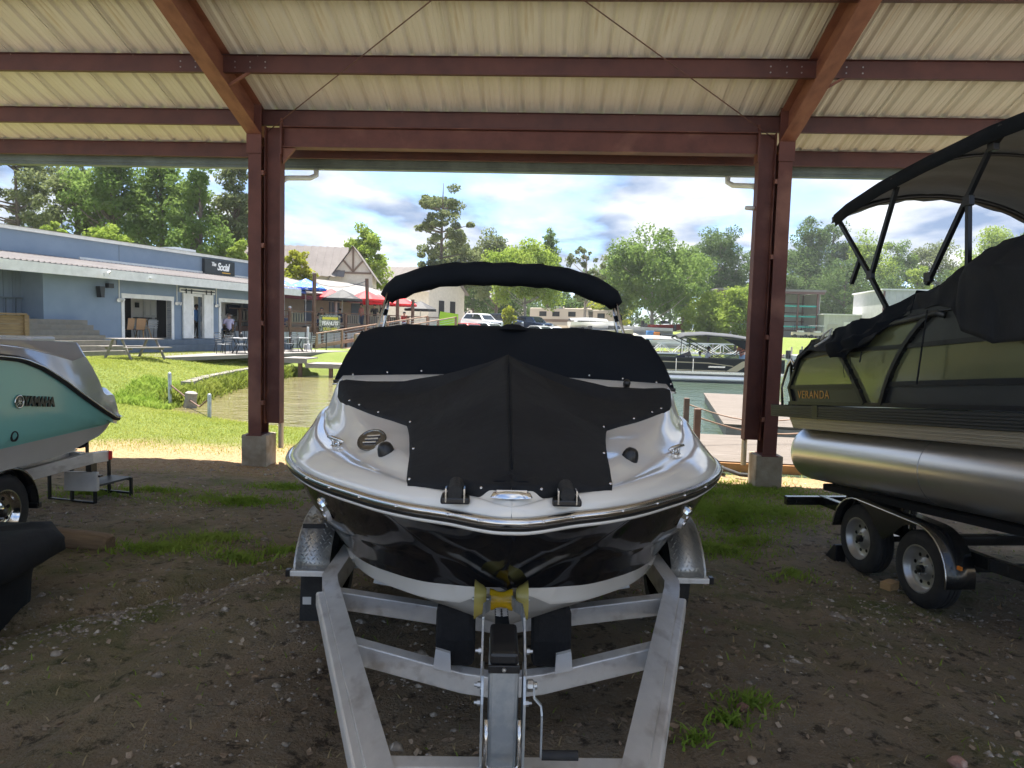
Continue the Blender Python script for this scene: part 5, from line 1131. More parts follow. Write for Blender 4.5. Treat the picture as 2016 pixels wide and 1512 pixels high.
# ---------------------------------------------------------------- patio furniture
pm('dark_iron', (.03, .035, .04), .5, .5); pm('tan_sling', (.42, .25, .13), .8); pm('grey_slats', (.35, .36, .37), .5, .4)
def patio_chair(sling):
    r = empty('patio_chair'); mt = M['tan_sling'] if sling else M['grey_slats']
    for sx in (-1, 1):
        for pts in ([(sx*.25, -.24, 0), (sx*.25, -.22, .42), (sx*.27, -.20, .64), (sx*.27, .16, .66)], [(sx*.22, .30, 0), (sx*.23, .20, .42), (sx*.24, .28, .9)]):
            q = MB(); q.tube(pts, .016, 6); q.build('leg', M['dark_iron'], r, smooth=True)
    if sling:
        q = MB(); q.grid([[(-.23, y, z), (.23, y, z)] for y, z in ((-.25, .43), (.0, .40), (.18, .42), (.24, .62), (.29, .94))]); q.build('sling_seat', mt, r, solid=.015)
    else:
        for k in range(6): q = MB(); q.box((0, -.22+.085*k, .43), (.46, .06, .015)); q.build('seat_slat', mt, r)
        for k in range(4): q = MB(); q.box((0, .235+.02*k, .52+.105*k), (.47, .015, .06)); q.build('back_slat', mt, r)
        q = MB(); q.tube([(-.24, .28, .9), (-.15, .30, .95), (.15, .30, .95), (.24, .28, .9)], .016, 6); q.build('back_rail', M['dark_iron'], r, smooth=True)
    return r
def patio_table():
    r = empty('patio_table'); q = MB(); q.lathe([(0, .74), (.62, .74), (.63, .725), (.62, .71), (0, .71)], (0, 0, 0), (0, 0, 1), 24); q.build('table_top', M['grey_slats'], r, auto=40)
    for k in range(4):
        a = R(45+90*k); q = MB(); q.tube([(math.cos(a)*.48, math.sin(a)*.48, 0), (math.cos(a)*.2, math.sin(a)*.2, .35), (math.cos(a)*.4, math.sin(a)*.4, .71)], .02, 6); q.build('leg', M['dark_iron'], r, smooth=True)
    return r
ca, cb_ = patio_chair(False), patio_chair(True); used = {}
def put(proto, loc, rz, label, cat, group, z=.88):
    o = proto if not used.get(proto.name) else copy_tree(proto); used[proto.name] = 1
    o.location = (loc[0], loc[1], z); o.rotation_euler = (0, 0, rz); return tag(o, label, cat, group)
G_ = 'chairs on the restaurant patio'
tab = patio_table()
t1 = LW(-.7, -3.2, 0); t2 = LW(3.9, -3.0, 0)
put(tab, t1, 0, 'round grey patio table with a black canister on it', 'table', 'patio tables'); put(tab, t2, .4, 'round grey patio table nearest the red column', 'table', 'patio tables')
for dx, dy, a, sl, lb in ((-1.25, -.1, 90, 0, 'slatted metal chair at the left of the patio table with the canister'), (-.85, -.75, 140, 0, 'slatted metal chair left of the tan sling chair turned from the table'), (-.25, .9, 0, 0, 'slatted metal chair behind the patio table with the canister'), (.25, -.95, 200, 1, 'orange tan sling chair in front of the patio table'), (1.15, -.2, 265, 1, 'tan sling chair at the right end of the patio table'), (.8, .75, -40, 0, 'slatted metal chair by the barn door behind the table')):
    put(cb_ if sl else ca, t1+Matrix.Rotation(RZ, 3, 'Z') @ Vector((dx, dy, 0)), RZ+R(-a), lb, 'chair', G_)
for dx, dy, a, lb in ((-.95, -.4, 90, 'leftmost slatted chair of the table nearest the red column'), (-.15, -.9, 170, 'slatted chair in front of the table nearest the red column'), (-.2, .8, 0, 'slatted chair behind the table nearest the red column')):
    put(ca, t2+Matrix.Rotation(RZ, 3, 'Z') @ Vector((dx, dy, 0)), RZ+R(-a), lb, 'chair', G_)
q = MB(); q.lathe([(0, 0), (.085, 0), (.09, .03), (.09, .16), (.05, .21), (.02, .24), (0, .25)], (0, 0, 0), (0, 0, 1), 14); o = q.build('table_canister', M['black_plastic'], None, auto=40); o.location = (t1.x, t1.y, .88+.742); tag(o, 'black canister with rounded lid standing on the patio table', 'canister')
for x, y, a, lb in ((-3.45, 1.0, 170, 'tan sling chair just inside the left jamb of the open window'), (-2.80, 1.0, 190, 'tan sling chair in the middle of the open window'), (3.2, .95, 80, 'tan sling chair beside the people under the television')):
    p = LW(x, y, 0); put(cb_, p, RZ+R(-a), lb, 'chair', 'chairs inside the restaurant', ZF)
for x, y, a, lb in ((-1.95, 1.1, 200, 'dark metal chair near the dark doorway in the open window'), (3.6, 1.2, 160, 'dark metal chair under the man in light blue')):
    p = LW(x, y, 0); put(ca, p, RZ+R(-a), lb, 'chair', 'chairs inside the restaurant', ZF)
hc = empty('wooden_high_chair', (*LW(-2.38, 1.1, 0)[:2], ZF), RZ, label='orange wooden high chair among the chairs in the open window', cat='high chair')
for sx in (-1, 1):
    for sy in (-1, 1): q = MB(); q.bar((sx*.24, sy*.26, 0), (sx*.13, sy*.06, .85), .04, .04); q.build('leg', M['raw_pine'], hc)
q = MB(); q.box((0, 0, .50), (.34, .3, .03)); q.build('seat', M['raw_pine'], hc); q = MB(); q.box((0, 0, .86), (.32, .18, .04)); q.build('top_rail', M['raw_pine'], hc)
# picnic table on the grass
pt = empty('picnic_table', (-14.4, 27.1, gz(-14.4, 27.1)), R(64), label='grey wooden picnic table on the grass behind the green boat', cat='table')
pm('grey_wood', (.30, .27, .25), .85, 0, (.22, .20, .18), 4, stretch=(1, 8, 8))
for k in range(5): q = MB(); q.box((0, -.32+.16*k, .76), (1.9, .15, .04)); q.build('top_plank', M['grey_wood'], pt)
for s in (-1, 1):
    for k in range(2): q = MB(); q.box((0, s*(.70+.15*k)-s*.05, .45), (1.9, .14, .04)); q.build('bench_plank', M['grey_wood'], pt)
    for e_ in (-1, 1): q = MB(); q.bar((e_*.7, s*.75, 0), (e_*.7, s*.25, .74), .09, .045, (1, 0, 0)); q.build('leg', M['grey_wood'], pt)
    q = MB(); q.box((s*.66, 0, .40), (.045, 1.5, .09)); q.build('brace', M['grey_wood'], pt)
# guests inside
for x, y, lb, kw in ((2.75, 1.1, 'seated guest in white shirt at the left of the television window', dict(shirt='white', hair='black')), (3.05, .75, 'seated guest in lilac shirt and pale hat in the television window', dict(shirt='lilac', hat='white', legs='black')), (3.6, 1.15, 'seated guest in light blue shirt and white cap in the television window', dict(shirt='lightblue', hat='white', legs='khaki'))):
    p = LW(x, y, 0); person((p.x, p.y, ZF), RZ+R(150), lb, 'sit', **kw)
p = LW(.42, .6, 0); person((p.x, p.y, ZF), RZ, 'standing person in blue shirt and dark trousers in the barn doorway', 'stand', shirt='blue', legs='black', hair='black', skin='skin_dark')
# ================================================================ timber deck restaurant beyond it
DO = Vector((-13.9, 44, 0)); DZ = R(55)
pm('deck_wood', (.175, .105, .075), .85, 0, (.12, .07, .05), 3, bump=.2, bscale=20)
pm('ramp_wood', (.36, .24, .17), .85, 0, (.27, .175, .12), 3)
pm('corrugated_zinc', (.42, .46, .50), .4, .6, (.34, .37, .40), 2)
dk = empty('timber_deck', DO, DZ, label='brown timber dining deck with corrugated skirt and railings beside the lake', cat='deck')
def LD(x, y, z): return DO + Matrix.Rotation(DZ, 3, 'Z') @ Vector((x, y, z))
GD = .75
bx_('deck_floor', -4, 14, .1, 9, 2.02, 2.14, 'deck_wood', dk); bx_('rim_board', -4, 14, 0, .1, 1.86, 2.16, 'deck_wood', dk)
for x in (-3.4, -1.9, .1, 1.9, 2.6, 4.6, 6.6, 8.6, 10.6, 12.8): bx_('post', x-.08, x+.08, -.10, .06, GD-.2, 3.15, 'deck_wood', dk)
bx_('hand_rail', -4, 14, -.14, .10, 3.12, 3.18, 'deck_wood', dk); bx_('mid_rail', -4, 14, -.04, .02, 2.38, 2.44, 'deck_wood', dk)
for i in range(15):
    x0 = -3.8+1.2*i*.62
    m = MB(); m.grid([[(x0+.06*k, -.03-.035*(k % 2), GD-.1), (x0+.06*k, -.03-.035*(k % 2), 1.86)] for k in range(12)]); m.build('corrugated_sheet', M['corrugated_zinc'], dk)
for i, x in enumerate((-3.0, -1.0, .6, 3.4, 5.2, 7.2, 9.2)):
    pn = bx_('rail_panel', x-.55, x+.55, -.02, .0, 2.46, 3.05, 'step_concrete', dk)
    for k in range(5): bx_('panel_bar', x-.45+.2*k, x-.38+.2*k, -.05, -.02, 2.5, 3.02, 'black_plastic' if i != 3 else 'corrugated_zinc', pn)
pm('banner_print', (.05, .06, .05), .7, 0, (.35, .38, .30), 9, lo=.45, hi=.55)
bn = bx_('banner', 2.25, 4.0, -.17, -.15, 1.92, 2.98, 'banner_print', dk)
fb = lambda x, z: Matrix.Translation((x, -.175, z)) @ Matrix.Rotation(R(90), 4, 'X')
text('lettering', 'PEANUTS', .34, M['sign_white'], bn, fb(3.15, 2.45), .005, 0, .012, .9)
text('lettering', 'SOLD HERE', .25, vmat('banner_yellow', (.65, .62, .05)), bn, fb(3.15, 2.08), .005, 0, .008, .9)
m = MB(); m.box((3.15, -.174, 2.78), (1.3, .01, .16)); m.build('banner_band', M['banner_yellow'], bn)
for x, zt, ln in ((1.9, 5.6, 0), (6.6, 5.6, -.22), (9.4, 4.4, 0), (11.0, 4.4, 0)):
    m = MB(); m.bar((x, -.1, GD), (x+ln, -.1, zt), .17, .17); m.build('tall_post', M['deck_wood'], dk)
m = MB(); m.tube([(1.9+(6.4-1.9)*t, -.1, 5.0+.45*(t) - .35*math.sin(t*3.14)) for t in np.linspace(0, 1, 14)], .015, 5); m.build('light_string', M['black_plastic'], dk)
# ramp in front of the deck
rp = empty('wooden_ramp', DO, DZ, label='wooden access ramp with two sloping handrails in front of the deck', cat='ramp')
for s, y in ((0, -2.6), (1, -1.2)):
    x0, x1 = (3.1, 13.0) if s == 0 else (1.2, 11.4)
    m = MB(); m.bar((x0, y, GD+1.05), (x1, y, 3.20), .14, .06); m.build('hand_rail', M['ramp_wood'], rp)
    m = MB(); m.bar((x0, y, GD+.25), (x1, y, 2.35), .05, .22); m.build('side_board', M['ramp_wood'], rp)
    for zz in (.45, .65, .85): m = MB(); m.bar((x0, y, GD+zz), (x1, y, 2.5+zz*.8), .02, .03); m.build('rail_wire', M['steel_zinc'], rp)
    for k in range(6):
        t = k/5; xx = x0+(x1-x0)*t; zz = GD+1.05+(3.20-GD-1.05)*t; m = MB(); m.box((xx, y, (zz+GD-.2)/2), (.13, .13, zz-GD+.2)); m.build('post', M['ramp_wood'], rp)
m = MB(); m.add([(2.6, -2.6, GD), (13, -2.6, 2.1), (13, -1.2, 2.1), (2.6, -1.2, GD)], [(0, 1, 2, 3)]); m.build('ramp_floor', M['ramp_wood'], rp, solid=.05)
# building behind the deck: low metal roof, dark openings, cream walls
pm('cream_wall', (.62, .55, .42), .85, 0, (.55, .48, .36), 2); pm('pale_roof', (.23, .22, .21), .9, 0, (.19, .18, .172), .8, spec=.1); pm('maroon_trim', (.20, .05, .06), .6)
db_ = empty('deck_bar_building', LD(0, 6.0, 0), DZ, label='low bar building with pale metal roof behind the dining deck', cat='building')
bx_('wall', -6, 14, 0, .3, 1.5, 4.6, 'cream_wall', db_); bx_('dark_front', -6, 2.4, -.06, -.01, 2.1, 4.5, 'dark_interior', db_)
bx_('door', -1.0, .2, -.12, -.07, 2.1, 4.2, 'step_blue', db_); bx_('door_window', -.75, -.05, -.14, -.12, 3.1, 3.9, 'dark_interior', db_)
for x0 in (6.0, 8.3, 10.5): w_ = bx_('window', x0, x0+1.0, -.05, -.01, 2.6, 4.1, 'blue_block', db_); bx_('window_frame', x0-.1, x0+1.1, -.03, -.005, 4.1, 4.22, 'white_trim', w_)
m = MB(); m.grid([[(-7, -3.2, 4.75), (2.0, -3.2, 4.75)], [(-7, 4, 6.7), (2.0, 4, 6.7)]]); m.grid([[(2.0, -2.8, 4.55), (15, -2.8, 4.35)], [(2.0, 4, 6.2), (15, 4, 5.9)]]); m.build('roof', M['pale_roof'], db_, solid=.08)
bx_('roof_trim', 2.0, 15, -2.9, -2.8, 4.05, 4.32, 'maroon_trim', db_); bx_('roof_trim', -7, 2.0, -3.3, -3.2, 4.45, 4.72, 'interior_grey', db_)
for x in (-5, -1.5, 2.0, 6.5, 11): bx_('roof_post', x-.08, x+.08, -2.9, -2.74, 2.1, 4.5, 'white_trim', db_)
# gabled houses beyond
pm('house_cream', (.66, .60, .50), .85, 0, (.58, .52, .43), 3); pm('timber_brown', (.20, .14, .10), .8); pm('rib_roof', (.21, .19, .18), .9, 0, (.175, .158, .15), 1, spec=.1)
def house(loc, rz, label, L, Wd, h0, h1, wall, roofm, gable=True, par=None):
    r = empty('gabled_house', loc, rz, label=label, cat='house') if par is None else empty('wing', loc, rz, parent=par)
    m = MB(); m.prism([(-Wd/2, 0), (Wd/2, 0), (Wd/2, h0), (0, h1), (-Wd/2, h0)], 0, 0, L); m.build('wall', M[wall], r)
    for s in (-1, 1):
        n_ = int(L/.6)
        for k in range(n_):
            m = MB(); y0, z0 = s*(Wd/2+.5), h0-.5*(h1-h0)/(Wd/2); x0 = -.4+k*(L+.8)/n_; x1 = x0+(L+.8)/n_
            m.grid([[(x0, y0, z0+.08), (x0+.5*(x1-x0)*.9, y0, z0+.08), (x0+.95*(x1-x0)*.97, y0, z0+.14), (x1, y0, z0+.08)], [(x0, 0, h1+.08), (x0+.5*(x1-x0)*.9, 0, h1+.08), (x0+.95*(x1-x0)*.97, 0, h1+.14), (x1, 0, h1+.08)]]); m.build('roof_sheet', M[roofm], r)
    if gable:
        for a, b in (((-.06, 0, h0+.1), (-.06, 0, h1)), ((-.06, 0, h0+.2), (-.06, -Wd*.25, h0+(h1-h0)*.5)), ((-.06, 0, h0+.2), (-.06, Wd*.25, h0+(h1-h0)*.5)), ((-.06, -Wd*.46, h0+.1), (-.06, Wd*.46, h0+.1))):
            m = MB(); m.bar(a, b, .16, .10, (1, 0, 0)); m.build('gable_timber', M['timber_brown'], r)
    for s, x in ((-1, 1.5), (-1, 3.2)):
        bx_('window', x, x+.7, -Wd/2-.05, -Wd/2, h0*.35, h0*.8, 'dark_interior', r)
    for y in (-1.6, .6): bx_('window', -.05, 0, y, y+1.0, h0*.35, h0*.75, 'dark_interior', r)
    return r
hp = at(694, 640, 62); hr = house((hp.x, hp.y, 1.6), R(97), 'cream house with steep metal roof and timbered gable behind the deck', 5, 3.3, 5.2, 7.5, 'house_cream', 'rib_roof')
house((2.2, 1.0, 0), R(88), '', 9, 4.6, 5.3, 7.6, 'house_cream', 'rib_roof', False, hr)
hp = at(905, 640, 82); house((hp.x-1.5, hp.y, 2.0), R(150), 'tan house with dark windows behind the umbrellas', 9, 7, 4.6, 7.4, 'house_cream', 'rib_roof', False)
hp = at(955, 640, 120); house((hp.x-3, hp.y, 3.0), R(20), 'far tan house half hidden behind the parked cars', 9, 7, 3.0, 5.4, 'house_cream', 'awning_metal', False)
# umbrellas
pm('umb_blue', (.03, .12, .55), .7, 0, (.75, .78, .85), 5, lo=.60, hi=.63); pm('umb_red', (.72, .02, .025), .7); pm('umb_black', (.03, .03, .032), .7, 0, (.05, .05, .05), 3)
def umbrella(p, mat, label, r=1.35, zt=2.65, zf=2.14):
    u_ = empty('patio_umbrella', (p.x, p.y, zf), rnd.uniform(0, 1), label=label, cat='umbrella', group='umbrellas on the dining deck')
    m = MB(); m.tube([(0, 0, 0), (0, 0, zt)], .025, 6); m.build('pole', M['white_trim'], u_)
    m = MB(); ring = [(math.cos(R(45*k))*r, math.sin(R(45*k))*r, zt-.62) for k in range(8)]; mid = [(math.cos(R(45*k))*r*.5, math.sin(R(45*k))*r*.5, zt-.28) for k in range(8)]; dn = [(x, y, z-.16) for x, y, z in ring]
    m.grid([[(0, 0, zt+.02)]*8, mid, ring, dn], True); m.build('canopy', M[mat], u_, solid=.01)
    m = MB(); m.lathe([(0, 0), (.25, 0), (.25, .06), (.04, .1)], (0, 0, 0), (0, 0, 1), 12); m.build('base', M['black_plastic'], u_, auto=40)
for u, v, Y, mt, lb in ((560, 553, 46.5, 'umb_blue', 'blue umbrella with white print half hidden by the red column'), (602, 549, 47.5, 'umb_blue', 'blue umbrella with white print above the deck door'), (652, 569, 51, 'umb_red', 'red umbrella behind the tall wooden post'), (674, 570, 48.5, 'umb_black', 'black umbrella between the red umbrellas'), (721, 572, 50.5, 'umb_red', 'large red umbrella right of the black umbrella'), (745, 580, 54, 'umb_red', 'small red umbrella just left of the bimini tubes'), (786, 583, 55, 'umb_red', 'red umbrella right of the bimini tubes'), (828, 593, 57, 'umb_black', 'pale grey and black umbrella at the right end of the deck')):
    p = at(u, v, Y); umbrella(p, mt, lb, 1.35, max(2.2, p.z-2.14))
for u, Y, ps, sh, lb in ((573, 46, 'sit', 'white', 'pale haired guest in white sitting at the deck rail'), (634, 47.5, 'sit', 'black', 'guest in black sitting by the white wall on the deck'), (671, 48.5, 'sit', 'navy', 'guest in navy under the black umbrella'), (713, 49.8, 'stand', 'coral', 'guest in coral top standing at the leaning post'), (738, 50.3, 'stand', 'black', 'server in black shirt standing under the red umbrella'), (795, 53, 'sit', 'red', 'guest in red at the far end of the deck')):
    p = at(u, 620, Y); person((p.x, p.y, 2.14), rnd.uniform(-1, 1), lb, ps, sh, 'jean', hair='black' if sh != 'white' else 'white')
# ================================================================ shore, docks and boats
pm('dock_plank', (.145, .12, .098), .85, 0, (.11, .09, .072), 3, stretch=(.5, 6, 6), c3=(.175, .15, .13), s3=2)
pm('orange_timber', (.42, .22, .09), .8, 0, (.32, .16, .06), 3)
pm('wall_stone', (.26, .24, .20), .9, 0, (.17, .155, .125), 4, bump=.4, bscale=15)
wd_ = empty('wooden_dock', (3.3, 13.1, WZ+.05), R(-6), label='low wooden dock with weathered planks behind the right column', cat='dock')
for k in range(22):
    m = MB(); m.box((1.9+.02*math.sin(k*3), .12+.165*k, .12), (3.8, .155, .035)); m.build('plank', M['dock_plank'], wd_)
for y in (.02, 3.6): m = MB(); m.box((1.9, y, .03), (3.8, .06, .16)); m.build('rim_beam', M['orange_timber'], wd_)
m = MB(); m.box((.03, 1.8, .03), (.06, 3.5, .15)); m.build('rim_beam', M['orange_timber'], wd_)
fd_ = empty('floating_dock', (5.2, 17.6, WZ), R(-12), label='long pale floating dock reaching out into the lake', cat='dock')
for k in range(30):
    m = MB(); m.box((1.3, .15+.32*k, .30), (2.4, .30, .05)); m.build('plank', M['dock_plank'], fd_)
m = MB(); m.box((1.3, 4.8, .12), (2.3, 9.6, .28)); m.build('float', M['grey_wood'], fd_)
for x, y, h_, lb in ((3.95, 15.0, .95, 'dark wooden mooring post behind the bow of the black bowrider'), (4.6, 18.6, .85, 'far wooden mooring post with rope beside the floating dock')):
    m = MB(); m.box((0, 0, h_/2-.4), (.13, .13, h_+.8)); o = m.build('mooring_post', M['deck_wood'], None, bevel=.01); o.location = (x, y, WZ); tag(o, lb, 'post')
m = MB(); a_, b_ = Vector((4.6, 18.6, .55)), Vector((7.6, 18.0, .35)); m.tube([a_+(b_-a_)*t-Vector((0, 0, .25*math.sin(math.pi*t))) for t in np.linspace(0, 1, 12)], .018, 6); tag(m.build('mooring_rope', M['ramp_wood'], None, smooth=True), 'tan rope strung from the far mooring post over the dock', 'rope')
m = MB(); a_, b_ = Vector((3.95, 15.0, .62)), Vector((6.8, 15.6, .30)); m.tube([a_+(b_-a_)*t-Vector((0, 0, .18*math.sin(math.pi*t))) for t in np.linspace(0, 1, 12)], .018, 6); tag(m.build('mooring_rope', M['ramp_wood'], None, smooth=True), 'tan rope strung from the near mooring post to the dock', 'rope')
m = MB(); m.tube([(3.9, 12.9, -.05), (3.75, 12.4, .03), (3.9, 11.9, .02), (4.3, 11.75, .02)], .035, 8); tag(m.build('drain_hose', M['black_rubber'], None, smooth=True), 'black drain hose lying beside the right column pier', 'hose')
# left bank: block retaining wall of stones, grey jetty, posts with a chain, stump
rw = empty('retaining_wall', (0, 0, 0), label='low stone retaining wall along the curved left bank', cat='wall')
shore = [(-10.35, 22.6), (-10.75, 24.6), (-11.1, 27.5), (-11.3, 30.6), (-11.1, 34.2)]
stone = MB(); stone.box((0, 0, 0), (.56, .34, .24)); 
for v in range(len(stone.v)): stone.v[v] = tuple(c*(1+.08*math.sin(v*2.7+i)) for i, c in enumerate(stone.v[v]))
stm = stone.mesh('stone', M['wall_stone'])
for (x0, y0), (x1, y1) in zip(shore, shore[1:]):
    L_ = math.hypot(x1-x0, y1-y0); n_ = max(2, int(L_/.58)); an = math.atan2(y1-y0, x1-x0)
    for k in range(n_):
        for c in range(3):
            t = (k+.5+.25*(c % 2))/n_; inst('stone', stm, rw, (x0+(x1-x0)*t-.05+rnd.uniform(-.03, .03), y0+(y1-y0)*t, WZ-.02+.235*c), an+rnd.uniform(-.08, .08), (1, 1, rnd.uniform(.92, 1.0)))
jt = empty('grey_jetty', (-10.9, 34.6, WZ), R(-4), label='short grey plank jetty with raised end at the left bank', cat='jetty')
for k in range(16): m = MB(); m.box((1.2+.3*k, 0, .62), (.29, 1.5, .06)); m.build('plank', M['grey_wood'], jt)
for k in range(4): m = MB(); m.box((.1+.3*k, 0, .86), (.29, 1.7, .06)); m.build('plank', M['grey_wood'], jt)
m = MB(); m.box((.55, -.82, .75), (1.3, .05, .2)); m.build('riser_board', M['grey_wood'], jt); m = MB(); m.box((3.5, -.74, .52), (4.8, .05, .16)); m.build('rim_board', M['grey_wood'], jt)
for k in range(4): m = MB(); m.box((.8+1.5*k, -.6, .2), (.16, .16, .9)); m.build('pile', M['deck_wood'], jt)
for x, y, h_, lb in ((-9.95, 20.6, 1.0, 'taller galvanized post at the water edge on the left'), (-7.9, 18.5, .62, 'shorter galvanized post at the water edge on the left')):
    p = Vector((x, y, gz(x, y)-.3)); m = MB(); m.lathe([(0, h_+.32), (.04, h_+.30), (.05, h_+.26), (.05, 0)], (0, 0, 0), (0, 0, 1), 10); o = m.build('metal_post', M['galvanized'], None, smooth=True); o.location = p; tag(o, lb, 'post')
m = MB(); m.lathe([(.17, 0), (.19, .1), (.16, .35), (.175, .52), (.12, .56), (0, .55)], (0, 0, 0), (.1, 0, 1), 9); o = m.build('tree_stump', M['grey_wood'], None, auto=40); o.location = (-9.35, 20.55, WZ-.1); tag(o, 'grey weathered stump standing in the shallow water', 'stump')
m = MB(); pts = [Vector((-9.95, 20.6, .5)), Vector((-9.35, 20.5, .08)), Vector((-8.6, 19.5, .0)), Vector((-7.9, 18.5, .35))]; m.tube(pts, .022, 6); tag(m.build('mooring_chain', M['deck_wood'], None, smooth=True), 'brown chain hanging between the two galvanized posts', 'chain')
for u, Y, lb in ((572, 41, 'leftmost thin black pole on the lawn below the deck'), (600, 41.2, 'middle thin black pole on the lawn below the deck'), (612, 41.5, 'thin black pole right of the white pipe stand'), (642, 42, 'rightmost thin black pole at the foot of the ramp')):
    p = at(u, 690, Y); m = MB(); m.tube([(0, 0, -.2), (.03, 0, 1.0)], .03, 6); m.box((.03, 0, 1.01), (.07, .07, .04)); o = m.build('pole_marker', M['black_plastic'], None); o.location = (p.x, p.y, gz(p.x, p.y)); tag(o, lb, 'pole')
p = at(606, 690, 42); m = MB(); m.lathe([(0, 1.35), (.06, 1.34), (.07, 1.3), (.07, .32), (.22, .32), (.24, .28), (.24, -.1)], (0, 0, 0), (0, 0, 1), 10); o = m.build('pipe_stand', M['white_trim'], None, auto=40); o.location = (p.x, p.y, gz(p.x, p.y)); tag(o, 'white pipe on a round concrete foot before the corrugated skirt', 'pipe')
# black pontoon boat under way
lp = empty('lake_pontoon', (7.9, 38.2, WZ), R(-3), label='black and tan pontoon boat with dark bimini floating on the lake', cat='boat')
pm('tan_stripe', (.50, .40, .26), .4)
for y in (.3, 2.1):
    m = MB(); m.lathe([(0, 0), (.16, .03), (.26, .15), (.30, .35), (.30, 6.2), (.2, 6.9), (.05, 7.3)], (-.9, y, .18), (1, 0, 0), 20); m.build('toon', M['toon_alu'], lp, smooth=True)
def lb_(name, x0, x1, y0, y1, z0, z1, mat): return bx_(name, x0, x1, y0, y1, z0, z1, mat, lp)
lb_('deck', -1, 6.6, 0, 2.4, .46, .56, 'stainless'); lb_('side_panel', -1, 6.6, .0, .05, .58, 1.26, 'pontoon_black'); lb_('side_panel', -1, 6.6, 2.35, 2.4, .58, 1.26, 'pontoon_black'); lb_('bow_panel', -1, -.95, 0, 2.4, .58, 1.26, 'pontoon_black')
lb_('edge_rail', -1.02, 6.62, -.04, .0, .44, .58, 'stainless'); lb_('top_rail', -1, 6.6, -.02, .06, 1.24, 1.31, 'black_alu')
m = MB(); m.prism([(-1, 1.10), (2.6, 1.06), (3.9, .92), (3.9, .88), (2.6, 1.01), (-1, 1.05)], 1, -.012, .0); m.build('stripe', M['tan_stripe'], lp)
m = MB(); m.prism([(3.5, .6), (4.1, .6), (4.9, 1.18), (4.4, 1.18)], 1, -.016, -.004); m.build('stripe', M['tan_stripe'], lp)
m = MB(); m.prism([(-1, .60), (3.5, .60), (3.5, .65), (-1, .66)], 1, -.010, .0); m.build('stripe', M['tan_stripe'], lp)
for x in (.85, 1.75): lb_('door_bar', x, x+.05, -.02, -.003, .58, 1.26, 'stainless')
m = MB(); m.prism([(2.55, .80), (3.45, .80), (3.50, .88), (2.62, .88)], 1, -.014, -.002); m.build('name_badge', M['stainless'], lp)
m = MB(); sd = [(.95, 2.30), (1.3, 2.44), (2.4, 2.52), (3.8, 2.44), (5.0, 2.28), (5.4, 2.15)]
m.grid([[(x, -.05+2.5*c, z+.18*(1-abs(2*c-1)**2)) for x, z in sd] for c in np.linspace(0, 1, 9)]); m.build('canopy', vmat('canopy_grey', (.055, .058, .062), rough=.9), lp, smooth=True, solid=.03)
m = MB(); m.prism([(3.2, 2.40), (5.3, 2.18), (4.5, 1.78)], 1, -.05, 0.02); m.build('canopy_boot', M['canvas_black'], lp)
for a, b in (((1.3, 2.4), (3.4, 1.28)), ((1.0, 2.3), (3.3, 1.28)), ((5.0, 2.2), (3.4, 1.28)), ((4.6, 1.8), (3.5, 1.28)), ((1.5, 1.28), (1.55, 2.3))):
    for y in (0, 2.38): m = MB(); m.tube([(a[0], y, a[1]), (b[0], y, b[1])], .022, 6); m.build('bimini_tube', M['black_alu'], lp)
m = MB(); m.prism([(.9, 1.28), (1.9, 1.28), (1.75, 1.62)], 1, .9, 1.0); m.build('windscreen', M['screen'], lp); lb_('console', 1.5, 2.2, .9, 2.0, .58, 1.35, 'white_trim'); lb_('seat', 3.6, 6.2, 1.6, 2.3, .58, 1.15, 'white_trim')
def on_lp(x, y, z=.56): return Vector((7.9, 38.2, WZ)) + Matrix.Rotation(R(-3), 3, 'Z') @ Vector((x, y, z))
person(on_lp(2.75, 1.2), R(80), 'driver in white shirt seated under the dark bimini on the lake', 'sit', 'white', 'black', hair='black', skin='skin_dark')
person(on_lp(2.2, .7), R(60), 'child in white sitting in front of the driver on the lake pontoon', 'sit', 'white', 'navy', hair='black', skin='skin_dark', h=1.35)
person(on_lp(4.55, .8), R(-60), 'passenger in light blue standing behind the dark bimini', 'stand', 'coral', 'lightblue', hair='brown')
person(on_lp(-.35, 1.2), R(-30), 'passenger in blue shirt at the bow end beside the black cover', 'sit', 'blue', 'red', hair='navy')
person(on_lp(6.3, .8), R(20), 'passenger in white at the stern beside the red post', 'stand', 'white', 'grey', hair='brown')
# gangway trusses and far docks
def truss(loc, rz, L, label):
    r = empty('gangway_truss', loc, rz, label=label, cat='gangway', group='white gangways on the far shore')
    for y in (0, 1.1):
        m = MB(); m.bar((0, y, 0), (L, y, 0), .12, .14); m.build('bottom_chord', M['white_trim'], r); m = MB(); m.bar((L*.12, y, 1.15), (L*.88, y, 1.15), .10, .10); m.build('top_chord', M['white_trim'], r)
        n_ = 6
        for k in range(n_):
            x0 = L*k/n_; x1 = L*(k+1)/n_; z0, z1 = (0, 1.15) if k % 2 == 0 else (1.15, 0); m = MB(); m.bar((x0, y, z0), (x1, y, z1), .08, .08); m.build('diagonal', M['white_trim'], r)
        for k in (1, 3, 5): m = MB(); m.bar((L*k/n_, y, 0), (L*k/n_, y, 1.15), .07, .07); m.build('upright', M['white_trim'], r)
    m = MB(); m.box((L/2, .55, -.02), (L, 1.0, .05)); m.build('walkway', M['grey_wood'], r)
    return r
p = at(1283, 687, 80); truss((p.x, p.y, .25), R(3), 7.6, 'white gangway truss left of the dark bimini boat')
p = at(1350, 687, 84); truss((p.x, p.y, .25), R(2), 9.0, 'white gangway truss seen beneath the dark bimini')
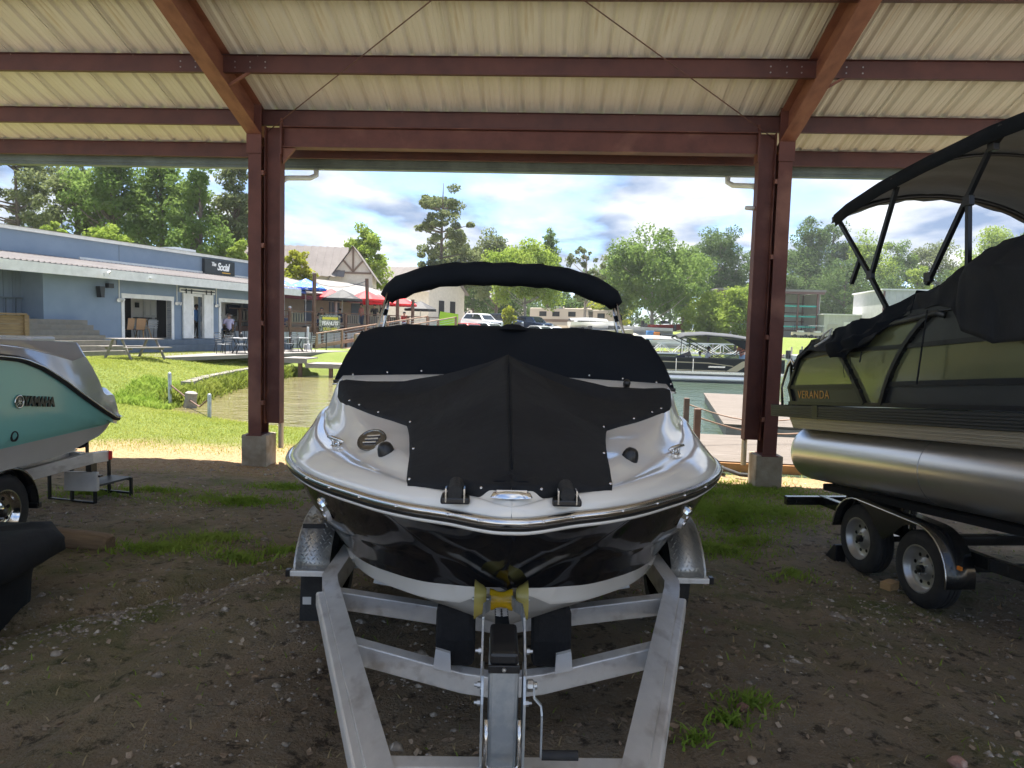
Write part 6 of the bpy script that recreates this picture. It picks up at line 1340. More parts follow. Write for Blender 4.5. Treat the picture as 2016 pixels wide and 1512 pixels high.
for u, v, Y, L_, lb in ((1255, 692, 86, 22, 'far grey dock behind the white gangways'), (1545, 700, 78, 9, 'small grey dock on the far right shore')):
    p = at(u, v, Y); r = empty('far_dock', (p.x, p.y, WZ), R(2), label=lb, cat='dock')
    m = MB(); m.box((L_/2, .9, .35), (L_, 1.8, .22)); m.build('platform', M['dock_plank'], r)
    for k in range(6): m = MB(); m.tube([(L_*(k+.5)/6, .05, -.8), (L_*(k+.5)/6, .05, 1.5)], .09, 6); m.build('pile', M['grey_wood'], r)
# small craft: open runabouts on the far bank and by the docks
pm('boat_white', (.72, .71, .68), .3, coat=.3); pm('boat_tan', (.52, .45, .36), .4); pm('boat_red', (.42, .05, .04), .3, coat=.3); pm('teal_paint', (.03, .36, .33), .5); pm('car_glass', (.015, .02, .025), .08)
def runabout(loc, rz, L, mat, label, cover=None, group='boats parked on the far bank'):
    r = empty('small_boat', loc, rz, label=label, cat='boat', group=group); rows = []
    for t in np.linspace(0, 1, 9):
        wd = .95*(1-max(0, t-.45)**2*3.2); z = .95+.25*t*t; k = .15+.5*max(0, t-.6)**2*4
        rows.append([(t*L, -wd, z), (t*L, -wd*.86, .55+.2*t), (t*L, 0, k), (t*L, wd*.86, .55+.2*t), (t*L, wd, z)])
    m = MB(); m.grid(rows); m.add(rows[0], [(0, 1, 2, 3, 4)]); m.build('hull', M[mat], r, auto=40)
    m = MB(); m.grid([[(x, y*.98, z+.01) for x, y, z in (rw_[0], rw_[4])] for rw_ in rows]); m.build('deck', M['boat_white'], r)
    if cover: m = MB(); m.grid([[(t*L*.8, -.9, 1.1), (t*L*.8, 0, 1.55-.3*abs(t-.5)), (t*L*.8, .9, 1.1)] for t in np.linspace(0, 1, 6)]); m.build('cover', M[cover], r, smooth=True)
    else:
        m = MB(); m.prism([(L*.45, 1.1), (L*.62, 1.12), (L*.5, 1.55), (L*.46, 1.55)], 1, -.7, .7); m.build('windscreen', M['car_glass'], r)
        m = MB(); m.box((-.25, 0, 1.0), (.4, .45, .9)); m.build('outboard', M['black_plastic'], r, bevel=.08)
    for x in (.25*L, .4*L):
        for s in (-1, 1): m = MB(); m.lathe([(0, -.08), (.3, -.08), (.32, 0), (.3, .08), (0, .08)], (x, s*.8, .0), (0, 1, 0), 12); m.build('trailer_wheel', M['black_rubber'], r)
    m = MB(); m.bar((0, 0, .12), (L*1.15, 0, .12), .9, .08); m.build('trailer_frame', M['galvanized'], r)
    return r
for i, (u, Y, rz, L_, mt, cv, lb) in enumerate(((1120, 88, 10, 6, 'boat_white', 'canopy_under', 'white boat under a grey cover in front of the white pickup'), (1165, 86, 25, 6, 'boat_tan', None, 'pale boat just left of the right bimini tubes'), (1205, 90, 170, 7, 'boat_tan', 'boat_tan', 'tan covered boat on the bank right of the bimini tubes'), (1238, 84, 5, 7, 'boat_white', 'canopy_under', 'grey covered boat at the edge of the bank'), (1268, 99, 12, 6, 'boat_red', None, 'red and white boat behind the bent tree trunk'), (1325, 97, 168, 7.5, 'boat_white', None, 'white cruiser on the bank behind the dark bimini'), (1372, 100, 10, 6, 'boat_white', 'boat_tan', 'white boat with tan cover under the bright bushes'))):
    p = at(u, 650, Y); runabout((p.x, p.y, gz(p.x, p.y)+.3), R(rz), L_, mt, lb, cv)
p = at(1556, 690, 77); runabout((p.x, p.y, WZ-.3), R(20), 4, 'boat_white', 'white boat moored at the small right dock', None, None)
for u, mt, lb in ((1280, 'cloth_blue', 'blue barrel beside the orange barrel on the far bank'), (1291, 'orange_lens', 'orange barrel under the large tree on the far bank')):
    p = at(u, 655, 92); m = MB(); m.lathe([(0, 1.5), (.5, 1.5), (.55, 1.4), (.5, .75), (.55, .1), (.5, 0)], (0, 0, 0), (0, 0, 1), 12); o = m.build('barrel', M[mt], None, auto=40); o.location = (p.x, p.y, gz(p.x, p.y)); tag(o, lb, 'barrel')
# ---------------------------------------------------------------- cars, pickup and motorhomes
def car(loc, rz, label, mat, kind='suv'):
    r = empty('parked_car' if kind != 'pickup' else 'pickup_truck', loc, rz, label=label, cat='car' if kind != 'pickup' else 'pickup', group='cars parked above the far shore')
    if kind == 'suv': prof = [(-2.2, .35), (2.2, .35), (2.25, .7), (2.1, .98), (1.15, 1.08), (.55, 1.62), (.2, 1.72), (-1.6, 1.72), (-2.05, 1.2), (-2.22, 1.0)]; gl = [(1.0, 1.10), (.5, 1.56), (.2, 1.63), (-1.5, 1.63), (-1.85, 1.18)]
    elif kind == 'sedan': prof = [(-2.2, .35), (2.2, .35), (2.22, .62), (2.0, .84), (1.0, .95), (.35, 1.38), (0, 1.45), (-1.0, 1.42), (-1.7, 1.02), (-2.2, .95)]; gl = [(.85, .98), (.3, 1.34), (0, 1.38), (-.95, 1.36), (-1.45, 1.02)]
    else: prof = [(-2.9, .5), (2.6, .5), (2.65, .95), (2.5, 1.15), (1.4, 1.22), (.85, 1.78), (.5, 1.88), (-.7, 1.86), (-.85, 1.30), (-2.9, 1.28)]; gl = [(1.25, 1.25), (.8, 1.72), (.5, 1.78), (-.6, 1.76), (-.65, 1.28)]
    wd = .92 if kind != 'pickup' else 1.0
    m = MB(); m.prism(prof, 1, -wd, wd); m.v = [(x, y*(1 if z < 1.1 else 1-.22*(z-1.1)/.7), z) for x, y, z in m.v]; b = m.build('body', M[mat], r, bevel=.07)
    for s in (-1, 1):
        m = MB(); pts = [(x, s*(wd+.006)*(1 if z < 1.1 else 1-.22*(z-1.1)/.7), z) for x, z in gl]; m.add(pts, [tuple(range(len(pts)))]); w_ = m.build('side_window', M['car_glass'], r)
        xm = (gl[0][0]+gl[-1][0])/2; m = MB(); m.box((xm, s*wd*.90, (gl[0][1]+gl[2][1])/2), (.07, .06, gl[2][1]-gl[0][1])); m.build('pillar', M[mat], w_)
        for x in ((1.35, -1.35) if kind != 'pickup' else (1.65, -1.85)):
            rr_ = .34 if kind != 'pickup' else .42
            m = MB(); m.lathe([(0, -.11), (rr_-.03, -.11), (rr_, -.07), (rr_, .07), (rr_-.03, .11), (rr_*.62, .115)], (x, s*(wd-.10), rr_), (0, s, 0), 16); ty = m.build('wheel', M['black_rubber'], r, auto=40)
            m = MB(); m.lathe([(rr_*.62, .113), (rr_*.5, .09), (0, .10)], (x, s*(wd-.10), rr_), (0, s, 0), 12); m.build('rim', M['rim_silver'], ty, auto=40)
        m = MB(); m.box((prof[2][0]-.06, s*wd*.75, prof[2][1]+.10), (.12, .28, .14)); m.build('headlight', M['stainless'], r); m = MB(); m.box((prof[0][0]-.0, s*wd*.85, 1.0), (.06, .2, .22)); m.build('tail_light', M['red_lens'], r)
    (x0, z0), (x1, z1) = gl[0], gl[1]; m = MB(); m.add([(x0+.14, -wd*.8, z0+.02), (x0+.14, wd*.8, z0+.02), (x1+.12, wd*.72, z1), (x1+.12, -wd*.72, z1)], [(0, 1, 2, 3)]); m.build('windscreen', M['car_glass'], r)
    m = MB(); m.box((prof[2][0]+.01, 0, prof[2][1]), (.06, wd*1.1, .22)); m.build('grille', M['black_plastic'], r)
    if kind == 'pickup': m = MB(); m.box((-1.9, 0, 1.285), (1.8, 1.7, .02)); m.build('bed', M['black_plastic'], r)
    return r
for n_, c in (('car_green', (.035, .05, .05)), ('car_white', (.70, .70, .70)), ('car_silver', (.40, .41, .42)), ('car_navy', (.02, .035, .07)), ('car_black', (.01, .01, .012)), ('car_red', (.35, .03, .03))): pm(n_, c, .25, .2, coat=.6)
for u, Y, rz, mt, kd, lb in ((905, 66, -48, 'car_green', 'suv', 'dark green suv nearest the deck ramp'), (927, 69, -46, 'car_red', 'sedan', 'red and white car behind the dark green suv'), (948, 73, -44, 'car_white', 'suv', 'white suv with dark grille left of the tree trunk'), (966, 71, -45, 'car_silver', 'sedan', 'silver car in front of the white suv'), (993, 78, -50, 'car_navy', 'suv', 'navy suv left of the pale tree trunk'), (1016, 82, -50, 'car_silver', 'sedan', 'grey car behind the yellow flowering shrub'), (1050, 79, -46, 'car_navy', 'suv', 'dark blue suv right of the large tree trunk'), (1067, 76, -46, 'car_silver', 'sedan', 'silver car right of the dark blue suv'), (1090, 78, -48, 'car_white', 'sedan', 'white car left of the white pickup'), (1160, 90, 20, 'car_silver', 'suv', 'silver car behind the bed of the white pickup'), (1184, 92, 15, 'car_navy', 'suv', 'dark car left of the right bimini tubes')):
    p = at(u, 645, Y); car((p.x, p.y, gz(p.x, p.y)), R(rz), lb, mt, kd)
p = at(1142, 645, 78); car((p.x, p.y, gz(p.x, p.y)+.1), R(178), 'white crew cab pickup parked facing left above the shore', 'car_white', 'pickup')
def motorhome(loc, rz, label):
    r = empty('motorhome', loc, rz, label=label, cat='motorhome'); 
    m = MB(); m.prism([(-4.5, .6), (4.3, .6), (4.5, 1.2), (4.3, 3.3), (-4.5, 3.3)], 1, -1.25, 1.25); m.build('body', M['boat_tan'], r, bevel=.1)
    bx_('roof_unit', -1, .2, -.5, .5, 3.3, 3.6, 'white_trim', r); bx_('side_stripe', -4.4, 3.0, -1.27, -1.252, 1.3, 1.7, 'timber_brown', r)
    for x in (-3, -1, 1.4): bx_('window', x, x+1.1, -1.275, -1.252, 2.1, 2.8, 'car_glass', r)
    bx_('windscreen', 4.34, 4.42, -1.05, 1.05, 1.9, 2.9, 'car_glass', r)
    for x in (-2.6, 3.0):
        for s in (-1, 1): m = MB(); m.lathe([(0, -.12), (.42, -.12), (.45, 0), (.42, .12), (0, .12)], (x, s*1.1, .45), (0, 1, 0), 14); m.build('wheel', M['black_rubber'], r)
for u, Y, rz, lb in ((1105, 104, -22, 'tan motorhome with dark stripe behind the white pickup'), (1160, 108, -16, 'tan motorhome farther right with wide windscreen')):
    p = at(u, 640, Y); motorhome((p.x, p.y, gz(p.x, p.y)), R(rz), lb)
# ---------------------------------------------------------------- boat rack shed and white metal buildings
rk = at(1612, 640, 125); rks = empty('boat_rack_shed', (rk.x, rk.y, gz(rk.x, rk.y)), R(176), label='open boat rack shed with teal beams across the lake', cat='shed')
pm('rack_brown', (.12, .055, .045), .6); pm('white_sheet', (.48, .48, .465), .5, 0, (.41, .41, .40), 1)
for i in range(9): bx_('wall_sheet', 1.9*i, 1.9*i+1.88, -8.1, -8.0, 0, 8.0, 'white_sheet', rks)
for k in range(5): bx_('side_sheet', .0, .08, -8+1.6*k, -8+1.6*k+1.58, 0, 7.8, 'white_sheet', rks)
bx_('roof', -.6, 18, -8.6, 1.0, 8.0, 8.35, 'awning_metal', rks); bx_('roof_beam', -.4, 17.6, .9, 1.02, 7.6, 8.0, 'rack_brown', rks)
for x in (.3, 3.6, 7.2, 11, 14.6): bx_('post', x, x+.25, -.2, .1, 0, 7.9, 'rack_brown', rks); bx_('rear_post', x, x+.2, -7.95, -7.75, 0, 7.9, 'rack_brown', rks)
for z in (1.3, 2.9, 4.5, 6.2): bx_('girt', .1, 17, -7.98, -7.85, z, z+.18, 'rack_brown', rks)
for z in (1.8, 3.6, 5.4): bx_('rack_beam', .2, 17, -.4, -.1, z, z+.28, 'teal_paint', rks)
for x, z in ((9, 2.1), (9.5, 3.9), (13, 2.1)): m = MB(); m.ball((x, -3.5, z+.7), 1.0, 10, 6, (1.0, 2.6, .7)); m.build('stored_boat', M['boat_white'], rks, smooth=True)
def metal_building(u0, Y, Wd, D, h0, h1, rz, label):
    p = at(u0, 640, Y); r = empty('metal_building', (p.x, p.y, gz(p.x, p.y)-.5), R(rz), label=label, cat='building')
    n_ = max(3, int(Wd/1.0))
    for k in range(n_):
        x0 = Wd*k/n_; m = MB(); zt0 = h0+(h1-h0)*k/n_; zt1 = h0+(h1-h0)*(k+1)/n_
        m.add([(x0, 0, 0), (x0+Wd/n_*.8, -.0, 0), (x0+Wd/n_*.9, -.06, 0), (x0+Wd/n_, 0, 0), (x0+Wd/n_, 0, zt1), (x0+Wd/n_*.9, -.06, zt1), (x0+Wd/n_*.8, 0, zt1), (x0, 0, zt0)], [(0, 1, 6, 7), (1, 2, 5, 6), (2, 3, 4, 5)]); m.build('wall_sheet', M['white_sheet'], r)
    bx_('side_wall', 0, .1, .02, D, 0, h0, 'white_sheet', r); bx_('end_wall', Wd-.1, Wd, .02, D, 0, h1, 'white_sheet', r); bx_('back_wall', 0, Wd, D-.1, D, 0, h0, 'white_sheet', r)
    m = MB(); m.add([(-.3, -.3, h0+.05), (Wd+.3, -.3, h1+.05), (Wd+.3, D, h1+.05), (-.3, D, h0+.05)], [(0, 1, 2, 3)]); m.build('roof', M['white_trim'], r, solid=.2)
    return r
mb1 = metal_building(1622, 122, 9, 12, 4.6, 4.6, -6, 'low white metal building right of the boat rack shed'); bx_('door', .6, 2.2, -.12, -.07, 0, 3.0, 'interior_grey', mb1); bx_('shutter', 3.2, 7.6, -.12, -.07, 0, 3.4, 'white_trim', mb1)
mb2 = metal_building(1735, 112, 22, 14, 8.4, 8.4, -8, 'tall white metal building behind the pontoon cover'); bx_('door_edge', -.05, .25, -.2, -.1, 0, 8.2, 'rack_brown', mb2)
# golf carts in front of the rack
for u, mt, lb in ((1575, 'cloth_navy', 'golf cart with dark roof in front of the boat rack shed'), (1608, 'car_white', 'white cart with clear roof at the corner of the rack shed')):
    p = at(u, 650, 112); r = empty('golf_cart', (p.x, p.y, gz(p.x, p.y)), R(170), label=lb, cat='cart')
    bx_('body', -1.2, 1.2, -.6, .6, .4, .9, 'boat_tan', r); bx_('roof', -1.0, 1.1, -.65, .65, 1.9, 1.98, mt, r); bx_('seat', -.5, .3, -.55, .55, .9, 1.15, 'white_trim', r)
    for x in (-.9, 1.0):
        for y in (-.55, .55): bx_('roof_post', x-.03, x+.03, y-.03, y+.03, .9, 1.9, 'black_plastic', r)
        for s in (-1, 1): m = MB(); m.lathe([(0, -.1), (.27, -.1), (.3, 0), (.27, .1), (0, .1)], (x*.85, s*.55, .3), (0, 1, 0), 12); m.build('wheel', M['black_rubber'], r)
p = at(868, 650, 62); m = MB(); m.prism([(-.9, 0), (.9, 0), (1.1, 2.4), (-.5, 2.6)], 1, 0, .12); o = m.build('green_sign', vmat('lime_paint', (.42, .62, .03)), None); o.location = (p.x+.4, p.y, gz(p.x, p.y)+.2); tag(o, 'lime green angled sign board at the end of the ramp', 'sign')
p = at(860, 655, 61); m = MB(); m.prism([(-.8, 0), (.6, 0), (.3, 1.4), (-.2, 1.6)], 1, 0, .12); o = m.build('teal_sign', vmat('turquoise_paint', (.05, .58, .55)), None); o.location = (p.x, p.y, gz(p.x, p.y)); tag(o, 'turquoise angled sign board in front of the lime green one', 'sign')
# ================================================================ trees and plants
GL = 'trees behind the blue restaurant'; GR = 'trees across the lake'
def leaf_mat(name, c1, c2, tr=.45):
    m = bpy.data.materials.new(name); m.use_nodes = True; t = m.node_tree; t.nodes.clear()
    o = N(t, 'ShaderNodeOutputMaterial'); d = N(t, 'ShaderNodeBsdfDiffuse'); tl = N(t, 'ShaderNodeBsdfTranslucent'); mx_ = N(t, 'ShaderNodeMixShader'); mx_.inputs[0].default_value = tr
    tcn = N(t, 'ShaderNodeTexCoord'); nz = N(t, 'ShaderNodeTexNoise'); nz.inputs['Scale'].default_value = .55; nz.inputs['Detail'].default_value = 5; nz.inputs['Roughness'].default_value = .75; t.links.new(tcn.outputs['Object'], nz.inputs['Vector'])
    rp = N(t, 'ShaderNodeMapRange'); rp.inputs[1].default_value = .36; rp.inputs[2].default_value = .64; t.links.new(nz.outputs[0], rp.inputs[0])
    mc = N(t, 'ShaderNodeMix', data_type='RGBA'); mc.inputs[6].default_value = (*c1, 1); mc.inputs[7].default_value = (*c2, 1); t.links.new(rp.outputs[0], mc.inputs[0])
    t.links.new(mc.outputs[2], d.inputs[0]); t.links.new(mc.outputs[2], tl.inputs[0]); t.links.new(d.outputs[0], mx_.inputs[1]); t.links.new(tl.outputs[0], mx_.inputs[2]); t.links.new(mx_.outputs[0], o.inputs[0])
    M[name] = m; return m
leaf_mat('leaf_bright', (0.2, 0.29, 0.045), (0.31, 0.38, 0.08)); leaf_mat('leaf_mid', (0.115, 0.19, 0.045), (0.2, 0.275, 0.075)); leaf_mat('leaf_dark', (0.07, 0.12, 0.04), (0.13, 0.185, 0.065)); leaf_mat('leaf_olive', (0.125, 0.16, 0.065), (0.2, 0.225, 0.1)); leaf_mat('leaf_yellow', (.24, .28, .03), (.33, .33, .05))
pm('bark', (.16, .125, .095), .95, 0, (.10, .078, .06), 3, bump=.4, bscale=12, stretch=(4, 4, .6)); pm('bark_pale', (.34, .30, .255), .9, 0, (.24, .21, .175), 3, stretch=(4, 4, .6))
def leaves(cent, rad, n, size, rs, flat=1.0, up=.25):
    """n leaf sprays as bent diamonds around clump centres"""
    k = rs.randint(0, len(cent), n); d = rs.normal(0, 1, (n, 3)); d /= np.linalg.norm(d, axis=1)[:, None]; r = rs.uniform(.25, 1.0, n)**.6
    p = cent[k] + d*r[:, None]*rad[k][:, None]*np.array([1, 1, flat])
    nrm = d*.6 + rs.normal(0, .6, (n, 3)) + np.array([0, 0, up]); nrm /= np.linalg.norm(nrm, axis=1)[:, None]
    a = np.cross(nrm, rs.normal(0, 1, (n, 3))); a /= np.linalg.norm(a, axis=1)[:, None]+1e-9; b = np.cross(nrm, a)
    s = size*rs.uniform(.55, 1.35, n)[:, None]
    v = np.stack([p-a*s*.5, p+b*s*.32+nrm*s*.08, p+a*s*.55, p-b*s*.32-nrm*s*.05], 1).reshape(-1, 3)
    return v, np.arange(4*n).reshape(-1, 4)
def tree(u, vtop, Y, wpx, label, kind='round', mat='leaf_mid', n=5200, size=.42, bark='bark', zb=None, trunk_frac=.28, seed=0, group=None, name=None, lean=0, ry=None, dens=1.0):
    rs = np.random.RandomState(seed+int(u)); p = at(u, 640, Y); z0 = gz(p.x, p.y) if zb is None else zb
    top = at(u, vtop, Y).z; H_ = top-z0; rx_ = wpx/1400*Y/2; ry_ = ry or rx_*.9
    r = empty(name or ('pine_tree' if kind == 'pine' else 'leafy_tree'), (p.x, p.y, z0), label=label, cat='tree', group=group)
    tr_ = max(.12, H_*.016); trk = MB(); wobx = rs.uniform(-.4, .4)
    path = [(lean*t*H_*.25+wobx*math.sin(t*3)*.5, .2*math.sin(t*4), t*H_*(.97 if kind == 'pine' else .82)-.3*(t == 0)) for t in np.linspace(0, 1, 8)]
    trk.tube(path, [tr_*(1.25-1.1*t) for t in np.linspace(0, 1, 8)], 7)
    cents, rads = [], []; lim = []
    cz = H_*trunk_frac
    if kind == 'pine':
        for k in range(70):
            t = rs.uniform(trunk_frac, 1.0); f = (t-trunk_frac)/(1-trunk_frac); rr = rx_*(.35+.75*math.sin(min(1, f*1.05)*math.pi*.85+.35)); a = rs.uniform(0, 6.283)
            d_ = rr*rs.uniform(.35, 1.0); cents.append((math.cos(a)*d_, math.sin(a)*d_*.9, t*H_)); rads.append(rx_*rs.uniform(.15, .30)); lim += [(t*H_-.25*d_, cents[-1])] if k % 3 == 0 else []
        flat = .65
    else:
        nC = 60 if kind != 'thin' else 70; hc_ = (H_-cz)/2
        for k in range(nC):
            d = rs.normal(0, 1, 3); d /= np.linalg.norm(d); q = rs.uniform(.35, .92)
            sh = 1.0-.30*max(0, d[2]) if kind == 'round' else (1.0-.55*max(0, d[2]) if kind == 'tall' else 1)
            c = (d[0]*rx_*q*sh, d[1]*ry_*q*sh, cz+hc_+d[2]*hc_*q*.98); cents.append(c); rads.append(min(rx_, hc_)*rs.uniform(.18, .40)*(1 if kind != 'thin' else .5))
            if k % 3 == 0: lim.append((max(cz*.6, c[2]-.5*math.hypot(c[0], c[1])-hc_*.15), c))
        flat = .8
    for zz, c in lim:
        zz = min(max(zz, .5), H_*.8); t = zz/(H_*.82); bxp = lean*t*H_*.25+wobx*math.sin(t*3)*.5
        trk.tube([(bxp, 0, zz), (bxp*.5+c[0]*.5, c[1]*.5, zz+(c[2]-zz)*.42), c], [tr_*.42, tr_*.26, tr_*.08], 5)
    trk.build('trunk', M[bark], r, smooth=True)
    v, f = leaves(np.array(cents), np.array(rads), int(n*dens*(2.3 if group == GR else 1.9)), size*.70, rs, flat)
    v[:, 2] = np.maximum(v[:, 2], .1); v[:, 0] += lean*v[:, 2]*.25
    me = np_mesh('crown', v, f, M[mat]); o = bpy.data.objects.new('crown', me); col.objects.link(o); o.parent = r
    return r
tree(38, 262, 62, 190, 'tall thin pine at the far left behind the restaurant', 'pine', 'leaf_olive', 11000, .36, trunk_frac=.26, group=GL)
tree(150, 285, 60, 150, 'leafy olive tree second from the left behind the restaurant', 'tall', 'leaf_olive', 5600, .38, trunk_frac=.22, group=GL)
tree(222, 240, 58, 170, 'tall tree with dark trunk rising behind the bright bush', 'tall', 'leaf_mid', 6400, .38, trunk_frac=.30, group=GL)
tree(318, 255, 60, 150, 'dense mid green tree behind the restaurant roof centre', 'tall', 'leaf_mid', 6800, .38, trunk_frac=.12, group=GL)
tree(395, 270, 58, 150, 'dense green tree left of the sign behind the roof', 'tall', 'leaf_mid', 7000, .36, trunk_frac=.08, group=GL)
tree(462, 262, 61, 120, 'slim tree just left of the red column behind the roof', 'tall', 'leaf_olive', 5600, .36, trunk_frac=.2, group=GL)
tree(75, 400, 66, 140, 'low olive tree under the tall pine at the far left', 'round', 'leaf_dark', 4200, .40, trunk_frac=.1, group=GL)
tree(290, 380, 70, 260, 'dark background tree filling the gap behind the roof', 'round', 'leaf_dark', 6000, .45, trunk_frac=.05, group=GL)
tree(440, 400, 70, 200, 'dark background tree behind the sign end of the roof', 'round', 'leaf_dark', 5000, .45, trunk_frac=.05, group=GL)
for u, vt, Y, w_, lb in ((108, 426, 50, 70, 'small bright yellow green tree left above the roof'), (212, 432, 50, 110, 'wide bright yellow green tree above the middle of the roof'), (470, 465, 52, 60, 'small bright tree above the roof beside the red column')):
    tree(u, vt, Y, w_, lb, 'round', 'leaf_bright', 3400, .34, trunk_frac=.35, group=GL)
tree(584, 474, 56, 84, 'yellow green bush tree beside the red column', 'round', 'leaf_yellow', 2600, .34, trunk_frac=.1)
tree(722, 424, 72, 92, 'lone bright deciduous tree behind the timbered gable', 'round', 'leaf_bright', 4600, .42, trunk_frac=.10)
tree(868, 352, 84, 110, 'tall lone pine with bare trunk left of centre', 'pine', 'leaf_olive', 6500, .42, trunk_frac=.30)
tree(905, 445, 96, 120, 'grey green tree right of the tall pine', 'tall', 'leaf_olive', 4600, .50, trunk_frac=.25)
tree(975, 440, 100, 120, 'rounded olive tree behind the bright tree', 'round', 'leaf_olive', 4600, .5, trunk_frac=.2)
tree(830, 505, 95, 34, 'small green treetop left of the tall pine', 'tall', 'leaf_bright', 1500, .45, trunk_frac=.2)
tree(1035, 462, 84, 200, 'wide bright green tree above the black windscreen cover', 'round', 'leaf_bright', 9500, .46, trunk_frac=.22, bark='bark_pale', ry=5)
tree(1078, 438, 104, 66, 'dark treetop poking above the bright green tree', 'tall', 'leaf_mid', 2600, .5, trunk_frac=.2)
tree(1150, 462, 98, 90, 'sparse pale tree with open branches right of centre', 'thin', 'leaf_olive', 2200, .45, bark='bark_pale', trunk_frac=.2)
tree(1285, 446, 100, 240, 'large full tree with bent pale trunk on the far bank', 'round', 'leaf_mid', 12500, .52, bark='bark_pale', trunk_frac=.16, ry=8, lean=-.06)
tree(1215, 500, 108, 90, 'green tree left of the large bent tree', 'round', 'leaf_mid', 3600, .5, trunk_frac=.1, group=GR)
tree(1345, 470, 118, 110, 'tree behind the right flank of the large bent tree', 'tall', 'leaf_mid', 4600, .55, trunk_frac=.1, group=GR)
tree(1410, 434, 135, 150, 'rounded pine like tree left of the right column', 'round', 'leaf_dark', 6500, .60, trunk_frac=.18, group=GR)
tree(1395, 560, 98, 130, 'bright bushy tree in front at the right column', 'round', 'leaf_bright', 5200, .45, trunk_frac=.02, group=GR)
tree(1450, 545, 94, 90, 'bright bushy tree overlapping the right column', 'round', 'leaf_bright', 4200, .45, trunk_frac=.02, group=GR)
tree(1580, 408, 160, 130, 'tall dark green tree right of the right column', 'tall', 'leaf_dark', 6800, .66, trunk_frac=.05, group=GR)
tree(1630, 400, 168, 120, 'tallest dark tree above the rack shed', 'tall', 'leaf_dark', 6400, .66, trunk_frac=.05, group=GR)
tree(1700, 432, 160, 120, 'light green tree seen between the bimini tubes', 'tall', 'leaf_bright', 6000, .62, trunk_frac=.05, group=GR)
tree(1757, 448, 165, 100, 'green tree left of the sloping bimini leg', 'tall', 'leaf_mid', 5200, .62, trunk_frac=.05, group=GR)
tree(1830, 452, 168, 130, 'olive green tree behind the sloping bimini leg', 'round', 'leaf_olive', 5600, .62, trunk_frac=.05, group=GR)
tree(1935, 420, 158, 150, 'light green tree right of the upright bimini tube', 'tall', 'leaf_bright', 6800, .62, trunk_frac=.05, group=GR)
tree(2010, 440, 160, 110, 'green tree at the right edge of the view', 'tall', 'leaf_mid', 5200, .62, trunk_frac=.05, group=GR)
tree(1800, 500, 145, 60, 'small pointed light tree above the white building', 'tall', 'leaf_bright', 2600, .55, trunk_frac=.05, group=GR)
for i, (u, vt, Y, w_) in enumerate(((1660, 505, 148, 150), (1540, 520, 150, 110), (1745, 520, 152, 150), (1880, 525, 150, 160))):
    tree(u, vt, Y, w_, ('dark lower tree behind the rack shed corner', 'dark lower tree beside the right column', 'dark lower tree behind the low white building', 'dark lower tree behind the tall white building')[i], 'round', 'leaf_dark', 4600, .6, trunk_frac=.0, group=GR, seed=i)
tree(1003, 600, 76, 34, 'yellow flowering shrub at the foot of the pale trunk', 'round', 'leaf_yellow', 900, .35, trunk_frac=0, name='flowering_shrub')
tree(930, 520, 112, 90, 'dark tree behind the parked white cars', 'round', 'leaf_dark', 3200, .5, trunk_frac=.1)
tree(1000, 560, 116, 150, 'dark hedge tree behind the parked navy cars', 'round', 'leaf_dark', 4200, .5, trunk_frac=0)
tree(1110, 560, 122, 150, 'dark green tree behind the motorhomes', 'round', 'leaf_dark', 4200, .55, trunk_frac=0)
tree(1190, 575, 118, 110, 'pale flowering tree behind the right bimini tubes', 'round', 'leaf_yellow', 2600, .5, trunk_frac=0)
# the wood farther back reads as one mass
rs = np.random.RandomState(5); cs, rd = [], []
for k in range(620):
    x = rs.uniform(-190, 260); y = 180+rs.uniform(-6, 25)+.12*abs(x-60); hh = 13+5*math.sin(x*.11)+rs.uniform(-3, 4)
    if -45 < x < 20: hh *= .55
    elif x >= 20: hh *= 1.15
    cs.append((x, y, 3+hh*rs.uniform(.15, .95))); rd.append(rs.uniform(2.2, 4.2))
v, f = leaves(np.array(cs), np.array(rd), 90000, .95, rs, .9); me = np_mesh('far_wood', v, f, M['leaf_dark']); o = bpy.data.objects.new('far_wood', me); col.objects.link(o); tag(o, 'distant wood along the horizon behind the lake', None, None, 'stuff')
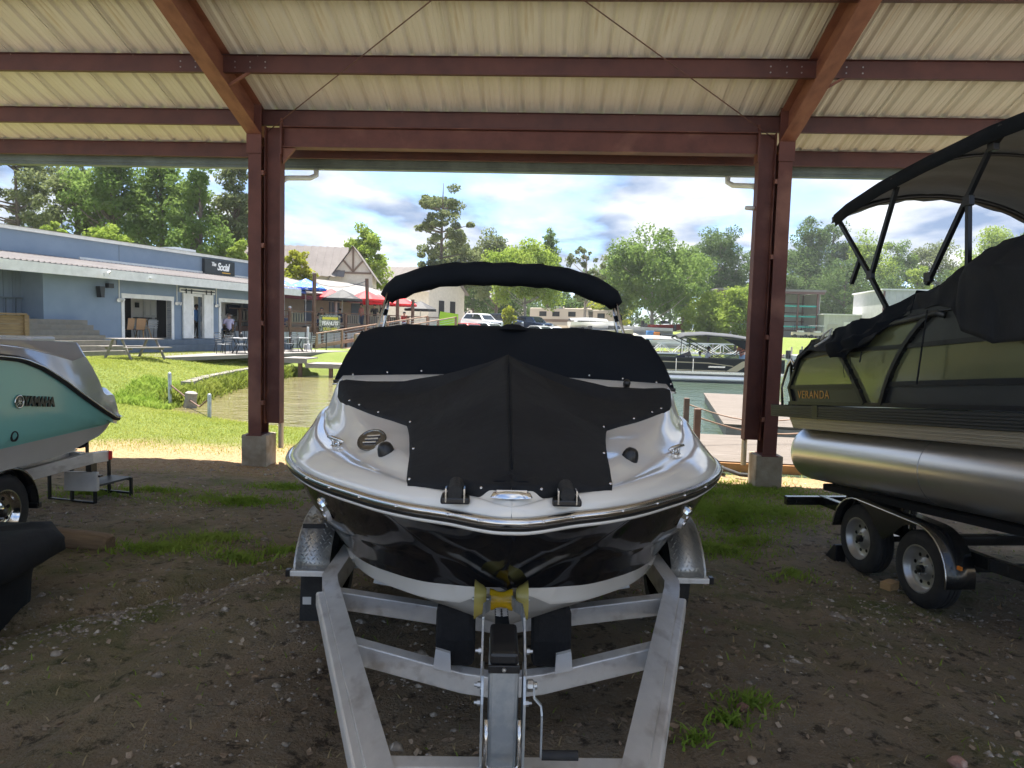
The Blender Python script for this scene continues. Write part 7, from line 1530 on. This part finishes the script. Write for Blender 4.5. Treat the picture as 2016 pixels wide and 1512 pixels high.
# weeds along the left bank
def blades(pts, hgt, wid, rs, lean=.5, name='grass', mat='grass_blade', label=None, per=1):
    n = len(pts); a = rs.uniform(0, 6.283, n); d = np.stack([np.cos(a), np.sin(a), np.zeros(n)], 1); h_ = hgt*rs.uniform(.5, 1.4, n)[:, None]; l_ = lean*rs.uniform(.2, 1.2, n)[:, None]*h_
    b = rs.uniform(0, 6.283, n); e_ = np.stack([np.cos(b), np.sin(b), np.zeros(n)], 1); w_ = (wid*rs.uniform(.6, 1.3, n))[:, None]; up = np.array([0, 0, 1.0])
    v = np.stack([pts-e_*w_, pts+e_*w_, pts+d*l_*.45+up*h_*.62+e_*w_*.7, pts+d*l_*.45+up*h_*.62-e_*w_*.7, pts+d*l_*1.15+up*h_*.98], 1).reshape(-1, 3)
    k = np.arange(n)*5; f = np.concatenate([np.stack([k, k+1, k+2, k+3], 1), np.stack([k+3, k+2, k+4, k+4], 1)])
    f4 = np.stack([k, k+1, k+2, k+3], 1); f3 = np.stack([k+3, k+2, k+4], 1)
    me = bpy.data.meshes.new(name); me.vertices.add(len(v)); me.vertices.foreach_set('co', v.astype(np.float32).ravel())
    lp_ = np.concatenate([f4.ravel(), f3.ravel()]); me.loops.add(len(lp_)); me.loops.foreach_set('vertex_index', lp_.astype(np.int32))
    st = np.concatenate([np.arange(n)*4, 4*n+np.arange(n)*3]); me.polygons.add(2*n); me.polygons.foreach_set('loop_start', st.astype(np.int32)); me.materials.append(M[mat]); me.update(calc_edges=True); me.validate()
    o = bpy.data.objects.new(name, me); col.objects.link(o); return tag(o, label, None, None, 'stuff')
leaf_mat('bank_leaf', (.14, .19, .03), (.24, .27, .06), .35); leaf_mat('grass_blade', (.29, .335, .06), (.40, .42, .11), .35); leaf_mat('weed_blade', (.19, .29, .04), (.30, .38, .08), .35); leaf_mat('dry_blade', (.30, .22, .11), (.42, .33, .19), .2)
def ground_pts(x, y): 
    z = land(x, y)+rough(x, y); return np.stack([x, y, z-.004], 1)
rs = np.random.RandomState(21)
# lawn between the shed and the water, and the far lawn
n = 110000; x = rs.uniform(-11, 6, n); y = rs.uniform(12.4, 20.5, n); sd = seg_dist(x, y, LAKE); k = (sd > .12) & (rs.uniform(0, 1, n) < np.clip((y-12.4)/1.6, .12, 1)); P_ = ground_pts(x[k], y[k]); blades(P_, .042, .006, rs, .9, 'lawn_grass', 'grass_blade', 'sunlit lawn grass between the shed and the water')
n = 90000; x = rs.uniform(-20, -9.5, n); y = rs.uniform(20.5, 35, n); sd = seg_dist(x, y, LAKE); k = (sd > .3); P_ = ground_pts(x[k], y[k]); blades(P_, .05, .010, rs, .9, 'bank_lawn', 'grass_blade', 'lawn grass on the slope below the blue restaurant')
n = 9000; t = rs.uniform(0, 1, n); sx = np.interp(t, [0, .15, .4, .7, 1], [-10.0, -10.3, -10.8, -11.1, -10.9]); sy = np.interp(t, [0, .15, .4, .7, 1], [21.0, 22.6, 26, 30.6, 34]); x = sx+rs.normal(.12, .22, n); y = sy+rs.normal(0, .3, n); z = np.full(n, WZ)+rs.uniform(0, .38, n)*(rs.uniform(0, 1, n) < .6); blades(np.stack([x, y, z], 1), .22, .032, rs, 1.1, 'bank_weeds', 'bank_leaf', 'leafy weeds growing over the stone retaining wall')
n = 5000; x = rs.uniform(-12.5, -9.6, n); y = rs.uniform(19.6, 23.4, n); sd = seg_dist(x, y, LAKE); k = (sd > -.1) & (sd < 1.6); P_ = ground_pts(x[k], y[k]); blades(P_, .16, .025, rs, .9, 'corner_weeds', 'weed_blade', 'rough weeds in the corner of the bank')
# weeds and dry grass in the dirt under the roof
def patch(cx, cy, rx, ry, n):
    a = rs.uniform(0, 6.283, n); q = np.sqrt(rs.uniform(0, 1, n))*np.abs(rs.normal(.5, .55, n)); return cx+np.cos(a)*q*rx, cy+np.sin(a)*q*ry
xs_, ys_ = [], []
PATCH = [((470, 985), .75, .35, 900), ((320, 1085), .45, .22, 700), ((415, 1065), .35, .22, 450), ((470, 1105), .3, .15, 260), ((560, 955), .5, .3, 500), ((300, 965), .6, .2, 350), ((180, 975), .5, .25, 350), ((560, 1085), .3, .25, 220), ((1430, 1010), .75, .8, 2600), ((1400, 1075), .55, .35, 1300), ((1380, 965), .8, .5, 1200), ((1480, 960), .7, .5, 1500), ((1600, 985), .8, .5, 1300), ((1470, 1060), .35, .3, 420), ((1560, 1130), .25, .2, 160), ((1480, 1385), .16, .12, 150), ((1440, 1420), .12, .14, 110), ((1370, 1465), .10, .08, 60), ((1420, 1000), 1.1, 1.0, 2600), ((1530, 1010), .9, .5, 900)]
for (u, v_), rx_, ry_, n in PATCH:
    p = onz(u, v_, .2); p = onz(u, v_, gz(p.x, p.y)); a, b = patch(p.x, p.y, rx_*1.25, ry_*1.25, int(n*(1.6 if v_ < 1300 else 1.3))); xs_.append(a); ys_.append(b)
x = np.concatenate(xs_); y = np.concatenate(ys_); blades(ground_pts(x, y), .052, .0075, rs, 1.2, 'dirt_weeds', 'weed_blade', 'patches of green weeds growing in the dirt')
n = 2600; x = rs.uniform(-5, 5, n); y = 2.2+9.5*rs.uniform(0, 1, n)**1.3; blades(ground_pts(x, y), .035, .004, rs, 1.4, 'dry_grass', 'dry_blade', 'thin dry grass stems strewn over the dirt')
n = 2600; x = rs.uniform(-6, 7, n); y = 2.2+9.5*rs.uniform(0, 1, n); blades(ground_pts(x, y), .035, .005, rs, 1.2, 'thin_weeds', 'weed_blade', 'single green sprouts strewn over the dirt')
# gravel, larger stones, leaf litter
def pebbles(pts, rad, rs, name, mat, label, flat=.55):
    base = np.array([(1, 0, 0), (-1, 0, 0), (0, 1, 0), (0, -1, 0), (0, 0, 1), (0, 0, -1)], float); fc = np.array([(0, 2, 4), (2, 1, 4), (1, 3, 4), (3, 0, 4), (2, 0, 5), (1, 2, 5), (3, 1, 5), (0, 3, 5)])
    n = len(pts); a = rs.uniform(0, 6.283, n); ca_, sa = np.cos(a), np.sin(a); j = 1+rs.uniform(-.35, .35, (n, 6, 3)); b = base[None]*j*rad[:, None, None]; b[..., 2] *= flat
    xr = b[..., 0]*ca_[:, None]-b[..., 1]*sa[:, None]; yr = b[..., 0]*sa[:, None]+b[..., 1]*ca_[:, None]; b[..., 0] = xr; b[..., 1] = yr*.8
    v = (pts[:, None]+b).reshape(-1, 3); f = (np.arange(n)[:, None, None]*6+fc[None]).reshape(-1, 3)
    me = np_mesh(name, v, f, M[mat]); o = bpy.data.objects.new(name, me); col.objects.link(o); return tag(o, label, None, None, 'stuff')
pm('gravel', (.33, .28, .225), .9, 0, (.18, .145, .11), 14, c3=(.52, .46, .39), s3=22, lo3=.54, hi3=.62)
n = 110000; x = rs.uniform(-5.5, 6.5, n); y = 1.9+9.8*rs.uniform(0, 1, n)**1.6; dn = 1.2*wob(x, y, .8, .5)+.9*wob(x, y, 2.1, 1.5)-.35; trk_ = sum(np.exp(-((x-(o_+.10*(y-5)+.1*np.sin(y*.9)))/.2)**2) for o_ in (-2.2, -.7, 2.35)); k = rs.uniform(-1.0, 1.0, n) < dn-1.6*trk_; pebbles(ground_pts(x[k], y[k]), rs.lognormal(-4.8, .62, k.sum()), rs, 'gravel', 'gravel', 'grey brown gravel scattered through the dirt')
n = 1500; t = rs.uniform(0, 1, n); x = -3.5+1.8*t+rs.normal(0, .12, n)+.1; y = 4.15+1.9*t+rs.normal(0, .12, n)-.16; pebbles(ground_pts(x, y), rs.lognormal(-4.3, .4, n), rs, 'runnel_gravel', 'gravel', 'loose gravel washed along the runnel in the dirt')
leaf_mat('dead_leaf', (.26, .17, .105), (.50, .41, .31), .15)
n = 1500; x = rs.uniform(-4.5, 4.5, n); y = 2.0+8*rs.uniform(0, 1, n)**1.4; pp = ground_pts(x, y); pp[:, 2] += .012; v, f = leaves(pp, np.full(n, .012), n*2, .042, rs, .6, 2.0); me = np_mesh('leaf_litter', v, f, M['dead_leaf']); o = bpy.data.objects.new('leaf_litter', me); col.objects.link(o); tag(o, 'dry brown leaves strewn over the dirt', None, None, 'stuff')
pm('pink_rock', (.42, .24, .185), .9, 0, (.30, .17, .13), 9, bump=.4, bscale=30, c3=(.52, .38, .31), s3=14); pm('rust_rock', (.20, .10, .07), .9, 0, (.14, .07, .05), 9, bump=.4, bscale=30)
def rock(u, v_, r_, mat, label, seed):
    q = np.random.RandomState(seed); p = onz(u, v_, gz(1.3, 2.6)); bm = bmesh.new(); bmesh.ops.create_icosphere(bm, subdivisions=2, radius=r_)
    for vv in bm.verts: vv.co *= q.uniform(.85, 1.15); vv.co.z *= .72
    me = bpy.data.meshes.new('rock'); bm.to_mesh(me); bm.free(); me.materials.append(M[mat]); o = bpy.data.objects.new('rock', me); col.objects.link(o); o.location = (p.x, p.y, gz(p.x, p.y)+r_*.35); tag(o, label, 'rock')
rock(1886, 1490, .042, 'pink_rock', 'pinkish rounded rock near the bottom right corner', 3); rock(1462, 1392, .034, 'rust_rock', 'rusty brown rock among the weeds at the lower right', 4); rock(1480, 1500, .025, 'dead_leaf', 'dry tan clod at the bottom edge right of the trailer', 6)

# ---------------------------------------------------------------- summer haze over the lake
hz = MB(); hz.box((0, 90, 18), (560, 360, 48)); hm_ = bpy.data.materials.new('summer_haze'); hm_.use_nodes = True; t = hm_.node_tree; t.nodes.clear()
ho = N(t, 'ShaderNodeOutputMaterial'); pv = N(t, 'ShaderNodeVolumePrincipled'); pv.inputs['Color'].default_value = (.86, .90, .95, 1); pv.inputs['Density'].default_value = .00032; pv.inputs['Anisotropy'].default_value = .2
t.links.new(pv.outputs[0], ho.inputs['Volume']); tag(hz.build('haze', hm_), 'thin summer haze over the lake', None, None, 'stuff')
